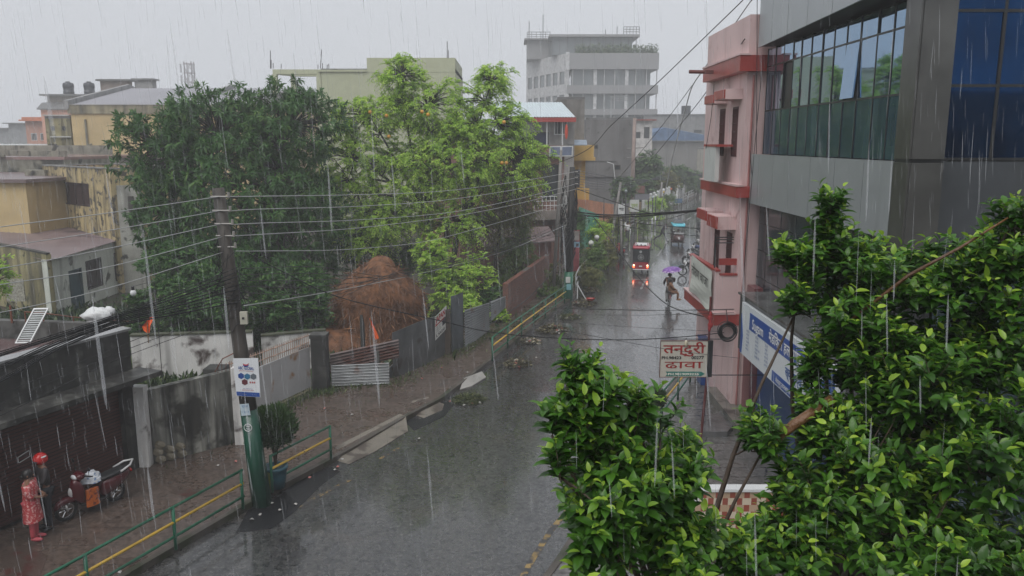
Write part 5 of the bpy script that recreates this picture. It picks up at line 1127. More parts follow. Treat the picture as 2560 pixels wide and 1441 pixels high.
# lattice tower
lt = thing('lattice_tower', 'slim lattice mast with antenna panels above the warehouse roof', 'tower', (D(476, 215, 200).x, 200, 0))
xc = D(475, 200, 200).x; z1_ = D(475, 155, 200).z; mb = MB(); lev = np.linspace(10, z1_ - .5, 9)
for sx in (-1, 1):
    for sy in (-1, 1): mb.tube([(xc + sx * 1.0, 200 + sy * 1.0, 0), (xc + sx * .85, 200 + sy * .85, z1_)], .13, 4)
for i, z in enumerate(lev):
    for (a, b) in (((-1, -1), (1, -1)), ((1, -1), (1, 1)), ((1, 1), (-1, 1)), ((-1, 1), (-1, -1))):
        mb.tube([(xc + a[0], 200 + a[1], z), (xc + b[0], 200 + b[1], z)], .07, 4)
        if i + 1 < len(lev): mb.tube([(xc + a[0], 200 + a[1], z), (xc + b[0], 200 + b[1], lev[i + 1])], .06, 4)
mb.build('mast', M('tower red grey', (.25, .22, .23)), lt)
for dx in (-1.5, 0.2, 1.3):
    for z in (z1_ - 4.2, z1_ - 1.6):
        mb = MB(); mb.cbox((xc + dx, 198.6, z), (.35, .2, 2.0)); mb.build('antenna', M('tower panel', (.4, .4, .42)), lt)
# lime green building
lime = M('lime plaster', (.42, .44, .30), var=.06, streak=.12, streak_col=(.2, .22, .14), rough=.7)
YL = 80
q = lambda x, y: D(x, y, YL)
lg, *_ = building('lime_building', 'pale lime concrete building with a stepped blank wall behind the trees', (q(795, 0).x, YL), (q(1136, 0).x, YL), 12, q(0, 172).z - .2, lime, grey_roof)
mb = MB(); mb.box((q(912, 0).x, YL - .02, q(0, 173).z - .3), (q(1136, 0).x, YL + 11, q(0, 145).z)); mb.build('upper_wall', lime, lg)
mb = MB(); mb.box((q(794, 0).x - .2, YL - .15, q(0, 180).z), (q(912, 0).x, YL - .02, q(0, 175).z)); mb.build('ledge', lime, lg)
mb = MB(); zt_l = q(0, 174).z
for x in (676, 705, 788): X = q(x, 0).x; y = YL + (2.5 if x == 705 else 0); mb.box((X - .22, y, 0), (X + .22, y + .45, zt_l - .45))
mb.box((q(672, 0).x, YL + .001, zt_l - .45), (q(794, 0).x, YL + .45, zt_l)); mb.box((q(700, 0).x, YL + 2.5, zt_l - .45), (q(794, 0).x, YL + 2.95, zt_l - .02)); mb.extr([(q(672, 0).x, YL + .45, zt_l - .45), (q(672, 0).x + .4, YL + .45, zt_l - .45), (q(700, 0).x + .4, YL + 2.5, zt_l - .45), (q(700, 0).x, YL + 2.5, zt_l - .45)], (0, 0, .44)); mb.build('open_frame', lime, lg)
mb = MB()
for x, h in ((676, 45), (678, 22), (683, 14), (703, 12), (795, 10), (801, 48), (806, 14), (818, 10), (822, 12), (1118, 42), (1121, 20)):
    b = q(x, 172 if x < 1000 else 146); t = q(x + (3 if x == 801 else 0), (172 if x < 1000 else 146) - h); mb.tube([b, t], .035, 4)
mb.build('rebar', M('rebar', (.06, .05, .06)), lg)
# brick building with concrete ledges
bk = brick_mat('weathered bricks', (.27, .10, .075), (.20, .08, .06), (.17, .14, .12), 3.0, rough=.8, stain=.45, stain_col=(.12, .08, .065), msize=.04)
br_, a0, d0, n0, W0 = building('brick_building', 'unplastered red brick building with concrete ledges behind the lighter tree', (-3.4, 52), (3.55, 55), 9, 8.15, bk, grey_roof, S=[(1.2, 2.4, 1.0, 2.4, dict(grille=(8, 2), fm=rustm)), (5.9, 7.2, 4.6, 7.0, dict(kind='door'))], parapet=.1)
mb = MB()
P_ = lambda a, o: (a0 + d0 * a + n0 * o)
for (o, z0, z1) in ((.8, 3.35, 3.95), (.35, 7.55, 7.8)):
    qq = [P_(-.2, .003), P_(W0 + .4, .003), P_(W0 + .4, o), P_(-.2, o)]; mb.prism([(p.x, p.y) for p in qq], z0, z1)
mb.build('ledge', M('ledge concrete', (.22, .19, .17), streak=.3), br_)
mb = MB(); 
for k in range(9): p = P_(5.0 + k * .3, .7); mb.tube([(p.x, p.y, 3.95), (p.x, p.y, 4.9)], .02, 4)
for z in (4.3, 4.6, 4.9): a, b = P_(5.0, .7), P_(7.4, .7); mb.tube([(a.x, a.y, z), (b.x, b.y, z)], .025, 4)
mb.build('balcony_rail', whitep, br_)
mb = MB(); mb.wall((-2.2, 47.5), (2.5, 50.5), .2, 0, 2.3); mb.build('front_wall', M('faded red sheeting', (.22, .09, .07), var=.3, streak=.4), br_)
mb = MB(); qq = [(-1.6, 46.9), (2.9, 50), (2.4, 52.6), (-2.5, 51)]; mb.prism(qq, [2.35, 2.35, 2.95, 2.95], [2.42, 2.42, 3.02, 3.02]); mb.build('lean_to_roof', rust_roof, br_)
# solar panels on a pole
sp = thing('solar_panel', 'pair of framed solar panels on a tall thin mast before the brick building', 'solar panel', (D(1403, 0, 50).x, 50, 0))
a, b, c, d = D(1374, 366, 50), D(1433, 365, 50), D(1432, 391, 50), D(1373, 392, 50)
for k in (0, 1):
    l0, l1 = a.lerp(b, .5 * k), a.lerp(b, .5 * k + .49); m0, m1 = d.lerp(c, .5 * k), d.lerp(c, .5 * k + .49); mb = MB(); mb.extr([m0, m1, l1, l0], (0, .05, 0), 0)
    i = .06; mb.extr([m0 + Vector((i, -.01, i)), m1 + Vector((-i, -.01, i)), l1 + Vector((-i, -.01, -i)), l0 + Vector((i, -.01, -i))], (0, .005, 0), 1); mb.build('panel', [whitep, M('solar cells', (.16, .19, .27), rough=.15, bump=0)], sp)
mb = MB(); p = D(1403, 390, 50); mb.tube([(p.x, 50.1, 0), (p.x, 50.1, p.z + .3)], .06, 6); mb.build('mast', gpol, sp)
# upper room with pale sheet roof
up_, a0, d0, n0, W0 = building('roof_room', 'rooftop room with a pale blue sheet roof and red edged eave', (.0, 60), (4.6, 60), 5, 10.2, M('grey plaster', (.30, .29, .28), streak=.2), grey_roof, S=[(1.2, 2.7, 8.3, 9.2, dict(pm=M('navy curtain', (.03, .04, .09)))), (3.1, 4.1, 9.0, 10.0, dict(bars=3, fm=whitep))])
mb = MB(); a, b, c, d = D(1255, 293, 58.6), D(1440, 293, 58.6), D(1405, 256, 64), D(1230, 256, 64); corr_roof(mb, [a, b, c, d], 26, .03); mb.build('sheet_roof', M('pale blue sheet', (.50, .57, .60), rough=.3, var=.05), up_)
mb = MB(); mb.box((D(1330, 0, 58.6).x, 58.5, a.z - .35), (b.x, 58.58, a.z - .04)); mb.build('red_eave', redw, up_)
mb = MB()
for x in (1370, 1410): X = D(x, 0, 58.8).x; mb.tube([(X, 58.9, 8.1), (X, 58.9, 10.2)], .05, 5)
mb.build('thin_columns', whitep, up_)
mb = MB(); X = D(1420, 0, 58.5).x; mb.ball((X, 58.5, 9.2), (.12, .06, .55), 0, 8, 6); tag(mb.build('orange_flag', M('red orange cloth', (.5, .06, .03)), None), 'small red flag hanging under the pale sheet roof', 'flag')
building('stair_tower', 'bare grey stair tower behind the pale sheet roof', (D(1395, 0, 67).x, 67), (D(1466, 0, 67).x, 67), 4, 11.9, M('raw grey render', (.19, .18, .17), streak=.6, streak_col=(.08, .075, .07)), grey_roof)
mb = MB(); c = D(1455, 352, 61); mb.extr([D(1418, 364, 60), D(1468, 364, 60), D(1466, 352, 60.6), D(1424, 352, 60.6)], (0, 0, .06)); tag(mb.build('roof_panel', M('blue grey panel', (.25, .3, .36), rough=.2), None), 'white framed glass panel lying on the roof edge above the yellow house', 'panel')
# yellow house
yy = M('warm yellow paint', (.52, .33, .09), var=.1, streak=.15, streak_col=(.2, .14, .06))
X0, X1 = D(1432, 0, 62).x, D(1490, 0, 62).x
yh, *_ = building('yellow_house', 'narrow yellow house with an overhanging top storey behind the tangled pole', (X0, 62.4), (X1 - .55, 62.4), 6, 7.2, yy, grey_roof, S=[(.3, .75, 4.6, 6.4)])
mb = MB(); mb.box((X0 - .05, 61.4, 7.35), (X1, 68, 8.25)); mb.box((X0 - .1, 61.35, 7.1), (X1 + .1, 68, 7.348)); mb.build('top_storey', yy, yh)
mb = MB(); mb.box((X0, 61.5, 3.8), (X1 - .3, 62.39, 5.0)); mb.build('balcony_wall', yy, yh)
# grey blank building and neighbours
gw = M('raw grey cement', (.155, .15, .15), var=.2, scale=.5, streak=.45, streak_col=(.07, .068, .066), sscale=1.0, patch=.2, patch_col=(.09, .085, .085))
gb, *_ = building('grey_building', 'tall blank grey cement building with streaked walls on the street', (7.4, 82), (12.5, 82), 10, 10.7, gw, grey_roof, S=[(.6, 1.3, 7.8, 8.2), (3.0, 3.6, 5.7, 6.2)])
mb = MB(); mb.box((7.38, 81.8, 5.0), (12.3, 81.98, 5.2)); mb.box((7.38, 81.9, 6.6), (10.5, 81.985, 6.68)); mb.build('ledge', gw, gb)
mb = MB(); mb.tube([(9.6, 81.7, 6.5), (10.2, 81.4, 6.3), (10.4, 81.4, 4.8), (10.5, 81.5, 3.2)], .04, 5); mb.build('pipe', whitep, gb)
mb = MB()
for (x, z0, z1) in ((9.4, 10.9, 13.2), (10.1, 10.9, 13.0), (11.8, 10.9, 13.2)): mb.box((x, 84, z0), (x + .12, 84.12, z1))
for k in range(8): mb.tube([(10.1 + k * .22, 84, 12.9 - .1 * (k % 2)), (10.32 + k * .22, 84, 12.9 - .1 * ((k + 1) % 2))], .03, 4)
mb.box((10.0, 84, 12.6), (11.9, 84.08, 12.68)); mb.box((10.0, 84, 13.0), (11.9, 84.08, 13.08)); tag(mb.build('roof_frame', M('pale steel frame', (.35, .36, .37)), None), 'pale steel billboard frame on the roof of the blank grey building', 'frame')
# hotel
hw = M('hotel grey cladding', (.25, .25, .255), var=.06, scale=.2, bump=0, rough=.5)
hgl = M('hotel glass', (.17, .19, .20), rough=.1, bump=0, var=.2, scale=.3); hwh = M('hotel white', (.48, .48, .485), bump=0)
HX0, HXc, HX1, HY = 3.9, 11.3, 30.2, 170
ht = thing('hotel', 'large pale grey multi storey hotel with glazed floors and roof planting, hazy in the rain', 'building', (17, HY, 0))
zz = [0, 12.2, 14.0, 15.3, 18.2, 19.9, 23.0, 26.6]
mb = MB(); mb.box((HXc + 1.0, HY + 1.2, 0), (HX1 - 1.5, HY + 22, 26)); mb.build('core', hgl, ht)
mb = MB()
for (z0, z1) in ((0, 10.5), (14.0, 15.2), (18.3, 20.0), (23.2, 26.4)): mb.box((HXc, HY, z0), (HX1, HY + 24, z1))
mb.build('floor_band', hw, ht)
mb = MB()
# long left face receding to the left, storeys with windows
LA, LB = Vector((HX0 - .6, HY + 20, 0)), Vector((HXc, HY, 0)); dl = (LB - LA).normalized(); nl = Vector((dl.y, -dl.x, 0)); LL = (LB - LA).length
hh = []
for (z0, z1) in ((11.2, 13.9), (15.6, 18.2), (20.3, 22.9)):
    for k in range(6): hh.append((1.0 + k * 3.4, 3.4 + k * 3.4, z0, z1))
holed(mb, LA, dl, nl, LL, 0, 26.4, .5, hh); mb.build('side_wall', hwh, ht)
for h in hh: opening(ht, LA, dl, nl, h, hw, hgl, 'window', 1, .5)
mb = MB()
for k, x in enumerate(np.linspace(HXc + 1.2, HX1 - .3, 9)):
    for (z0, z1) in ((15.2, 18.3), (20.0, 23.2), (10.5, 14.0)):
        w = .7 if k in (2, 5) else .12; mb.box((x, HY + .4, z0 + .001), (x + w, HY + 1.0, z1 - .001))
mb.build('column', hwh, ht)
mb = MB(); mb.box((HXc - 3, HY + 4, 26.41), (HX1 - 5, HY + 20, 30.0)); mb.build('penthouse', hgl, ht)
mb = MB(); mb.box((HXc - 3.6, HY + 3, 30.01), (HX1 - 3.6, HY + 21, 30.5)); mb.box((HXc - 8, HY + 12, 26.41), (HXc - 3.01, HY + 20, 30.4)); mb.box((HXc - 8.6, HY + 11, 30.41), (HXc - 3.6, HY + 21, 30.7)); mb.build('penthouse_roof', hw, ht)
mb = MB()
for k in range(12): x = HXc - 3 + k * 1.6; mb.box((x, HY + 3.9, 26.42), (x + .15, HY + 3.98, 29.99))
mb.build('penthouse_mullions', M('hotel dark', (.1, .1, .11)), ht)
mb = MB()
for (x0, x1, y) in ((HXc - 8, HXc - 3, HY + 11.2), (HX1 - 7, HX1 - 3.7, HY + 3.2)):
    for z in (31, 31.5, 32): mb.tube([(x0, y, z), (x1, y, z)], .06, 4)
    for k in range(6): x = x0 + (x1 - x0) * k / 5; mb.tube([(x, y, 30.5), (x, y, 32)], .06, 4)
for (x, h) in ((HXc - 7.6, 34), (HXc - 4.6, 35.5), (HX1 - 7.5, 33), (HX1 - 10, 32.4)): mb.tube([(x, HY + 10, 30), (x, HY + 10, h)], .08, 4)
mb.build('roof_railing', M('hotel dark', (.1, .1, .11)), ht)
mb = MB(); mb.box((HXc - .2, HY - .2, 23.0), (HXc + .5, HY + 1, 26.6)); mb.build('corner_band', hwh, ht)
N = 2600; P = np.stack([HXc + 2 + RNG.random(N) * (HX1 - HXc - 2.3), HY + .5 + RNG.random(N) * 2, 26.4 + RNG.random(N) ** 1.6 * (1.1 + .8 * np.sin(RNG.random(N) * 3))], 1)
gl = leaf_mat('roof garden leaf', (.02, .05, .015), (.05, .10, .03), (.12, .15, .06), .6, .1)
me = leaves_mesh(P, rvec(N), rvec(N), .35 + .3 * RNG.random(N), RNG.random(N), 'little'); me.materials.append(gl); o = bpy.data.objects.new('roof_planting', me); COL.objects.link(o); tag(o, 'strip of planting along the roof parapet of the hazy hotel', 'planting', kind='thing')
# far street end
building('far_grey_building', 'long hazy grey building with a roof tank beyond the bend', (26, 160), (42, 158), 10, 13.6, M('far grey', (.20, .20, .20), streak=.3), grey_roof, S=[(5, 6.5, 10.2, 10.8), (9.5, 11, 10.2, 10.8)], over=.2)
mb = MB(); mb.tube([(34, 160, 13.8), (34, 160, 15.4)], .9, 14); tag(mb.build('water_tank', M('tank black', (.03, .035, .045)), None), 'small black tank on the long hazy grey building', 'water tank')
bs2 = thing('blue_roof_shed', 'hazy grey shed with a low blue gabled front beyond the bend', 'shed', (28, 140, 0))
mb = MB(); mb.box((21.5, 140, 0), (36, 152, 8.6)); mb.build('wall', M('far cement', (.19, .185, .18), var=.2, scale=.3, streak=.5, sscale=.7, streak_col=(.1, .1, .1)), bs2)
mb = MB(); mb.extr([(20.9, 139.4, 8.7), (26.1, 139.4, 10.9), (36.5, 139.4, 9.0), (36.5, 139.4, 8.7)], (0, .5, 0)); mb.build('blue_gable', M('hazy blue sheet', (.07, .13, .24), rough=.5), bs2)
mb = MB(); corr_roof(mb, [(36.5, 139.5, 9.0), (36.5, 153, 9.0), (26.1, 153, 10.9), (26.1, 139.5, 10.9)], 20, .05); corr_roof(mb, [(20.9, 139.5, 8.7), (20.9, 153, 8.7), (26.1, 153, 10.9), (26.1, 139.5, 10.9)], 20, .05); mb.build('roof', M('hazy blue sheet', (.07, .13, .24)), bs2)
mb = MB(); mb.box((20, 139.2, 7.3), (24, 139.95, 8.4)); mb.build('cream_panel', M('cream wall', (.5, .45, .32)), bs2)
building('white_annex', 'small cream house with one dark window at the bend of the street', (31.3, 131), (33.9, 131), 6, 7.3, M('cream house', (.42, .40, .34), streak=.2), grey_roof, S=[(1.2, 2.2, 3.8, 5.2)])
building('white_house', 'small white house with a dark band beyond the blank grey building', (16.2, 118), (20.3, 118), 8, 11.5, M('white house wall', (.48, .46, .45)), M('maroon roof far', (.25, .08, .07)), S=[(.8, 2.4, 9.0, 9.9), (2.9, 3.7, 9.0, 10.6)], over=.5)
# street front of small shops left of the road
def flatshop(name, label, A, B, h0, h1, mat, th=.12, z0=0):
    mb = MB(); mb.wall(A, B, th, z0, (h0, h1)); return tag(mb.build(name, mat, None), label, 'wall')
flatshop('orange_wall', 'tall orange plaster wall beside the green sheeting', (D(1480, 0, 60).x, 60.5), (D(1546, 0, 64).x, 64), 4.2, 3.6, M('orange plaster', (.48, .22, .13), var=.15, streak=.2, streak_col=(.2, .1, .07)), 2.0)
flatshop('green_sheeting', 'mint green painted shop sheeting with dark daubed marks', (D(1458, 0, 55).x, 55), (D(1508, 0, 57).x, 57), 4.1, 3.4, M('mint sheet', (.12, .33, .25), var=.1, patch=.3, patch_col=(.02, .08, .06), pscale=2.5), .1, 1.2)
flatshop('maroon_sheeting', 'faded maroon sheeting between the tangled pole and the mint shop', (D(1428, 0, 54).x, 54), (D(1458, 0, 55).x, 55), 3.9, 3.8, M('maroon sheet', (.22, .09, .10), var=.2, streak=.3), .1, 0)
mb = MB(); mb.wall((D(1432, 0, 50).x, 50), (D(1458, 0, 50.5).x, 50.5), .08, .4, 3.0); tag(mb.build('shop_banner', M('red banner', (.28, .05, .06), var=.3, scale=3), None), 'weathered red shop banner right of the tangled pole', 'banner')
def board(label, x0, y0, x1, y1, Y, mats, txt=None, name='street_sign', legs=True):
    a, b = D(x0, y1, Y), D(x1, y0, Y); mb = MB(); mb.box((a.x, Y, a.z), (b.x, Y + .05, b.z), 0)
    if txt:
        put_text(mb, txt, ((a.x + b.x) / 2, Y - .006, a.z + (b.z - a.z) * .4), (1, 0, 0), (0, 0, 1), (b.z - a.z) * .4, 1, .01, width=(b.x - a.x) * .75)
    if legs:
        for x in (a.x + .05, b.x - .05): mb.tube([(x, Y + .08, 0), (x, Y + .08, b.z)], .03, 5, 1)
    return tag(mb.build(name, mats, None), label, 'sign')
board('white street board with dark lettering before the orange wall', 1545, 510, 1562, 540, 58, [whitep, mull], 'खाजा')
board('pale notice board with a lime lower edge further along the verge', 1574, 500, 1598, 530, 68, [M('pale board', (.5, .52, .5)), M('lime', (.3, .4, .1))], 'सूचना')
board('blue tarpaulin board hung on the far railing', 1684, 497, 1706, 508, 100, [M('tarp blue', (.05, .10, .17)), mull], None)
board('grey awning sheet over a stall behind the globe lamps', 1587, 486, 1624, 500, 74, [M('grey awning', (.16, .16, .18)), mull], None)
board('rusty red tin roof end behind the far verge', 1568, 465, 1612, 484, 86, [M('tin red', (.22, .09, .075)), mull], None)
mb = MB(); mb.wall((13.2, 84.5), (24, 116), .12, 0, 2.1); tag(mb.build('garden_wall', M('ochre fence', (.33, .23, .12), var=.3, streak=.4), None), 'faded ochre garden wall behind the far railing', 'wall')
for i in range(15):
    t = i / 14; x = 13.6 + 10.8 * t; y = 84.0 + 31.5 * t; mb = MB(); mb.box((x, y, 0), (x + .35, y + .35, 2.6)); mb.ball((x + .17, y + .17, 2.75), .2, 0, 8, 5); tag(mb.build('fence_post', whitep, None), 'white capped post in the row along the faded ochre garden wall', 'post', 'white capped posts of the garden wall')
# globe lamps
gm = M('globe glass', (.62, .63, .6), rough=.25, bump=0)
def globe(x, y, Yb, label, h=None, col=None):
    p = D(x, y, Yb); root = thing('globe_lamp', label, 'lamp post', (p.x, Yb, 0), group='globe lamps along the left verge')
    mb = MB(); mb.tube([(p.x, Yb, .0), (p.x, Yb, 1.0)], .07, 7); mb.build('white_foot', whitep, root, smooth=True)
    mb = MB(); mb.tube([(p.x, Yb, 1.0), (p.x, Yb, p.z - .15)], .05, 7); mb.tube([(p.x, Yb, p.z - .3), (p.x, Yb, p.z - .2)], .1, 8); mb.build('pole', darkmetal, root, smooth=True)
    mb = MB(); mb.ball((p.x, Yb, p.z), .17 if Yb < 75 else .14, 0, 14, 10); mb.build('globe', col or gm, root, smooth=True)
yg = M('yellow globe', (.6, .42, .1)); og = M('orange globe', (.6, .2, .1))
for (x, y, Yb, lb, c) in ((1478, 608, 50, 'nearest globe lamp with a large white ball beyond the tangled pole', None), (1492, 594, 53, 'globe lamp with a grey white ball just behind the nearest one', None), (1532, 559, 60, 'globe lamp with a cream ball left of the slim grey pole', M('cream globe', (.6, .5, .35))), (1544, 551, 62, 'globe lamp with a reddish ball beside the cream one', og), (1576, 523, 70, 'globe lamp with a pale yellow ball behind the man in the white shirt', M('straw globe', (.6, .55, .3))), (1621, 498, 78, 'globe lamp with a yellow ball among the far verge plants', yg), (1632, 494, 80, 'small globe lamp with a dim ball beside the yellow one', M('dim globe', (.3, .35, .36))), (1640, 489, 82, 'globe lamp with a bright white ball right of the dim one', None), (1595, 498, 84, 'globe lamp with a dim grey ball under the grey awning', M('dim globe', (.3, .35, .36))), (1565, 478, 76, 'tall dark globe lamp left of the rusty tin roof', M('dim globe', (.3, .35, .36))), (1660, 481, 92, 'globe lamp with a yellowish ball left of the distant pale pole', yg), (1678, 473, 100, 'globe lamp with an orange ball right of the distant pale pole', og), (1698, 466, 106, 'globe lamp with a white ball before the faded ochre garden wall', None), (1720, 458, 114, 'farthest globe lamp with a white ball near the bend', None), (1779, 583, 57, 'globe lamp with a white ball beside the pink house', None)):
    globe(x, y, Yb, lb, col=c)
# ---------------------------------------------------------------- trees and plants
bark = M('bark', (.06, .045, .032), var=.4, bump=.6, bscale=30, rough=.7)
bark_d = M('wet dark bark', (.028, .022, .018), var=.4, bump=.6, rough=.5)
mangol = leaf_mat('mango leaf', (.016, .058, .014), (.055, .15, .032), (.19, .31, .065), .5, .35)
limel = leaf_mat('light leaf', (.20, .40, .045), (.46, .68, .10), (.66, .80, .17), .65, .5)
weepl = leaf_mat('drooping leaf', (.05, .11, .03), (.14, .24, .05), (.3, .4, .1), .5, .4)
guaval = leaf_mat('broad glossy leaf', (.018, .06, .011), (.085, .22, .025), (.40, .58, .06), .3, .4)
dryl = leaf_mat('brown green leaf', (.08, .09, .035), (.19, .20, .06), (.33, .34, .10), .6, .4)
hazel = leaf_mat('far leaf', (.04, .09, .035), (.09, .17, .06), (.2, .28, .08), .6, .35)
def LP(x, y, Y, rx, ry, w=1.0, deep=None):
    p = D(x, y, Y); k = Y / F_PX; a, b = rx * k, ry * k
    return (tuple(p), (a, deep or min(a, b) * 1.0 + .0, b), w)
g1 = D(680, 830, 37)
grow('mango_tree', 'big dark green mango tree filling the yard behind the peeling wall', 'tree', (-11.3, 36.5, 0), (-12.2, 37.3, 4.2),
     [LP(395, 370, 37.5, 95, 85, 1.0, 2.2), LP(418, 530, 37, 62, 85, 1.0, 1.7), LP(545, 340, 38.5, 130, 100, 1.5, 3), LP(725, 320, 39, 110, 100, 1.3, 2.6), LP(610, 480, 37.5, 170, 130, 2.2, 3.4),
      LP(455, 655, 36, 75, 55, .8, 1.5), LP(750, 540, 38.5, 100, 120, 1.4, 2.2), LP(600, 650, 36.5, 160, 60, 1.2, 2.4), LP(790, 700, 38, 60, 70, .4, 1.5)], mangol, bark_d,
     ncl=1500, tw=5, lpt=10, tlen=.42, droop=.35, up=.35, ll=.29, kind='long', tr=.3, twig_r=.012, shell=.6, tipyoung=.3, whorl=True, trunks=[(-12.2, 37.3, 4.2), (-10.9, 36.8, 4.5), (-13.4, 38, 4.0), (-9.6, 37.5, 3.6)], wide=1.25, twigs=False)
grow('leafy_tree', 'tall bright green feathery tree with round orange fruit behind the haystack', 'tree', (-3.7, 41.6, 0), (-3.2, 41.8, 3.9),
     [LP(1005, 190, 42, 50, 52, .7, 1.2), LP(925, 290, 42, 90, 50, 1.0, 1.8), LP(1070, 270, 42.5, 110, 75, 1.5, 2.0), LP(1230, 205, 42.5, 44, 40, .42, .9), LP(1150, 330, 42.5, 60, 40, .6, 1.4), LP(1240, 310, 42.5, 95, 60, 1.2, 1.6), LP(885, 400, 41.5, 85, 90, 1.2, 1.7), LP(1150, 400, 41.8, 120, 90, 1.8, 2.0),
      LP(1040, 430, 42, 130, 95, 1.8, 2.4), LP(1280, 400, 42.5, 85, 90, 1.3, 1.7), LP(835, 480, 41, 55, 35, .45, 1.0), LP(960, 540, 41.5, 95, 60, 1.2, 1.6), LP(1135, 550, 41.5, 85, 60, 1.0, 1.4), LP(800, 465, 40.5, 35, 22, .18, .7), LP(905, 600, 41, 60, 40, .4, 1)], limel, bark_d,
     ncl=1750, tw=5, lpt=15, tlen=.72, droop=.65, up=.45, ll=.15, kind='little', tr=.17, twig_r=.011, shell=.35, spread=.22, tipyoung=.45, wide=1.15, trunks=[(-3.4, 41.8, 4.2), (-4.6, 42.2, 5.2), (-2.6, 42, 4.6)])
grow('leafy_tree', 'thinner olive brown tree at the right flank of the bright feathery tree', 'tree', (-1.2, 43.5, 0), (-.6, 43.6, 4.4),
     [LP(1280, 480, 44, 75, 75, 1.2, 1.6), LP(1215, 560, 44, 70, 50, .7, 1.2), LP(1320, 400, 44, 38, 50, .5, 1)], dryl, bark_d, ncl=420, tw=4, lpt=12, tlen=.9, droop=1.0, up=.2, ll=.13, kind='little', tr=.1, twig_r=.009, shell=.3)
grow('tree', 'dark tree crowded in behind the haystack and under the bright feathery tree', 'tree', (-7.6, 43.8, 0), (-7.5, 43.9, 2.2), [LP(880, 610, 44, 80, 60, 1, 1.5), LP(1000, 640, 44, 80, 60, 1, 1.5), LP(950, 540, 44.5, 90, 40, .8, 1.2), LP(820, 560, 43, 40, 60, .5, 1)], mangol, bark_d, ncl=420, tw=4, lpt=9, tlen=.45, droop=.35, ll=.26, kind='long', tr=.14, twig_r=.01, shell=.3, wide=1.2, twigs=False)
# fruit
fm_ = M('orange fruit', (.55, .28, .04), rough=.5, var=.2, bump=0); tf = [o for o in bpy.data.objects if o.get('label', '').startswith('tall bright green feathery')][0]
for (x, y) in ((1055, 280), (966, 290), (972, 342), (1070, 287), (1107, 413), (925, 281), (1260, 306), (1255, 408), (1266, 408)):
    p = D(x, y, 40.3); mb = MB(); mb.ball(p, .1, 0, 8, 6); mb.build('fruit', fm_, tf, smooth=True)
grow('small_tree', 'leafy young tree standing right behind the haystack', 'tree', (-1.6, 37.8, 0), (-1.6, 37.8, 2.0), [LP(1085, 640, 38, 45, 55, 1, 1.1), LP(1120, 720, 37.5, 60, 60, 1, 1.2), LP(1185, 690, 38.5, 50, 60, .8, 1.2)], limel, bark, ncl=330, tw=4, lpt=10, tlen=.4, droop=.4, ll=.15, kind='little', tr=.07, twig_r=.008, shell=.3, wide=1.4)
grow('weeping_tree', 'slender drooping tree with a pointed bright top beside the brick building', 'tree', (D(1290, 0, 45).x, 45, 0), (D(1288, 0, 45).x, 45, 3.2), [LP(1303, 560, 45, 18, 42, .5, .6), LP(1285, 620, 45, 38, 42, 1, .9), LP(1275, 700, 45, 50, 60, 1.4, 1.2), LP(1330, 690, 45.5, 36, 60, .8, .9), LP(1250, 600, 45.5, 14, 22, .2, .4)], weepl, bark, ncl=420, tw=4, lpt=10, tlen=.5, droop=.95, up=.0, ll=.2, kind='long', tr=.08, twig_r=.008, shell=.25)
for (x, y, Y, rx, ry, lb, lm, n) in ((1355, 690, 47, 34, 42, 'dusty bush between the weeping tree and the thin grey pole', dryl, 150), (1160, 760, 35.6, 34, 24, 'low bush over the end of the corrugated fence', limel, 110), (1225, 745, 38, 40, 28, 'dark bush inside the fence left of the weeping tree', mangol, 130), (1250, 790, 37, 20, 16, 'small bright bush on the verge below the weeping tree', limel, 60), (1345, 745, 43.5, 26, 20, 'low green bush on the verge near the tangled pole', weepl, 80),
        (1395, 735, 43, 20, 16, 'ragged weed clump at the foot of the thin grey pole', weepl, 60)):
    p = D(x, y, Y); k = Y / F_PX; grow('bush', lb, 'bush', (p.x, Y, 0), (p.x, Y, max(.3, p.z - ry * k * .8)), [(tuple(p), (rx * k, rx * k * .8, ry * k), 1)], lm, bark, ncl=n, tw=3, lpt=9, tlen=.3, droop=.4, ll=.15, kind='little', tr=.03, twig_r=.006, shell=.15, wide=1.4)
# yard undergrowth behind the peeling wall
for i, (x, y, Y, rx, ry, lm) in enumerate(((430, 725, 31, 50, 30, mangol), (470, 760, 30, 70, 30, mangol), (560, 720, 31, 75, 44, mangol), (560, 775, 29.5, 60, 26, mangol), (690, 770, 30.5, 60, 34, mangol), (650, 700, 32, 55, 36, mangol), (780, 760, 31.5, 42, 44, mangol), (500, 690, 32, 50, 30, mangol), (345, 755, 31, 22, 18, mangol), (760, 690, 33, 40, 30, mangol), (455, 640, 33, 60, 34, mangol))):
    lbs = ['dark bush left of centre beneath the mango tree', 'dense green bush just above the peeling wall', 'broad dark bush left of the near pole', 'low dark bush touching the wall top by the near pole', 'dark bush right of the near pole above the gate', 'dark bush behind the meter box of the near pole', 'tall dark bush against the left side of the haystack', 'shadowed bush under the middle of the mango tree', 'small bush around the white globe bulb', 'shadowed bush left of the haystack top', 'shadowed bush low in the left half of the mango tree']
    p = D(x, y, Y); k = Y / F_PX
    grow('bush', lbs[i], 'bush', (p.x, Y, 0), (p.x, Y, max(.4, p.z - ry * k)), [(tuple(p), (rx * k, rx * k * .8, ry * k), 1), ((p.x, Y + .3, p.z * .5), (rx * k, rx * k * .6, p.z * .5), .6)], lm, bark_d, ncl=170, tw=3, lpt=8, tlen=.35, droop=.3, ll=.17, kind='broad' if i % 2 else 'little', tr=.04, twig_r=.006, shell=.2)
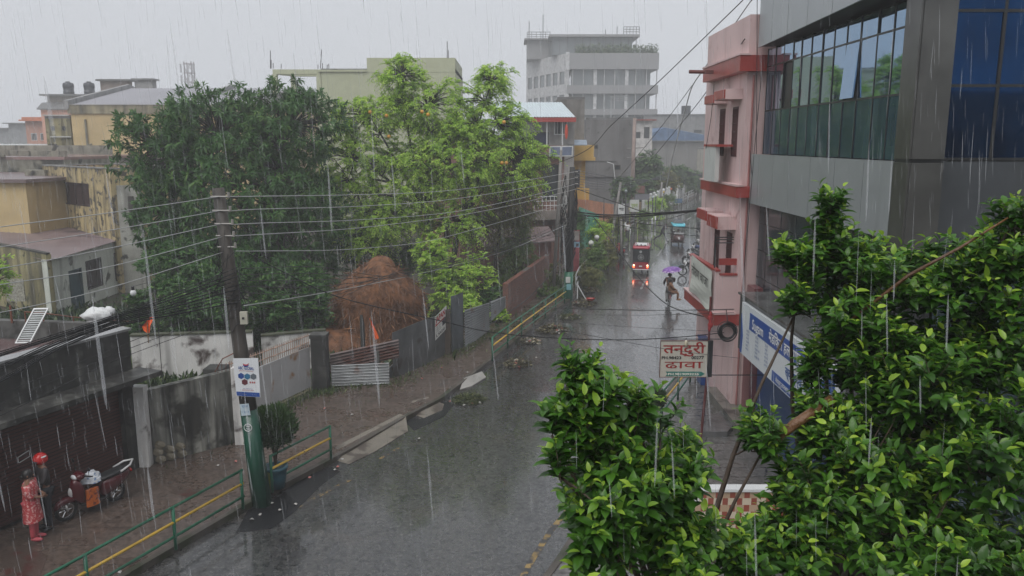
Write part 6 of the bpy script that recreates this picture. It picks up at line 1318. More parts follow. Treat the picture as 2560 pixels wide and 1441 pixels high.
grow('bush', 'bright green bush peeping in at the left edge beside the mossy wall', 'bush', (-22.6, 34.5, 0), (-22.8, 34.5, 2.0), [LP(-5, 690, 34.5, 30, 55, 1, .8)], limel, bark, ncl=80, tw=3, lpt=8, tlen=.3, ll=.16, kind='little', tr=.04, twig_r=.006, shell=.2, wide=1.4)
# verge plants by the globe lamps
vp = [(1472, 690, 46, 26, 22, 'yellowish bush at the foot of the tangled pole', dryl), (1487, 640, 49, 24, 34, 'dense green verge bush under the nearest globe lamp', weepl), (1520, 630, 54, 20, 34, 'tall verge shrub left of the parked red scooter', dryl), (1500, 575, 56, 28, 26, 'broad fresh green shrub in front of the orange wall', limel), (1545, 590, 60, 14, 24, 'thin shrub by the slim grey pole', weepl), (1538, 560, 60, 14, 14, 'straggly shrub left of the slim grey pole', dryl), (1610, 540, 72, 16, 14, 'small shrub under the pale yellow globe', weepl), (1640, 508, 84, 24, 14, 'verge shrub near the yellow globe lamp', limel), (1668, 500, 92, 20, 16, 'hazy shrub at the first bend of the far railing', weepl), (1780, 610, 55, 9, 18, 'small dark shrub beside the pink house', weepl), (1447, 560, 52, 12, 30, 'narrow shrub growing right beside the tangled pole', mangol)]
for (x, y, Y, rx, ry, lb, lm) in vp:
    p = D(x, y, Y); k = Y / F_PX; grow('bush', lb, 'bush', (p.x, Y, 0), (p.x, Y, max(.3, p.z * .5)), [(tuple(p), (rx * k, rx * k * .8, ry * k), 1), ((p.x, Y, p.z * .45), (rx * k * .8, rx * k * .6, max(.2, p.z * .45)), .6)], lm, bark, ncl=110, tw=3, lpt=9, tlen=.45, droop=.5, up=.5, ll=.26, kind='long', tr=.04, twig_r=.007, shell=.15)
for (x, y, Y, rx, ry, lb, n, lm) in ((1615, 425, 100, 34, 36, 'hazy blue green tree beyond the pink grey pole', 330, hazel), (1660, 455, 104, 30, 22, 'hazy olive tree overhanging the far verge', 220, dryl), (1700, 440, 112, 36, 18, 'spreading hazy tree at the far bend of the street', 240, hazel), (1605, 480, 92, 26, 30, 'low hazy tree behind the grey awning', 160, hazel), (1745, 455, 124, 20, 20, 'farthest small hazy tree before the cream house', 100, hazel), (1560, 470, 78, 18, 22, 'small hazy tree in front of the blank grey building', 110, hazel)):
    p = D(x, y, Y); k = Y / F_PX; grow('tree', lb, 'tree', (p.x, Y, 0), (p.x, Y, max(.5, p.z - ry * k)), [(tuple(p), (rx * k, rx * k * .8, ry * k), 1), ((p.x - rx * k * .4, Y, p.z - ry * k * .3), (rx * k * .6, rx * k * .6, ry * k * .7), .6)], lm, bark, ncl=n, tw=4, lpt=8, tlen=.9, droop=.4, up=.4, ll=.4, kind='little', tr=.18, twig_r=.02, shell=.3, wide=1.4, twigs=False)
# foreground guava-like tree
grow('broadleaf_tree', 'glossy broad leaved tree with lime shoots filling the near right corner', 'tree', (3.3, 6.3, 0), (2.45, 5.5, 5.2),
     [LP(1470, 1025, 3.9, 42, 50, .6, .2), LP(1400, 1090, 3.8, 30, 14, .12, .08), LP(1450, 975, 3.9, 10, 24, .1, .05), LP(1500, 985, 3.9, 8, 22, .1, .05), LP(1590, 1065, 3.9, 10, 24, .1, .05), LP(1650, 1105, 4.0, 10, 20, .1, .05), LP(1380, 1090, 3.7, 6, 6, .03, .04), LP(1455, 1100, 3.8, 55, 60, .6, .2), LP(1560, 1130, 3.9, 60, 60, .6, .2), LP(1540, 1230, 3.8, 115, 80, 1.6, .4), LP(1500, 1350, 3.7, 90, 90, 1.3, .4), LP(1690, 1200, 4.1, 70, 55, .8, .3), LP(1640, 1330, 3.8, 110, 80, 1.5, .35), LP(1700, 1430, 3.7, 110, 50, .9, .3), LP(1405, 1195, 3.6, 22, 10, .08, .08),
      LP(2070, 560, 5.1, 8, 42, .22, .08), LP(2075, 640, 5.1, 26, 40, .3, .12), LP(1995, 690, 5.1, 35, 28, .35, .15), LP(2150, 700, 5.1, 110, 55, 1.2, .4), LP(2100, 800, 5.0, 80, 80, 1.3, .4), LP(2170, 930, 4.8, 85, 110, 1.9, .5), LP(2060, 1090, 4.7, 80, 70, 1.3, .4), LP(2330, 740, 4.9, 110, 75, 1.4, .5), LP(2530, 560, 4.6, 14, 60, .28, .15), LP(2500, 690, 4.6, 70, 80, 1.1, .4),
      LP(2330, 950, 4.6, 160, 120, 2.4, .6), LP(2500, 900, 4.5, 90, 140, 1.6, .5), LP(2400, 1150, 4.3, 200, 140, 3.0, .6), LP(2160, 1180, 4.4, 110, 110, 1.8, .5), LP(2020, 1290, 4.3, 95, 80, 1.4, .35), LP(1905, 1130, 4.6, 40, 50, .45, .2), LP(2300, 1380, 4.0, 270, 90, 3.0, .6), LP(1985, 790, 5.0, 14, 45, .2, .15), LP(2030, 940, 5.0, 18, 45, .2, .15), LP(1960, 1400, 4.1, 90, 50, 1.0, .3), LP(1840, 1420, 4.1, 60, 30, .5, .2)], guaval, bark,
     ncl=1150, tw=3, lpt=10, tlen=.21, droop=.05, up=1.0, ll=.088, kind='broad', tr=.045, twig_r=.003, shell=.2, spread=.25, tipyoung=.9, pw=3.6, base_t=.6, trunks=[(2.45, 5.5, 5.2), (1.0, 4.3, 5.3), (1.3, 4.4, 5.0)])
mb = MB(); a, b, c = D(1905, 1130, 4.6), D(1985, 1062, 4.5), D(2080, 1000, 4.6); 
tag_tree = [o for o in bpy.data.objects if o.get('label', '').startswith('glossy broad leaved')][0]
mb.tube([a, a.lerp(b, .5), b, c], [.022, .026, .03, .032], 8); mb.build('branch', M('orange brown bark', (.16, .075, .03), var=.5, rough=.45, bump=.5, bscale=40), tag_tree, smooth=True); mb = MB(); mb.tube([D(2130, 800, 4.7), D(2270, 690, 4.6), D(2400, 620, 4.5), D(2520, 545, 4.5)], [.012, .011, .009, .005], 7); mb.build('branch', M('orange brown bark', (.16, .075, .03), var=.5, rough=.45, bump=.5, bscale=40), tag_tree, smooth=True)
# grass and weeds, one mass
def grass_strip(name, pts, w, n, h, lm, wide=.35, z=.0):
    P = []; 
    for i in range(n):
        t = RNG.random() * (len(pts) - 1); k = int(t); a, b = Vector(pts[k]), Vector(pts[k + 1]); p = a.lerp(b, t - k); q = p + Vector((RNG.normal(), RNG.normal())) * w; clump = math.sin(p.x * 3.1) * math.cos(p.y * 2.3)
        if clump < -.2 and RNG.random() < .75: continue
        P.append((q.x, q.y, z))
    P = np.array(P); N = len(P); d = unit(RNG.normal(size=(N, 3)) * np.array([.5, .5, .25]) + np.array([0, 0, .8])); sc = h * (.4 + .9 * RNG.random(N))
    me = leaves_mesh(P, d, RNG.normal(size=(N, 3)), sc, RNG.random(N), 'little', wide); me.materials.append(lm); o = bpy.data.objects.new(name, me); COL.objects.link(o); return tag(o, kind='stuff')
grassl = leaf_mat('grass blade', (.02, .05, .012), (.06, .11, .025), (.16, .2, .06), .5, .2)
grass_strip('grass', [(-7.4, 21.7), (-7.5, 23.9), (-6.5, 26.2), (-6.2, 26.2)], .22, 1500, .16, grassl, z=.12)
grass_strip('grass', [(-6.3, 26.7), (-4.0, 27.2), (-2.3, 31.0), (-.9, 34.4), (.5, 37.5), (2.4, 43)], .3, 3500, .15, grassl, z=.12)
grass_strip('grass', [(-5.2, 24.5), (-4.3, 26.2), (-2.6, 29.5), (-1.4, 32), (1.6, 40)], .35, 900, .07, grassl, z=.12)
grass_strip('grass', [(-9.3, 20.8), (-7.9, 24.5), (-9, 27)], .55, 3000, .28, grassl)
grass_strip('grass', [(-18, 26), (-13, 28), (-9, 29.5), (-7, 31)], 1.2, 9000, .45, leaf_mat('weed leaf', (.015, .04, .012), (.04, .08, .02), (.10, .15, .04), .5, .2), .7)
grass_strip('grass', [(-26, 36), (-20, 38), (-16, 33), (-8, 32), (-3, 38)], 1.8, 9000, .5, leaf_mat('weed leaf dark', (.01, .03, .01), (.025, .06, .018), (.08, .12, .03), .5, .2), .7)
grass_strip('grass', [kp(44, -1.2), kp(60, -1.2), kp(80, -1.2), kp(110, -1.2)], .6, 5000, .35, grassl, .6, z=.12)
# ---------------------------------------------------------------- people
skinm = M('skin brown', (.20, .10, .06), rough=.5, bump=0, var=.08); hairm = M('black hair', (.012, .01, .01), rough=.5, bump=0)
BASE = dict(pelvis=(0, 0, .95), waist=(0, 0, 1.1), chest=(0, 0, 1.33), neck=(0, 0, 1.47), head=(.015, 0, 1.58), crown=(.01, 0, 1.66),
            sL=(0, .18, 1.40), eL=(0, .23, 1.13), wL=(.04, .24, .88), hL=(.05, .24, .80), sR=(0, -.18, 1.40), eR=(0, -.23, 1.13), wR=(.04, -.24, .88), hR=(.05, -.24, .80),
            pL=(0, .09, .90), kL=(.01, .10, .50), aL=(0, .10, .08), tL=(.15, .11, .04), pR=(0, -.09, .90), kR=(.01, -.10, .50), aR=(0, -.10, .08), tR=(.15, -.11, .04))
RAD = dict(pelvis=.125, waist=.115, chest=.14, neck=.055, head=.095, crown=.075, s=.07, e=.042, w=.03, h=.032, p=.09, k=.058, a=.04, t=.036)
EDG = [('pelvis', 'waist'), ('waist', 'chest'), ('chest', 'neck'), ('neck', 'head'), ('head', 'crown')] + [e for S in 'LR' for e in (('chest', 's' + S), ('s' + S, 'e' + S), ('e' + S, 'w' + S), ('w' + S, 'h' + S), ('pelvis', 'p' + S), ('p' + S, 'k' + S), ('k' + S, 'a' + S), ('a' + S, 't' + S))]
def sk_part(J, keys, extra, grow_=1.0, wide=None):
    ks = [k for k in keys if k in J]; ix = {k: i for i, k in enumerate(ks)}
    ed = [(ix[a], ix[b]) for a, b in EDG if a in ix and b in ix]
    r = []
    for k in ks:
        v = RAD.get(k) or RAD[k[0]]; v = v * grow_ + extra
        if wide and k in wide: v = wide[k]
        r.append(v)
    return skin([J[k] for k in ks], ed, r)
def person(label, loc, rz, J=None, shirt=None, trousers=None, sleeves='long', hair=True, scale=1.0, hair_kind='short', skinmat=None, shoes=None, extra=None, group=None):
    P = dict(BASE); P.update(J or {}); P = {k: Vector(v) for k, v in P.items()}; look = P.pop('look', Vector((1, 0, 0)))
    r = thing('person', label, 'person', (0, 0, 0)); ORG[r.name] = Vector((0, 0, 0))
    me = sk_part(P, list(P), 0); mb = MB(); mb.addmesh(me, Matrix.Identity(4))
    hd = P['head']; f = look.normalized()
    sd = Vector((-f.y, f.x, 0)).normalized()
    mb.ball(hd + f * .10 + Vector((0, 0, -.01)), (.018, .018, .025), 0, 6, 4)
    for s_ in (-1, 1): mb.ball(hd + sd * .098 * s_, (.015, .015, .03), 0, 6, 4)
    for S in 'LR':      # fingers and thumb
        w, h = P['w' + S], P['h' + S]; d = (h - w).normalized(); q = d.orthogonal().normalized(); q2 = d.cross(q)
        for k in range(4): mb.tube([h + q * (.022 * (k - 1.5)), h + q * (.024 * (k - 1.5)) + d * .045 + q2 * .01, h + q * (.022 * (k - 1.5)) + d * (.075 - .008 * abs(k - 1.2)) + q2 * .03], [.0095, .0085, .006], 5)
        mb.tube([w.lerp(h, .4) + q * .03, w.lerp(h, .8) + q * .06 + q2 * .01, h + q * .055 + d * .02 + q2 * .03], [.011, .009, .007], 5)
    bpy.data.meshes.remove(me); mb.build('body', skinmat or skinm, r, smooth=True)
    if shirt:
        ks = ['pelvis', 'waist', 'chest', 'sL', 'eL', 'sR', 'eR'] + (['wL', 'wR'] if sleeves == 'long' else [])
        me = sk_part(P, ks, .022, wide=dict(pelvis=.165, waist=.15, chest=.168)); mb = MB(); mb.addmesh(me, Matrix.Identity(4)); bpy.data.meshes.remove(me); mb.build('shirt', shirt, r, smooth=True)
    if trousers:
        me = sk_part(P, ['pelvis', 'pL', 'kL', 'aL', 'pR', 'kR', 'aR'], .018); mb = MB(); mb.addmesh(me, Matrix.Identity(4)); bpy.data.meshes.remove(me); mb.build('trousers', trousers, r, smooth=True)
    if hair:
        mb = MB(); c = hd - f * .015 + Vector((0, 0, .035)); mb.ball(c, (.112, .108, .11), 0, 12, 8, lambda d: 1.0 if d.dot(f) < .45 or d.z > .5 else .82)
        if hair_kind == 'bun': mb.ball(hd - f * .12 + Vector((0, 0, -.03)), (.07, .07, .07), 0, 10, 6)
        mb.build('hair', hairm, r, smooth=True)
    mb = MB()
    for s_ in (-1, 1): mb.ball(hd + f * .09 + sd * .034 * s_ + Vector((0, 0, .015)), (.012, .012, .008), 0, 6, 4)
    mb.cbox(hd + f * .096 + Vector((0, 0, -.05)), (.008, .035, .008)); mb.build('face_details', hairm, r)
    if shoes:
        for S in 'LR':
            a, t = P['a' + S], P['t' + S]; mb = MB(); m = a.lerp(t, .5); d = (t - a); d.z = 0; an = math.atan2(d.y, d.x)
            mb.ball((0, 0, 0), (.14, .052, .05), 0, 10, 6); M4 = Matrix.Translation(m) @ Euler((0, math.atan2(a.z - t.z - .03, .15), an)).to_matrix().to_4x4(); mb.v = [tuple(M4 @ Vector(v)) for v in mb.v]; mb.build('shoe', shoes, r, smooth=True)
    if extra: extra(r, P)
    r.location = loc; r.rotation_euler = (0, 0, rz); r.scale = (scale,) * 3
    if group: r['group'] = group
    return r
kurta = M('red floral cloth', (.40, .045, .05), rough=.6, var=.2, bump=0, patch=.45, patch_col=(.62, .35, .33), pscale=22)
pinktr = M('pink red cloth', (.48, .08, .10), rough=.6, bump=0)
def kurta_fn(r, P):
    mb = MB(); rg = []
    for z, rx, ry, dx in ((.50, .20, .27, .01), (.62, .195, .255, .01), (.8, .18, .225, .0), (.98, .165, .20, 0), (1.12, .145, .175, 0), (1.28, .155, .195, .01), (1.40, .12, .20, 0), (1.455, .07, .09, 0)):
        rg.append([(dx + rx * math.cos(2*math.pi*j/22) * (1 + .05 * math.sin(5 * 2*math.pi*j/22) * max(0, 1 - z)), ry * math.sin(2*math.pi*j/22), z) for j in range(22)])
    mb.loft(rg, 0, cap=False)
    for S in 'LR': mb.tube([P['s' + S], P['s' + S].lerp(P['e' + S], .6), P['e' + S], P['e' + S].lerp(P['w' + S], .3)], [.095, .075, .068, .06], 12)
    mb.build('kurta', kurta, r, smooth=True)
    mb = MB(); mb.ball(P['head'] + Vector((-.03, 0, .02)), (.115, .115, .125), 0, 12, 8); mb.build('head_cloth', hairm, r, smooth=True)
wl_ = G(88, 1350, .13); ml = G(122, 1322, .13)
person('woman in a red patterned kurta and pink trousers standing by the maroon shutter', wl_, R(12), dict(eL=(.06, .21, 1.12), wL=(.24, .06, 1.12), hL=(.28, -.02, 1.12), eR=(.06, -.21, 1.12), wR=(.25, -.06, 1.06), hR=(.28, .03, 1.04), look=(1, .1, 0)), trousers=pinktr, scale=.93, hair_kind='bun', extra=kurta_fn, shoes=pinktr)
def helmet(r, P):
    mb = MB(); c = P['head'] + Vector((0, 0, .04)); mb.ball(c, (.155, .14, .15), 0, 16, 10, lambda d: 1 if d.z > -.45 else .86); mb.build('helmet', M('helmet red', (.42, .015, .015), rough=.15, bump=0), r, smooth=True)
    mb = MB(); mb.ball(c + Vector((.05, 0, -.02)), (.118, .118, .06), 0, 14, 6); mb.build('visor', M('visor', (.03, .03, .035), rough=.08, bump=0), r, smooth=True)
    mb = MB(); mb.ball(c + Vector((-.02, 0, .07)), (.10, .143, .03), 0, 12, 6); mb.build('helmet_stripe', whitep, r, smooth=True)
darkj = M('dark jacket', (.028, .024, .026), rough=.6, bump=0); darkt = M('dark trousers', (.012, .014, .02), rough=.6, bump=0)
person('man in a red helmet and dark jacket standing between the woman and the scooter', ml, R(235), dict(eL=(.1, .2, 1.14), wL=(.27, .04, 1.2), hL=(.3, -.03, 1.22), eR=(.08, -.22, 1.12), wR=(.26, -.08, 1.12), hR=(.31, -.02, 1.13)), shirt=darkj, trousers=darkt, extra=helmet, shoes=blackp, scale=1.0, hair=False)
run = dict(pelvis=(0, 0, .93), waist=(.05, 0, 1.07), chest=(.16, 0, 1.28), neck=(.22, 0, 1.40), head=(.28, 0, 1.49), crown=(.30, 0, 1.57), sL=(.17, .17, 1.33), eL=(.05, .2, 1.12), wL=(.22, .18, 1.0), hL=(.28, .17, 1.02), sR=(.17, -.17, 1.33), eR=(.32, -.2, 1.12), wR=(.42, -.14, 1.22), hR=(.44, -.1, 1.3),
           kR=(.25, -.1, .55), aR=(.38, -.1, .1), tR=(.54, -.1, .05), kL=(-.18, .1, .52), aL=(-.62, .1, .30), tL=(-.66, .1, .16))
rp_ = G(1655, 605, 0); person('man in dark clothes running across the wet street with long strides', rp_, R(-8), run, shirt=M('navy shirt', (.02, .022, .035)), trousers=darkt, shoes=blackp, scale=1.0)
wp = G(1568, 606, .13); person('man in a white shirt and dark trousers standing at the railing with a raised arm', wp, R(-70), dict(eL=(.12, .26, 1.3), wL=(.08, .12, 1.55), hL=(.07, .1, 1.62), look=(1, 0, 0)), shirt=whitep, sleeves='short', trousers=M('grey trousers', (.06, .06, .065)), shoes=blackp, scale=1.02)

# ---------------------------------------------------------------- two wheelers
def wheel(root, x, y, R0, tyre=.045, z=None, spokes=10, solid=False, lean=0):
    z = R0 if z is None else z; mb = MB(); mb.torus((x, y, z), (0, 1, 0), R0 - tyre, tyre, 0, 26, 7); w = mb.build('wheel', blackp, root, smooth=True)
    mb = MB(); mb.torus((x, y, z), (0, 1, 0), R0 - tyre * 2, .012, 0, 22, 5)
    for k in range(spokes): a = 2 * math.pi * k / spokes; mb.tube([(x, y, z), (x + (R0 - 2 * tyre) * math.cos(a), y, z + (R0 - 2 * tyre) * math.sin(a))], .012 if solid else .006, 4)
    mb.tube([(x, y - .06, z), (x, y + .06, z)], .035, 8); mb.build('rim', chrome, w); return w
def motorbike(label, loc, rz, tank, group=None, lean=R(-8)):
    r = thing('motorcycle', label, 'motorcycle', (0, 0, 0), group=group); ORG[r.name] = Vector((0, 0, 0))
    wheel(r, .66, 0, .31); wheel(r, -.62, 0, .31, .055)
    def b(nm, m, fn, sm=True): mb = MB(); fn(mb); return mb.build(nm, m, r, smooth=sm)
    b('frame', darkmetal, lambda m: (m.tube([(.42, 0, .9), (.3, 0, .5), (-.1, 0, .3), (-.3, 0, .35)], .028, 6), m.tube([(.42, 0, .88), (-.2, 0, .72), (-.62, .0, .72)], .025, 6), m.tube([(-.62, .09, .31), (-.2, .07, .35)], .02, 5), m.tube([(-.62, .1, .33), (-.5, .12, .7)], .028, 6), m.tube([(-.62, -.1, .33), (-.5, -.12, .7)], .028, 6)))
    b('fork', chrome, lambda m: (m.tube([(.66, .08, .31), (.44, .08, .92)], .022, 6), m.tube([(.66, -.08, .31), (.44, -.08, .92)], .022, 6)))
    b('tank', tank, lambda m: m.body([(-.08, .08, .74, .86), (0, .13, .72, .93), (.2, .15, .72, .97), (.34, .11, .75, .93), (.4, .05, .8, .88)], 0))
    b('seat', blackp, lambda m: m.body([(-.78, .05, .82, .87), (-.7, .11, .78, .89), (-.4, .13, .76, .86), (-.1, .09, .76, .84), (-.04, .04, .78, .84)]))
    b('engine', M('engine grey', (.10, .10, .11), metal=.5, rough=.4), lambda m: (m.body([(-.18, .1, .24, .5), (0, .14, .22, .58), (.18, .12, .26, .6), (.28, .06, .34, .52)]), m.tube([(.2, -.1, .34), (.0, -.14, .22), (-.7, -.15, .3)], [.03, .035, .05], 8)))
    b('tail', tank, lambda m: m.body([(-.92, .04, .74, .82), (-.8, .08, .7, .82), (-.5, .11, .64, .76), (-.3, .08, .6, .74)]))
    b('mudguard', blackp, lambda m: (m.tube([(.98, 0, .42), (.86, 0, .62), (.66, 0, .68), (.46, 0, .6)], .05, 6), m.tube([(-.95, 0, .4), (-.9, 0, .6), (-.7, 0, .68)], .05, 6)))
    b('handlebar', chrome, lambda m: (m.tube([(.34, .36, 1.0), (.42, .2, 1.04), (.44, 0, .98), (.42, -.2, 1.04), (.34, -.36, 1.0)], .016, 6), m.tube([(.4, .28, 1.02), (.44, .32, 1.2)], .008, 4), m.tube([(.4, -.28, 1.02), (.44, -.32, 1.2)], .008, 4), m.ball((.44, .34, 1.23), (.015, .06, .04), 0, 8, 5), m.ball((.44, -.34, 1.23), (.015, .06, .04), 0, 8, 5)))
    b('headlight', M('lamp glass', (.5, .5, .5), rough=.1), lambda m: m.ball((.56, 0, .88), (.08, .1, .1), 0, 10, 7))
    b('tail_light', M('red lens', (.35, .01, .01), rough=.2), lambda m: m.ball((-.93, 0, .78), (.03, .07, .035), 0, 8, 5))
    r.location = loc; r.rotation_euler = (lean, 0, rz); return r
def scooter(label, loc, rz, col, items=False):
    r = thing('scooter', label, 'scooter', (0, 0, 0)); ORG[r.name] = Vector((0, 0, 0)); wheel(r, .62, 0, .26, .045, spokes=6, solid=True); wheel(r, -.56, 0, .24, .05, spokes=6, solid=True)
    def b(nm, m, fn, sm=True): mb = MB(); fn(mb); return mb.build(nm, m, r, smooth=sm)
    b('leg_shield', col, lambda m: m.body([(.28, .20, .30, .78), (.36, .19, .34, .92), (.44, .13, .42, .98), (.52, .05, .55, .84)]))
    b('floorboard', M('dark plastic', (.02, .02, .022), rough=.4), lambda m: m.body([(-.3, .15, .24, .32), (.0, .17, .24, .31), (.32, .15, .26, .36)]))
    b('rear_body', col, lambda m: m.body([(-.92, .04, .62, .72), (-.8, .12, .52, .76), (-.5, .18, .36, .74), (-.22, .16, .30, .70), (-.16, .10, .32, .64)]))
    b('seat', blackp, lambda m: m.body([(-.84, .08, .76, .82), (-.7, .14, .74, .84), (-.4, .15, .72, .81), (-.16, .12, .70, .78), (-.1, .05, .72, .76)]))
    b('front_mudguard', col, lambda m: m.body([(.38, .05, .36, .5), (.5, .085, .42, .56), (.66, .085, .44, .58), (.82, .07, .36, .52), (.9, .03, .34, .42)]))
    b('front_trim', M('silver trim', (.5, .5, .5), rough=.3), lambda m: (m.body([(.46, .07, .5, .72), (.52, .06, .54, .76), (.56, .02, .6, .7)]), m.tube([(.62, .07, .26), (.66, .07, .42)], .02, 5)))
    b('handle_cowl', col, lambda m: m.body([(.2, .08, .96, 1.04), (.28, .16, .94, 1.08), (.38, .14, .92, 1.06), (.44, .06, .94, 1.02)]))
    b('headlight', M('lamp white', (.6, .6, .62), rough=.1), lambda m: m.ball((.43, 0, .99), (.045, .10, .055), 0, 10, 7))
    b('handlebar', blackp, lambda m: (m.tube([(.2, .34, 1.05), (.28, .14, 1.02)], .018, 6), m.tube([(.2, -.34, 1.05), (.28, -.14, 1.02)], .018, 6), m.tube([(.24, .27, 1.05), (.26, .3, 1.2)], .007, 4), m.tube([(.24, -.27, 1.05), (.26, -.3, 1.2)], .007, 4), m.ball((.26, .31, 1.24), (.015, .06, .045), 0, 8, 5), m.ball((.26, -.31, 1.24), (.015, .06, .045), 0, 8, 5)))
    b('grab_rail', M('silver trim', (.5, .5, .5), rough=.3), lambda m: m.tube([(-.6, .15, .80), (-.85, .13, .88), (-1.0, 0, .92), (-.85, -.13, .88), (-.6, -.15, .80)], .026, 6))
    b('exhaust', M('silver trim', (.5, .5, .5), rough=.3), lambda m: m.tube([(-.1, -.16, .28), (-.4, -.19, .3), (-.85, -.2, .36)], [.02, .05, .055], 8))
    b('tail_light', M('red lens', (.35, .01, .01), rough=.2), lambda m: m.ball((-.93, 0, .68), (.03, .08, .04), 0, 8, 5))
    r.location = loc; r.rotation_euler = (R(-7), 0, rz); return r
sA, sB = G(166, 1302, .13), G(296, 1250, .13); c_ = sA.lerp(sB, .5); rz_ = math.atan2(sA.y - sB.y, sA.x - sB.x)
scooter('dark red scooter parked before the maroon shutter with a bundle on its seat', (c_.x, c_.y, .13), rz_, M('scooter maroon', (.07, .008, .012), rough=.15, var=.1, bump=0))
Rm = Matrix.Translation((c_.x, c_.y, .13)) @ Euler((0, 0, rz_)).to_matrix().to_4x4()
def onsc(pts): return [Rm @ Vector(p) for p in pts]
mb = MB(); ring = []
for k in range(5):
    ring.append(onsc([(-.02 + .26 * math.cos(a) * (1 - .12 * k) + .02 * math.sin(a * 5 + k), .02 + .2 * math.sin(a) * (1 - .12 * k), .72 + .05 * k + .02 * math.sin(a * 3 + k * 2)) for a in [2 * math.pi * j / 16 for j in range(16)]]))
mb.loft(ring); tag(mb.build('plastic_sack', M('printed white bag', (.55, .57, .6), rough=.3, patch=.35, patch_col=(.12, .2, .35), pscale=14, bump=.2), None), 'crumpled white plastic bag lying on the scooter seat', 'bag')
mb = MB(); mb.loft([onsc([(.10 + .16 * math.cos(a), .22 + .05 * math.sin(a), z) for a in [2 * math.pi * j / 14 for j in range(14)]]) for z in (.22, .3, .45, .58, .62)]); tag(mb.build('shopping_bag', M('orange printed bag', (.50, .12, .02), rough=.4, patch=.45, patch_col=(.12, .02, .02), pscale=12), None), 'orange and maroon printed bag hanging by the scooter floorboard', 'bag')
for (x, y, ang, tc, lb) in ((1732, 690, 172, (.015, .015, .017), 'black motorcycle parked lowest in the row beside the pink house'), (1740, 664, 168, (.02, .02, .03), 'motorcycle with a dark blue tail parked second in the row beside the pink house'), (1750, 645, 160, (.03, .05, .14), 'motorcycle with a blue and silver tank third in the row'), (1762, 628, 165, (.16, .02, .02), 'motorcycle with a maroon tank parked farthest in the row')):
    p = G(x, y, .0); motorbike(lb, (p.x, p.y, 0), R(ang), M('tank %.3f' % tc[2], tc, rough=.2, bump=0), 'motorcycles parked beside the pink house')
p = G(1553, 645, 0); scooter('black and red scooter parked against the slim grey pole', (p.x, p.y, .0), R(100), M('scooter red', (.30, .015, .015), rough=.2, bump=0))

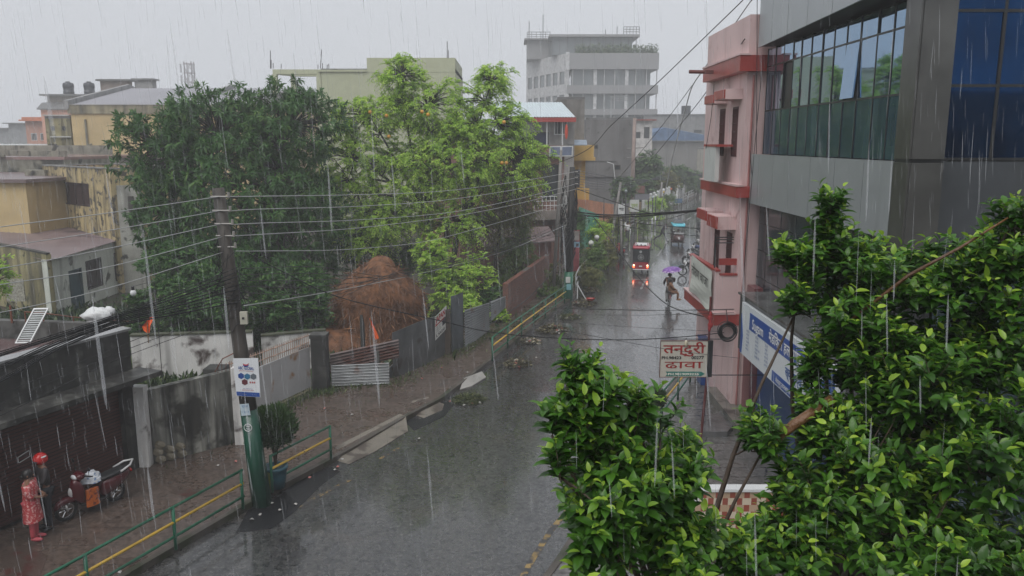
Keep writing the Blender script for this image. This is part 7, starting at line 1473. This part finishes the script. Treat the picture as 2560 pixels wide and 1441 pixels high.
# ---------------------------------------------------------------- three wheelers
def rickshaw(label, loc, rz, bodyc, roofc, low, rear=False, decal=False):
    r = thing('electric_rickshaw', label, 'rickshaw', (0, 0, 0)); ORG[r.name] = Vector((0, 0, 0)); bm_ = M('rick ' + str(bodyc), bodyc, rough=.2, var=.08, bump=0); rm = M('rickr ' + str(roofc), roofc, rough=.25, var=.08, bump=0); lm = M('rickl ' + str(low), low, rough=.3, bump=0)
    def b(nm, m, fn, sm=False): mb = MB(); fn(mb); return mb.build(nm, m, r, smooth=sm)
    wheel(r, 1.05, 0, .24, .05, spokes=5, solid=True); wheel(r, -.85, .46, .24, .05, spokes=5, solid=True); wheel(r, -.85, -.46, .24, .05, spokes=5, solid=True)
    b('floor', lm, lambda m: m.box((-1.25, -.5, .28), (.75, .5, .36)))
    b('front_cowl', lm, lambda m: m.body([(.74, .50, .30, .98), (.95, .44, .36, .96), (1.12, .30, .42, .88), (1.22, .14, .5, .74)]), True)
    b('rear_body', bm_, lambda m: (m.body([(-1.30, .49, .32, .78), (-1.24, .52, .30, .82), (-.6, .52, .30, .80), (-.5, .5, .32, .78)], pw=.3)))
    b('bumper', whitep, lambda m: m.box((-1.36, -.54, .30), (-1.31, .54, .35)))
    b('roof', rm, lambda m: m.body([(-1.34, .46, 1.68, 1.73), (-1.30, .54, 1.64, 1.80), (-.8, .56, 1.66, 1.84), (.5, .55, 1.66, 1.84), (.85, .5, 1.62, 1.78), (.93, .44, 1.60, 1.7)], pw=.35), True)
    b('roof_rack', whitep if decal else darkmetal, lambda m: (m.box((-1.0, -.34, 1.85), (.2, .34, 1.9)), m.tube([(-1.1, -.42, 1.88), (-1.1, .42, 1.88), (.3, .42, 1.88), (.3, -.42, 1.88), (-1.1, -.42, 1.88)], .018, 5)))
    b('posts', darkmetal, lambda m: [m.tube([(x, s * .49, .7), (x2, s * .5, 1.68)], .024, 6) for s in (-1, 1) for x, x2 in ((-1.26, -1.26), (-.1, -.1), (.82, .7))])
    b('seat', blackp, lambda m: (m.box((-.95, -.46, .5), (-.5, .46, .62)), m.box((-1.1, -.46, .6), (-1.0, .46, 1.05)), m.box((-.1, -.44, .5), (.25, .44, .6))))
    b('windscreen', M('screen glass', (.10, .11, .12), rough=.05, bump=0), lambda m: m.extr([(.86, -.42, 1.0), (.86, .42, 1.0), (.78, .42, 1.14), (.78, -.42, 1.14)], (.012, 0, .0)))
    b('handlebar', blackp, lambda m: (m.tube([(1.05, 0, .3), (.66, 0, 1.02)], .022, 6), m.tube([(.6, .28, 1.05), (.66, 0, 1.03), (.6, -.28, 1.05)], .016, 6)))
    for s in (-1, 1): b('mirror', blackp, lambda m: (m.tube([(.8, s * .5, 1.3), (.86, s * .62, 1.34)], .01, 4), m.ball((.87, s * .64, 1.36), (.02, .05, .07), 0, 8, 5)))
    b('headlight', M('lamp white', (.6, .6, .62), rough=.1), lambda m: m.ball((1.2, 0, .68), (.05, .1, .1), 0, 10, 7), True)
    if rear:
        b('rear_curtain', M('black canvas', (.015, .016, .018), rough=.3), lambda m: m.box((-1.30, -.48, .82), (-1.27, .48, 1.66)))
        b('side_curtain', M('black canvas', (.015, .016, .018), rough=.3), lambda m: (m.box((-1.27, .485, .82), (-.12, .5, 1.64)), m.box((-1.27, -.5, .82), (-.12, -.485, 1.64))))
        def dec(m):
            for k in range(6):
                a = math.pi * k / 3; m.torus((-1.31, .09 * math.cos(a), 1.12 + .09 * math.sin(a)), (1, 0, 0), .11, .008, 0, 14, 4)
            m.ball((-1.305, .02, 1.48), (.006, .09, .09), 0, 10, 6)
        b('decal', M('decal grey', (.35, .36, .36), bump=0), dec)
        for s in (-1, 1):
            b('tail_light', emit('tail lamp', (1.0, .10, .03), 5.0), lambda m: m.box((-1.335, s * .44 - .05, .44), (-1.301, s * .44 + .05, .55)))
            b('indicator', emit('rear white lamp', (1.0, .75, .5), 3.0), lambda m: m.box((-1.335, s * .44 - .045, .56), (-1.301, s * .44 + .045, .64)))
            b('roof_lamp', M('roof lamp dark', (.03, .03, .03)), lambda m: m.ball((-1.2, s * .25, 1.9), (.04, .05, .045), 0, 8, 5))
        b('roof_lamp', M('roof lamp dark', (.03, .03, .03)), lambda m: m.ball((-1.2, 0, 1.92), (.04, .05, .045), 0, 8, 5))
        b('number_plate', whitep, lambda m: m.box((-1.33, -.1, .5), (-1.31, .1, .58)))
    r.location = loc; r.rotation_euler = (0, 0, rz); return r
p = G(1601, 686, 0); d_up = math.atan2(.96, .2)
rickshaw('red electric rickshaw with a black rear curtain driving away, tail lamps lit', (p.x + .25, p.y + 1.2, 0), d_up, (.26, .02, .03), (.34, .04, .06), (.2, .02, .02), True, True)
p = G(1700, 617, 0); rickshaw('dark electric rickshaw with a bright cyan roof coming up the street', (p.x, p.y + 1.0, 0), math.atan2(-.97, -.12), (.07, .02, .02), (.07, .42, .52), (.06, .022, .022))
sit = dict(pelvis=(0, 0, .62), waist=(.02, 0, .78), chest=(.05, 0, 1.0), neck=(.06, 0, 1.13), head=(.09, 0, 1.23), crown=(.09, 0, 1.31), sL=(.05, .18, 1.07), eL=(.2, .24, .88), wL=(.4, .22, .95), hL=(.46, .2, 1.0), sR=(.05, -.18, 1.07), eR=(.2, -.24, .88), wR=(.4, -.22, .95), hR=(.46, -.2, 1.0), pL=(.02, .1, .6), kL=(.42, .13, .62), aL=(.45, .13, .4), tL=(.56, .13, .37), pR=(.02, -.1, .6), kR=(.42, -.13, .62), aR=(.45, -.13, .4), tR=(.56, -.13, .37))
rr0 = math.atan2(-.97, -.12)
person('driver in a pale shirt sitting in the cyan roofed rickshaw', (p.x - .12 * .05, p.y + 1.0 - .1, .02), rr0, sit, shirt=M('pale shirt', (.35, .35, .34)), trousers=darkt)
p = G(1764, 590, 0); rickshaw('grey electric rickshaw with a blue rack roof, half hidden by the pink house', (p.x, p.y + 1, 0), math.atan2(-.97, -.1), (.10, .10, .11), (.05, .10, .24), (.09, .09, .1))
# ---------------------------------------------------------------- bicycle, riders, umbrella
cp = G(1672, 762, 0); ch = math.atan2(.97, .12); bc = thing('bicycle', 'old roadster bicycle ridden up the middle of the wet street', 'bicycle', (0, 0, 0)); ORG[bc.name] = Vector((0, 0, 0))
wheel(bc, .56, 0, .34, .02, spokes=18); wheel(bc, -.52, 0, .34, .02, spokes=18)
redp = M('bike red', (.16, .02, .02), rough=.3, bump=0)
mb = MB(); mb.tube([(.42, 0, .86), (.0, 0, .3), (-.16, 0, .8)], .017, 6); mb.tube([(.4, 0, .82), (-.14, 0, .76)], .017, 6); mb.tube([(-.52, .05, .34), (0, .03, .3)], .012, 5); mb.tube([(-.52, .05, .34), (-.14, .02, .74)], .012, 5); mb.tube([(-.52, -.05, .34), (0, -.03, .3)], .012, 5); mb.tube([(.56, .05, .34), (.42, .04, .88)], .014, 5); mb.tube([(.56, -.05, .34), (.42, -.04, .88)], .014, 5); mb.build('frame', redp, bc)
mb = MB(); mb.tube([(.2, .26, 1.0), (.36, .18, 1.02), (.4, 0, .98), (.36, -.18, 1.02), (.2, -.26, 1.0)], .013, 6); mb.build('handlebar', chrome, bc)
mb = MB(); mb.body([(-.32, .09, .86, .92), (-.2, .1, .87, .93), (-.02, .03, .88, .92)]); mb.build('saddle', blackp, bc)
mb = MB(); mb.box((-.86, -.13, .72), (-.34, .13, .745)); mb.tube([(-.52, .08, .34), (-.7, .1, .72)], .01, 4); mb.tube([(-.52, -.08, .34), (-.7, -.1, .72)], .01, 4); mb.build('carrier', chrome, bc)
mb = MB(); mb.tube([(-.9, 0, .5), (-.82, 0, .68), (-.56, 0, .74), (-.3, 0, .68)], .03, 5); mb.tube([(.95, 0, .5), (.8, 0, .68), (.56, 0, .74), (.36, 0, .66)], .028, 5); mb.build('mudguard', redp, bc)
bc.location = cp; bc.rotation_euler = (0, 0, ch)
ride = dict(pelvis=(-.18, 0, .98), waist=(-.15, 0, 1.12), chest=(-.06, 0, 1.34), neck=(0, 0, 1.47), head=(.04, 0, 1.57), crown=(.05, 0, 1.65), sL=(-.04, .19, 1.40), eL=(.1, .27, 1.2), wL=(.22, .27, 1.04), hL=(.24, .25, 1.02), sR=(-.04, -.19, 1.40), eR=(.08, -.25, 1.22), wR=(.16, -.13, 1.38), hR=(.17, -.1, 1.42),
            pL=(-.16, .09, .93), kL=(.16, .13, .66), aL=(-.02, .13, .22), tL=(.12, .13, .18), pR=(-.16, -.09, .93), kR=(.2, -.13, .86), aR=(.06, -.13, .48), tR=(.2, -.13, .44))
person('rider in a black and maroon jacket pedalling the bicycle under the purple umbrella', cp, ch, ride, shirt=M('black maroon jacket', (.02, .012, .014), patch=.3, patch_col=(.10, .01, .015), pscale=5), trousers=M('grey trousers light', (.22, .22, .22)), shoes=blackp)
side = dict(pelvis=(-.62, -.02, .84), waist=(-.62, 0, 1.0), chest=(-.60, .02, 1.2), neck=(-.58, .02, 1.33), head=(-.56, .02, 1.43), crown=(-.56, .02, 1.5), sL=(-.45, .0, 1.26), eL=(-.36, -.14, 1.1), wL=(-.3, -.05, 1.0), hL=(-.28, 0, 1.0), sR=(-.74, .0, 1.26), eR=(-.78, -.16, 1.05), wR=(-.7, -.3, .95), hR=(-.68, -.34, .94),
            pL=(-.55, -.1, .82), kL=(-.5, -.42, .80), aL=(-.48, -.42, .42), tL=(-.46, -.54, .38), pR=(-.68, -.1, .82), kR=(-.68, -.42, .80), aR=(-.66, -.4, .44), tR=(-.64, -.52, .4))
oc = M('ochre cloth', (.17, .08, .035), patch=.4, patch_col=(.14, .04, .02), pscale=7)
person('passenger in ochre clothes sitting sideways on the bicycle carrier', cp, ch, side, shirt=oc, trousers=oc, shoes=M('tan shoe', (.2, .1, .05)), scale=.97)
um = thing('umbrella', 'purple patterned umbrella with a pale scalloped rim held over the cyclists', 'umbrella', (0, 0, 0)); ORG[um.name] = Vector((0, 0, 0))
mb = MB(); NR = 8; seg = NR * 4; rg = []
for i in range(9):
    t = i / 8; rr_ = .66 * math.sin(t * 1.25) / math.sin(1.25); ring = []
    for j in range(seg):
        a = 2 * math.pi * j / seg; ph = (j % 4) / 4; sc_ = 1 - .07 * math.sin(ph * math.pi) * t; ring.append((rr_ * sc_ * math.cos(a), rr_ * sc_ * math.sin(a), .30 * math.cos(t * 1.45) + .025 * math.sin(ph * math.pi) * t))
    rg.append(ring)
mb.loft(rg, 0, cap=False)
umat = M('umbrella purple', (.16, .05, .30), rough=.4, var=.2, bump=0, patch=.4, patch_col=(.38, .26, .5), pscale=12); urim = M('umbrella rim', (.45, .38, .5), rough=.4, bump=0, patch=.55, patch_col=(.16, .05, .30), pscale=12)
o = mb.build('canopy', [umat, urim], um, smooth=True)
for p_ in o.data.polygons:
    if math.hypot(p_.center.x, p_.center.y) > .56: p_.material_index = 1
mb = MB(); mb.tube([(0, 0, .36), (0, 0, -.55)], .009, 6); 
for k in range(NR): a = 2 * math.pi * k / NR; mb.tube([(0, 0, .27), (.35 * math.cos(a), .35 * math.sin(a), .2), (.62 * math.cos(a), .62 * math.sin(a), .04)], .005, 4)
mb.build('shaft_and_ribs', chrome, um)
h_ = Euler((0, 0, ch)).to_matrix() @ Vector((.14, -.1, 0)); um.scale = (.82, .82, .82); um.location = (cp.x + h_.x, cp.y + h_.y, 1.76); um.rotation_euler = (R(-7), R(-4), ch)
um.location.x -= .0
# ---------------------------------------------------------------- cables
palec = M('pale weathered cable', (.42, .43, .43), rough=.4, bump=0, var=.05); blackc = M('black cable', (.010, .010, .011), rough=.4, bump=0, var=.05)
def cable(label, px, Ya, Yb, r=.012, m=blackc, group='overhead cables'):
    xs = [p[0] for p in px]; P = [D(x, y, Ya + (Yb - Ya) * (x - xs[0]) / (xs[-1] - xs[0])) if xs[-1] != xs[0] else D(x, y, Ya + (Yb - Ya) * i / (len(px) - 1)) for i, (x, y) in enumerate(px)]
    out = []
    for i in range(len(P) - 1):
        p0, p1, p2, p3 = P[max(i - 1, 0)], P[i], P[i + 1], P[min(i + 2, len(P) - 1)]
        for t in np.linspace(0, 1, 9)[:-1]: out.append(.5 * ((2 * p1) + (p2 - p0) * t + (2 * p0 - 5 * p1 + 4 * p2 - p3) * t * t + (3 * p1 - p0 - 3 * p2 + p3) * t ** 3))
    out.append(P[-1]); mb = MB(); mb.tube(out, r, 5, 0); return tag(mb.build('cable', m, None, smooth=True), label, 'cable', group)
ords = ['top', 'second', 'third', 'fourth', 'lowest']
lend = [568, 618, 672, 712, 782]; lst = [492, 527, 560, 592, 630]; mid = [533, 577, 622, 668, 721]
for k in range(5):
    cable('%s of the five pale wires running off the near pole to the left' % ords[k], [(-260, lend[k] + 42), (0, lend[k]), (270, mid[k]), (548 + 3 * k, lst[k])], 11.0, 17.9, .0085, palec, 'pale wires left of the near pole')
rt = [[(575, 492), (660, 491), (900, 487), (1110, 478), (1290, 455), (1436, 430)], [(577, 528), (660, 523), (900, 516), (1110, 501), (1290, 474), (1436, 446)], [(580, 562), (660, 558), (900, 550), (1128, 531), (1290, 499), (1437, 461)], [(583, 590), (660, 586), (900, 570), (1140, 540), (1290, 511), (1437, 474)], [(590, 628), (660, 628), (870, 624), (1053, 606), (1185, 574), (1420, 507)]]
for k in range(5): cable('%s of the five pale wires strung between the near pole and the tangled pole' % ords[k], rt[k], 17.9, 42.4, .011, palec, 'pale wires between the two poles')
# black bundle left of the near pole
for k in range(9):
    a = 880 + k * 11 - (k % 3) * 6; cable('black cable in the thick bundle sweeping down to the left from the near pole', [(-240, a + 78 + k * 3), (0, a), (150, 832 + k * 5), (300, 783 + k * 4), (450, 728 + k * 7), (596, 668 + 11 * k)], 10.8, 17.75, .010 + .004 * (k % 3), blackc, 'black bundle left of the near pole')
for k, (a, b) in enumerate(((985, 745), (1010, 770), (1040, 790))): cable('thin dark cable under the thick bundle, crossing the sooty parapet', [(-200, a + 70), (0, a), (300, 865 + k * 16), (596, b)], 11, 17.75, .007, blackc, 'thin dark cables over the shop')
for k in range(7):
    y0 = 672 + k * 15; cable('dark cable sagging from the near pole to the tangled pole in front of the trees', [(604, y0), (800, y0 - 4 + k), (1000, 690 - 2 * k + (k % 2) * 6), (1200, 640 - k * 2 + (k % 3) * 8), (1330, 592 + (k % 3) * 7), (1424, 545 + k * 8)], 17.8, 42.3, .010, blackc, 'dark cables between the two poles')
cable('pale cable low between the poles, crossing in front of the haystack', [(610, 765), (790, 736), (960, 704), (1120, 668), (1280, 622), (1414, 563)], 17.8, 42.3, .014, palec)
cable('long black cable sagging over the street from the near pole to the cable coil', [(618, 632), (700, 676), (850, 744), (1090, 800), (1230, 831), (1400, 846), (1560, 850), (1700, 843), (1810, 832)], 17.9, 22.5, .013)
cable('black cable curving down across the street from the tangled pole to the pink house', [(1438, 560), (1462, 546), (1482, 543), (1516, 585), (1551, 635), (1587, 682), (1629, 729), (1669, 762), (1716, 781), (1800, 800)], 42, 24.0, .022)
cable('black cable dropping from the tangled pole over the verge to the fence', [(1445, 552), (1421, 606), (1386, 672), (1330, 737), (1280, 776), (1225, 812)], 42.3, 33, .02)
for k, (pts, r_) in enumerate((([(1440, 530), (1490, 536), (1539, 538), (1629, 534), (1728, 527), (1790, 517)], .05), ([(1440, 540), (1490, 541), (1560, 543), (1640, 538), (1728, 530), (1790, 522)], .035), ([(1436, 470), (1480, 486), (1539, 506), (1629, 534), (1728, 529), (1790, 514)], .025), ([(1440, 535), (1516, 546), (1610, 560), (1721, 570), (1790, 571)], .022), ([(1440, 540), (1516, 556), (1590, 571), (1660, 583), (1760, 591)], .016), ([(1452, 536), (1560, 548), (1660, 550), (1790, 505)], .014))):
    cable(['thickest black cable slung over the street from the tangled pole', 'second thick cable slung just under the thickest one', 'dark cable dipping from the top of the tangled pole to the pink house', 'dark cable passing just above the cyan rickshaw roof', 'thin dark cable behind the running man', 'thin cable rising to the pink house above the blue rack roof'][k], pts, 42.3, 29.5, r_ * .8)
cable('dark wire rising steeply from the trees to the top of the glass office', [(1240, 457), (1444, 388), (1531, 311), (1639, 212), (1745, 110), (1850, 8), (1880, -24)], 46, 22, .016)
cable('dark wire rising past the bend to the pink house parapet', [(1546, 448), (1651, 320), (1736, 206), (1851, 40), (1880, 0)], 60, 24, .018)
cable('dark wire rising just below the previous one to the red roof band', [(1535, 462), (1575, 457), (1721, 288), (1800, 180), (1862, 98)], 60, 24, .018)
cable('thin dark wire hanging beside the pink house', [(1785, 212), (1778, 290), (1765, 372)], 26.5, 26.2, .009)
cable('white twisted tape hanging across the street view', [(1764, 168), (1730, 218), (1712, 280), (1695, 340), (1680, 400), (1668, 457), (1655, 510), (1648, 548)], 34, 50, .028, whitep)
for k, (y0, y1, x0) in enumerate(((768, 775, 1280), (772, 773, 1421), (787, 782, 1445))): cable('low thin wire stretched across the wet street towards the dark canopy', [(x0, y0), (1600, (y0 + y1) / 2 + 4), (1835, y1)], 38, 22, .008, blackc, 'low wires across the street')
cable('thin wire crossing the upper edge of the painted board', [(1330, 812), (1600, 862), (1720, 881), (1849, 896)], 20, 21.4, .006); cable('thin wire running to the cable coil above the painted board', [(1320, 800), (1600, 819), (1795, 829)], 24, 22.5, .006)
for k in range(8):
    y0 = 392 + k * 9; cable('faint wire among the many strung behind the pink grey pole', [(1440, 426 + k * 7), (1560, 446 + k * 4), (1700, 448 - k * 3), (1790, 420 + k * 6)], 44, 70, .014, M('faint cable', (.12, .12, .13), bump=0), 'faint wires behind the pink grey pole')
for k, (x0, x1) in enumerate(((1905, 1850), (1893, 1885))): cable('thin dark cable dropping down the joint of the pink house and the glass office', [(x0, 175 if k == 0 else -20), ((x0 + x1) / 2, 470), (x1 if k == 0 else 1874, 800 if k == 0 else 375)], 23.4, 23.6, .010, blackc, 'cables down the building joint')

# ---------------------------------------------------------------- rubbish and leaf heaps
heapl = leaf_mat('rubbish leaves', (.03, .025, .015), (.10, .09, .035), (.30, .27, .18), .5, .05); heapg = leaf_mat('cut grass', (.03, .05, .015), (.09, .11, .035), (.22, .22, .09), .5, .1)
scrapw = M('paper scrap', (.36, .35, .33), var=.3, scale=20, bump=0); scrapr = M('pink scrap', (.42, .15, .13), bump=0)
def heap(label, x, y, rx, ry, h, lm, n, scraps, name='rubbish_heap'):
    p = G(x, y, .0); k = p.y / F_PX; a, b = rx * k, ry * k * 3.0; r = thing(name, label, 'rubbish heap', p)
    mb = MB(); mb.ball((p.x, p.y, 0), (a * .85, b * .85, h * .8), 0, 16, 8, lambda d: 1 + .12 * math.sin(d.x * 7 + d.y * 5)); mb.build('mound', M('dark muck', (.03, .026, .018), var=.5, rough=.5, bump=.8), r, smooth=True)
    an = RNG.random(n) * 6.283; q = RNG.random(n) ** .6; P = np.stack([q * a * np.cos(an), q * b * np.sin(an), h * np.clip(1 - q ** 2, 0, 1) * .85 + .01 + RNG.random(n) * .03], 1)
    me = leaves_mesh(P, unit(RNG.normal(size=(n, 3)) * np.array([1, 1, .35])), RNG.normal(size=(n, 3)) + np.array([0, 0, 2]), .06 + .16 * RNG.random(n), RNG.random(n) ** 1.5, 'little', .8 if lm is heapl else .35); me.materials.append(lm); o = bpy.data.objects.new('leaves', me); COL.objects.link(o); o.parent = r
    mb = MB()
    for i in range(scraps): t = RNG.random() * 6.28; q_ = RNG.random() ** .5; mb.cbox((p.x + q_ * a * math.cos(t), p.y + q_ * b * math.sin(t), h * (1 - q_ ** 2) + .02), (.05 + .09 * RNG.random(), .05 + .06 * RNG.random(), .012), (RNG.normal() * .4, RNG.normal() * .4, RNG.random() * 3), int(RNG.random() < .25))
    if scraps: mb.build('scraps', [scrapw, scrapr], r)
heap('mat of cut green grass with a few scraps lying by the pale broken slab', 1172, 1002, 42, 13, .14, heapg, 1500, 3, 'grass_heap')
heap('dark leaf heap with white scraps where the long railing begins', 1292, 912, 36, 11, .16, heapl, 700, 16)
heap('pale litter heap by the second post of the long railing', 1325, 856, 28, 9, .14, heapl, 400, 34)
heap('large mixed rubbish heap with green peelings beside the long railing', 1383, 829, 42, 12, .26, heapl, 900, 22)
heap('yellowish leaf heap with a red scrap further up the long railing', 1425, 796, 30, 8, .2, heapg, 700, 12)
heap('rubbish heap by the tangled pole with a red basin on it', 1462, 762, 32, 8, .24, heapl, 700, 12)
heap('small rubbish heap at the start of the white and maroon railing', 1480, 728, 20, 6, .2, heapl, 400, 10)
p = G(1476, 752, .25); mb = MB(); mb.loft([[(p.x + r * math.cos(2*math.pi*j/14), p.y - .06 * z + r * .8 * math.sin(2*math.pi*j/14), p.z + z) for j in range(14)] for z, r in ((0, .14), (.12, .24), (.13, .24), (.03, .13))]); tag(mb.build('red_basin', M('basin red', (.32, .03, .02), rough=.3), None), 'broken red basin lying on the rubbish heap near the tangled pole', 'basin')
sl_ = [(545, 1165, 0), (590, 1155, 1), (605, 1250, 0), (680, 1260, 0), (740, 1262, 0), (650, 1288, 0), (775, 1195, 1), (845, 1168, 1), (838, 1176, 0), (855, 1150, 0), (630, 1300, 0), (700, 1277, 0), (812, 1022, 1), (845, 1017, 1), (880, 1038, 0), (1055, 948, 1), (1105, 921, 1), (1168, 932, 0), (1183, 868, 0), (1212, 846, 0), (1232, 838, 0), (1048, 1098, 0), (930, 1075, 1), (1125, 1005, 1), (885, 1095, 0), (300, 1432, 0), (150, 1425, 0), (1450, 875, 0), (1340, 895, 0)]
for (x, y, c) in sl_:
    z = .14 if x < 830 and not (600 < x < 760 and y > 1240) and y < 1200 or x in (300, 150) else .02
    if x in range(860, 1240) and y < 1040 and x not in (1125,): z = .14
    p = G(x, y, z); mb = MB(); mb._add([(p.x + .055 * math.cos(a) * (.6 + .5 * RNG.random()), p.y + .05 * math.sin(a) * (.6 + .5 * RNG.random()), z + .004 + .03 * RNG.random()) for a in np.linspace(0, 5.4, 7)] + [(p.x, p.y, z + .05)], [(i, (i + 1) % 7, 7) for i in range(7)]); tag(mb.build('litter_scrap', scrapr if c else scrapw, None), 'small pink wet scrap of litter on the street edge' if c else 'small pale wet scrap of litter on the street edge', 'litter', 'pink scraps of litter' if c else 'pale scraps of litter')
# wet red stains on the pavement by the shop
for (pts, lb) in (([(0, 1385), (60, 1365), (120, 1390), (100, 1440), (10, 1441)], 'red stain spreading on the pavement below the woman'), ([(420, 1230), (470, 1222), (520, 1232), (480, 1246)], 'faint red stain on the pavement before the grey boundary wall'), ([(718, 1098), (745, 1090), (755, 1100), (735, 1106)], 'small red stain behind the potted conifer')):
    q = [G(x, y, .13) for x, y in pts]; mb = MB(); mb.prism([(a.x, a.y) for a in q], .1345, .137); tag(mb.build('red_stain', redst, None), lb, 'stain')

# ---------------------------------------------------------------- rain
rm = bpy.data.materials.new('rain water'); rm.use_nodes = True; n = rm.node_tree.nodes; L = rm.node_tree.links; n.clear()
out = n.new('ShaderNodeOutputMaterial'); tr = n.new('ShaderNodeBsdfTransparent'); df = n.new('ShaderNodeBsdfDiffuse'); tl_ = n.new('ShaderNodeBsdfTranslucent'); m1 = n.new('ShaderNodeMixShader'); m2 = n.new('ShaderNodeMixShader')
df.inputs['Color'].default_value = (.9, .92, .95, 1); tl_.inputs['Color'].default_value = (.9, .92, .95, 1); m1.inputs[0].default_value = .5; m2.inputs[0].default_value = RAIN_A
L.new(df.outputs[0], m1.inputs[1]); L.new(tl_.outputs[0], m1.inputs[2]); L.new(tr.outputs[0], m2.inputs[1]); L.new(m1.outputs[0], m2.inputs[2]); L.new(m2.outputs[0], out.inputs['Surface'])
def drops(n, ylo, yhi, llo, lhi, r, seed):
    g = np.random.default_rng(seed); Y = (ylo ** 2 + (yhi ** 2 - ylo ** 2) * g.random(n)) ** .5; U = -.72 + 1.44 * g.random(n); V = -.42 + .86 * g.random(n); P = np.stack([U * Y, Y, CAM_H + Y * (-V - .18)], 1)
    k = (P[:, 2] > .3) & ((P[:, 2] < 11.5) | (P[:, 1] < 4)) & ~((P[:, 0] > 5.9) & (P[:, 1] > 14)); P = P[k]; m = len(P); Ln = llo + (lhi - llo) * g.random(m); R_ = r * (.7 + .6 * g.random(m)) * (1 + .0 * Y[k])
    d = np.stack([.06 + .03 * g.normal(size=m), .02 * g.normal(size=m), -np.ones(m)], 1); d /= np.linalg.norm(d, axis=1, keepdims=True); V3 = []
    for t, rr in ((0, .15), (.3, 1.0), (.8, 1.0), (1, .15)):
        for a in (0, 2.094, 4.189): V3.append(P + d * (Ln * t)[:, None] + np.array([math.cos(a), math.sin(a), 0]) * (R_ * rr)[:, None])
    V3 = np.stack(V3, 1).reshape(-1, 3); F = [(i * 3 + j, i * 3 + (j + 1) % 3, (i + 1) * 3 + (j + 1) % 3, (i + 1) * 3 + j) for i in range(3) for j in range(3)]
    return V3, F, m
allV = []; allF = []; base_ = 0
for args in RAIN:
    V3, F, m = drops(*args); allV.append(V3); f = (np.array(F)[None] + (np.arange(m) * 12)[:, None, None] + base_).reshape(-1, 4); allF.append(f); base_ += len(V3)
# splash crowns where drops strike the road
gs = np.random.default_rng(9); ns = 2600; yy_ = 13 + 60 * gs.random(ns) ** 1.6; xx_ = np.array([kx(KL, y) + (kx(KR, y) - kx(KL, y)) * t for y, t in zip(yy_, gs.random(ns))]); hh_ = .015 + .035 * gs.random(ns); SV = []
for a in (0, 2.094, 4.189):
    for (rr, zz_) in ((.006, 0), (.02, 1), (.012, 1), (.0, 0)): SV.append(np.stack([xx_ + rr * math.cos(a), yy_ + rr * math.sin(a), .003 + hh_ * zz_], 1))
SV = np.stack(SV, 1).reshape(-1, 3); allV.append(SV); allF.append((np.array([[0, 1, 2, 3], [4, 5, 6, 7], [8, 9, 10, 11]])[None] + (np.arange(ns) * 12)[:, None, None] + base_).reshape(-1, 4))
V3 = np.concatenate(allV); F = np.concatenate(allF); me = bpy.data.meshes.new('rain'); me.vertices.add(len(V3)); me.vertices.foreach_set('co', V3.ravel()); me.loops.add(F.size); me.loops.foreach_set('vertex_index', F.ravel().astype(np.int32)); me.polygons.add(len(F)); me.polygons.foreach_set('loop_start', (np.arange(len(F)) * 4).astype(np.int32)); me.update(calc_edges=True); me.materials.append(rm)
o = bpy.data.objects.new('rain', me); COL.objects.link(o); tag(o, kind='stuff')

# ---------------------------------------------------------------- haze: rain filled air
mb = MB(); mb.box((-160, -25, -1.1), (150, 225, 40)); hz = mb.build('haze', [], None, at0=True); tag(hz, kind='stuff')
hm = bpy.data.materials.new('rain haze'); hm.use_nodes = True; n = hm.node_tree.nodes; n.clear(); out = n.new('ShaderNodeOutputMaterial'); pv = n.new('ShaderNodeVolumePrincipled')
pv.inputs['Color'].default_value = (.97, .98, 1.0, 1); pv.inputs['Density'].default_value = HAZE_D; pv.inputs['Anisotropy'].default_value = 0.0
hm.node_tree.links.new(pv.outputs[0], out.inputs['Volume']); hz.data.materials.append(hm)
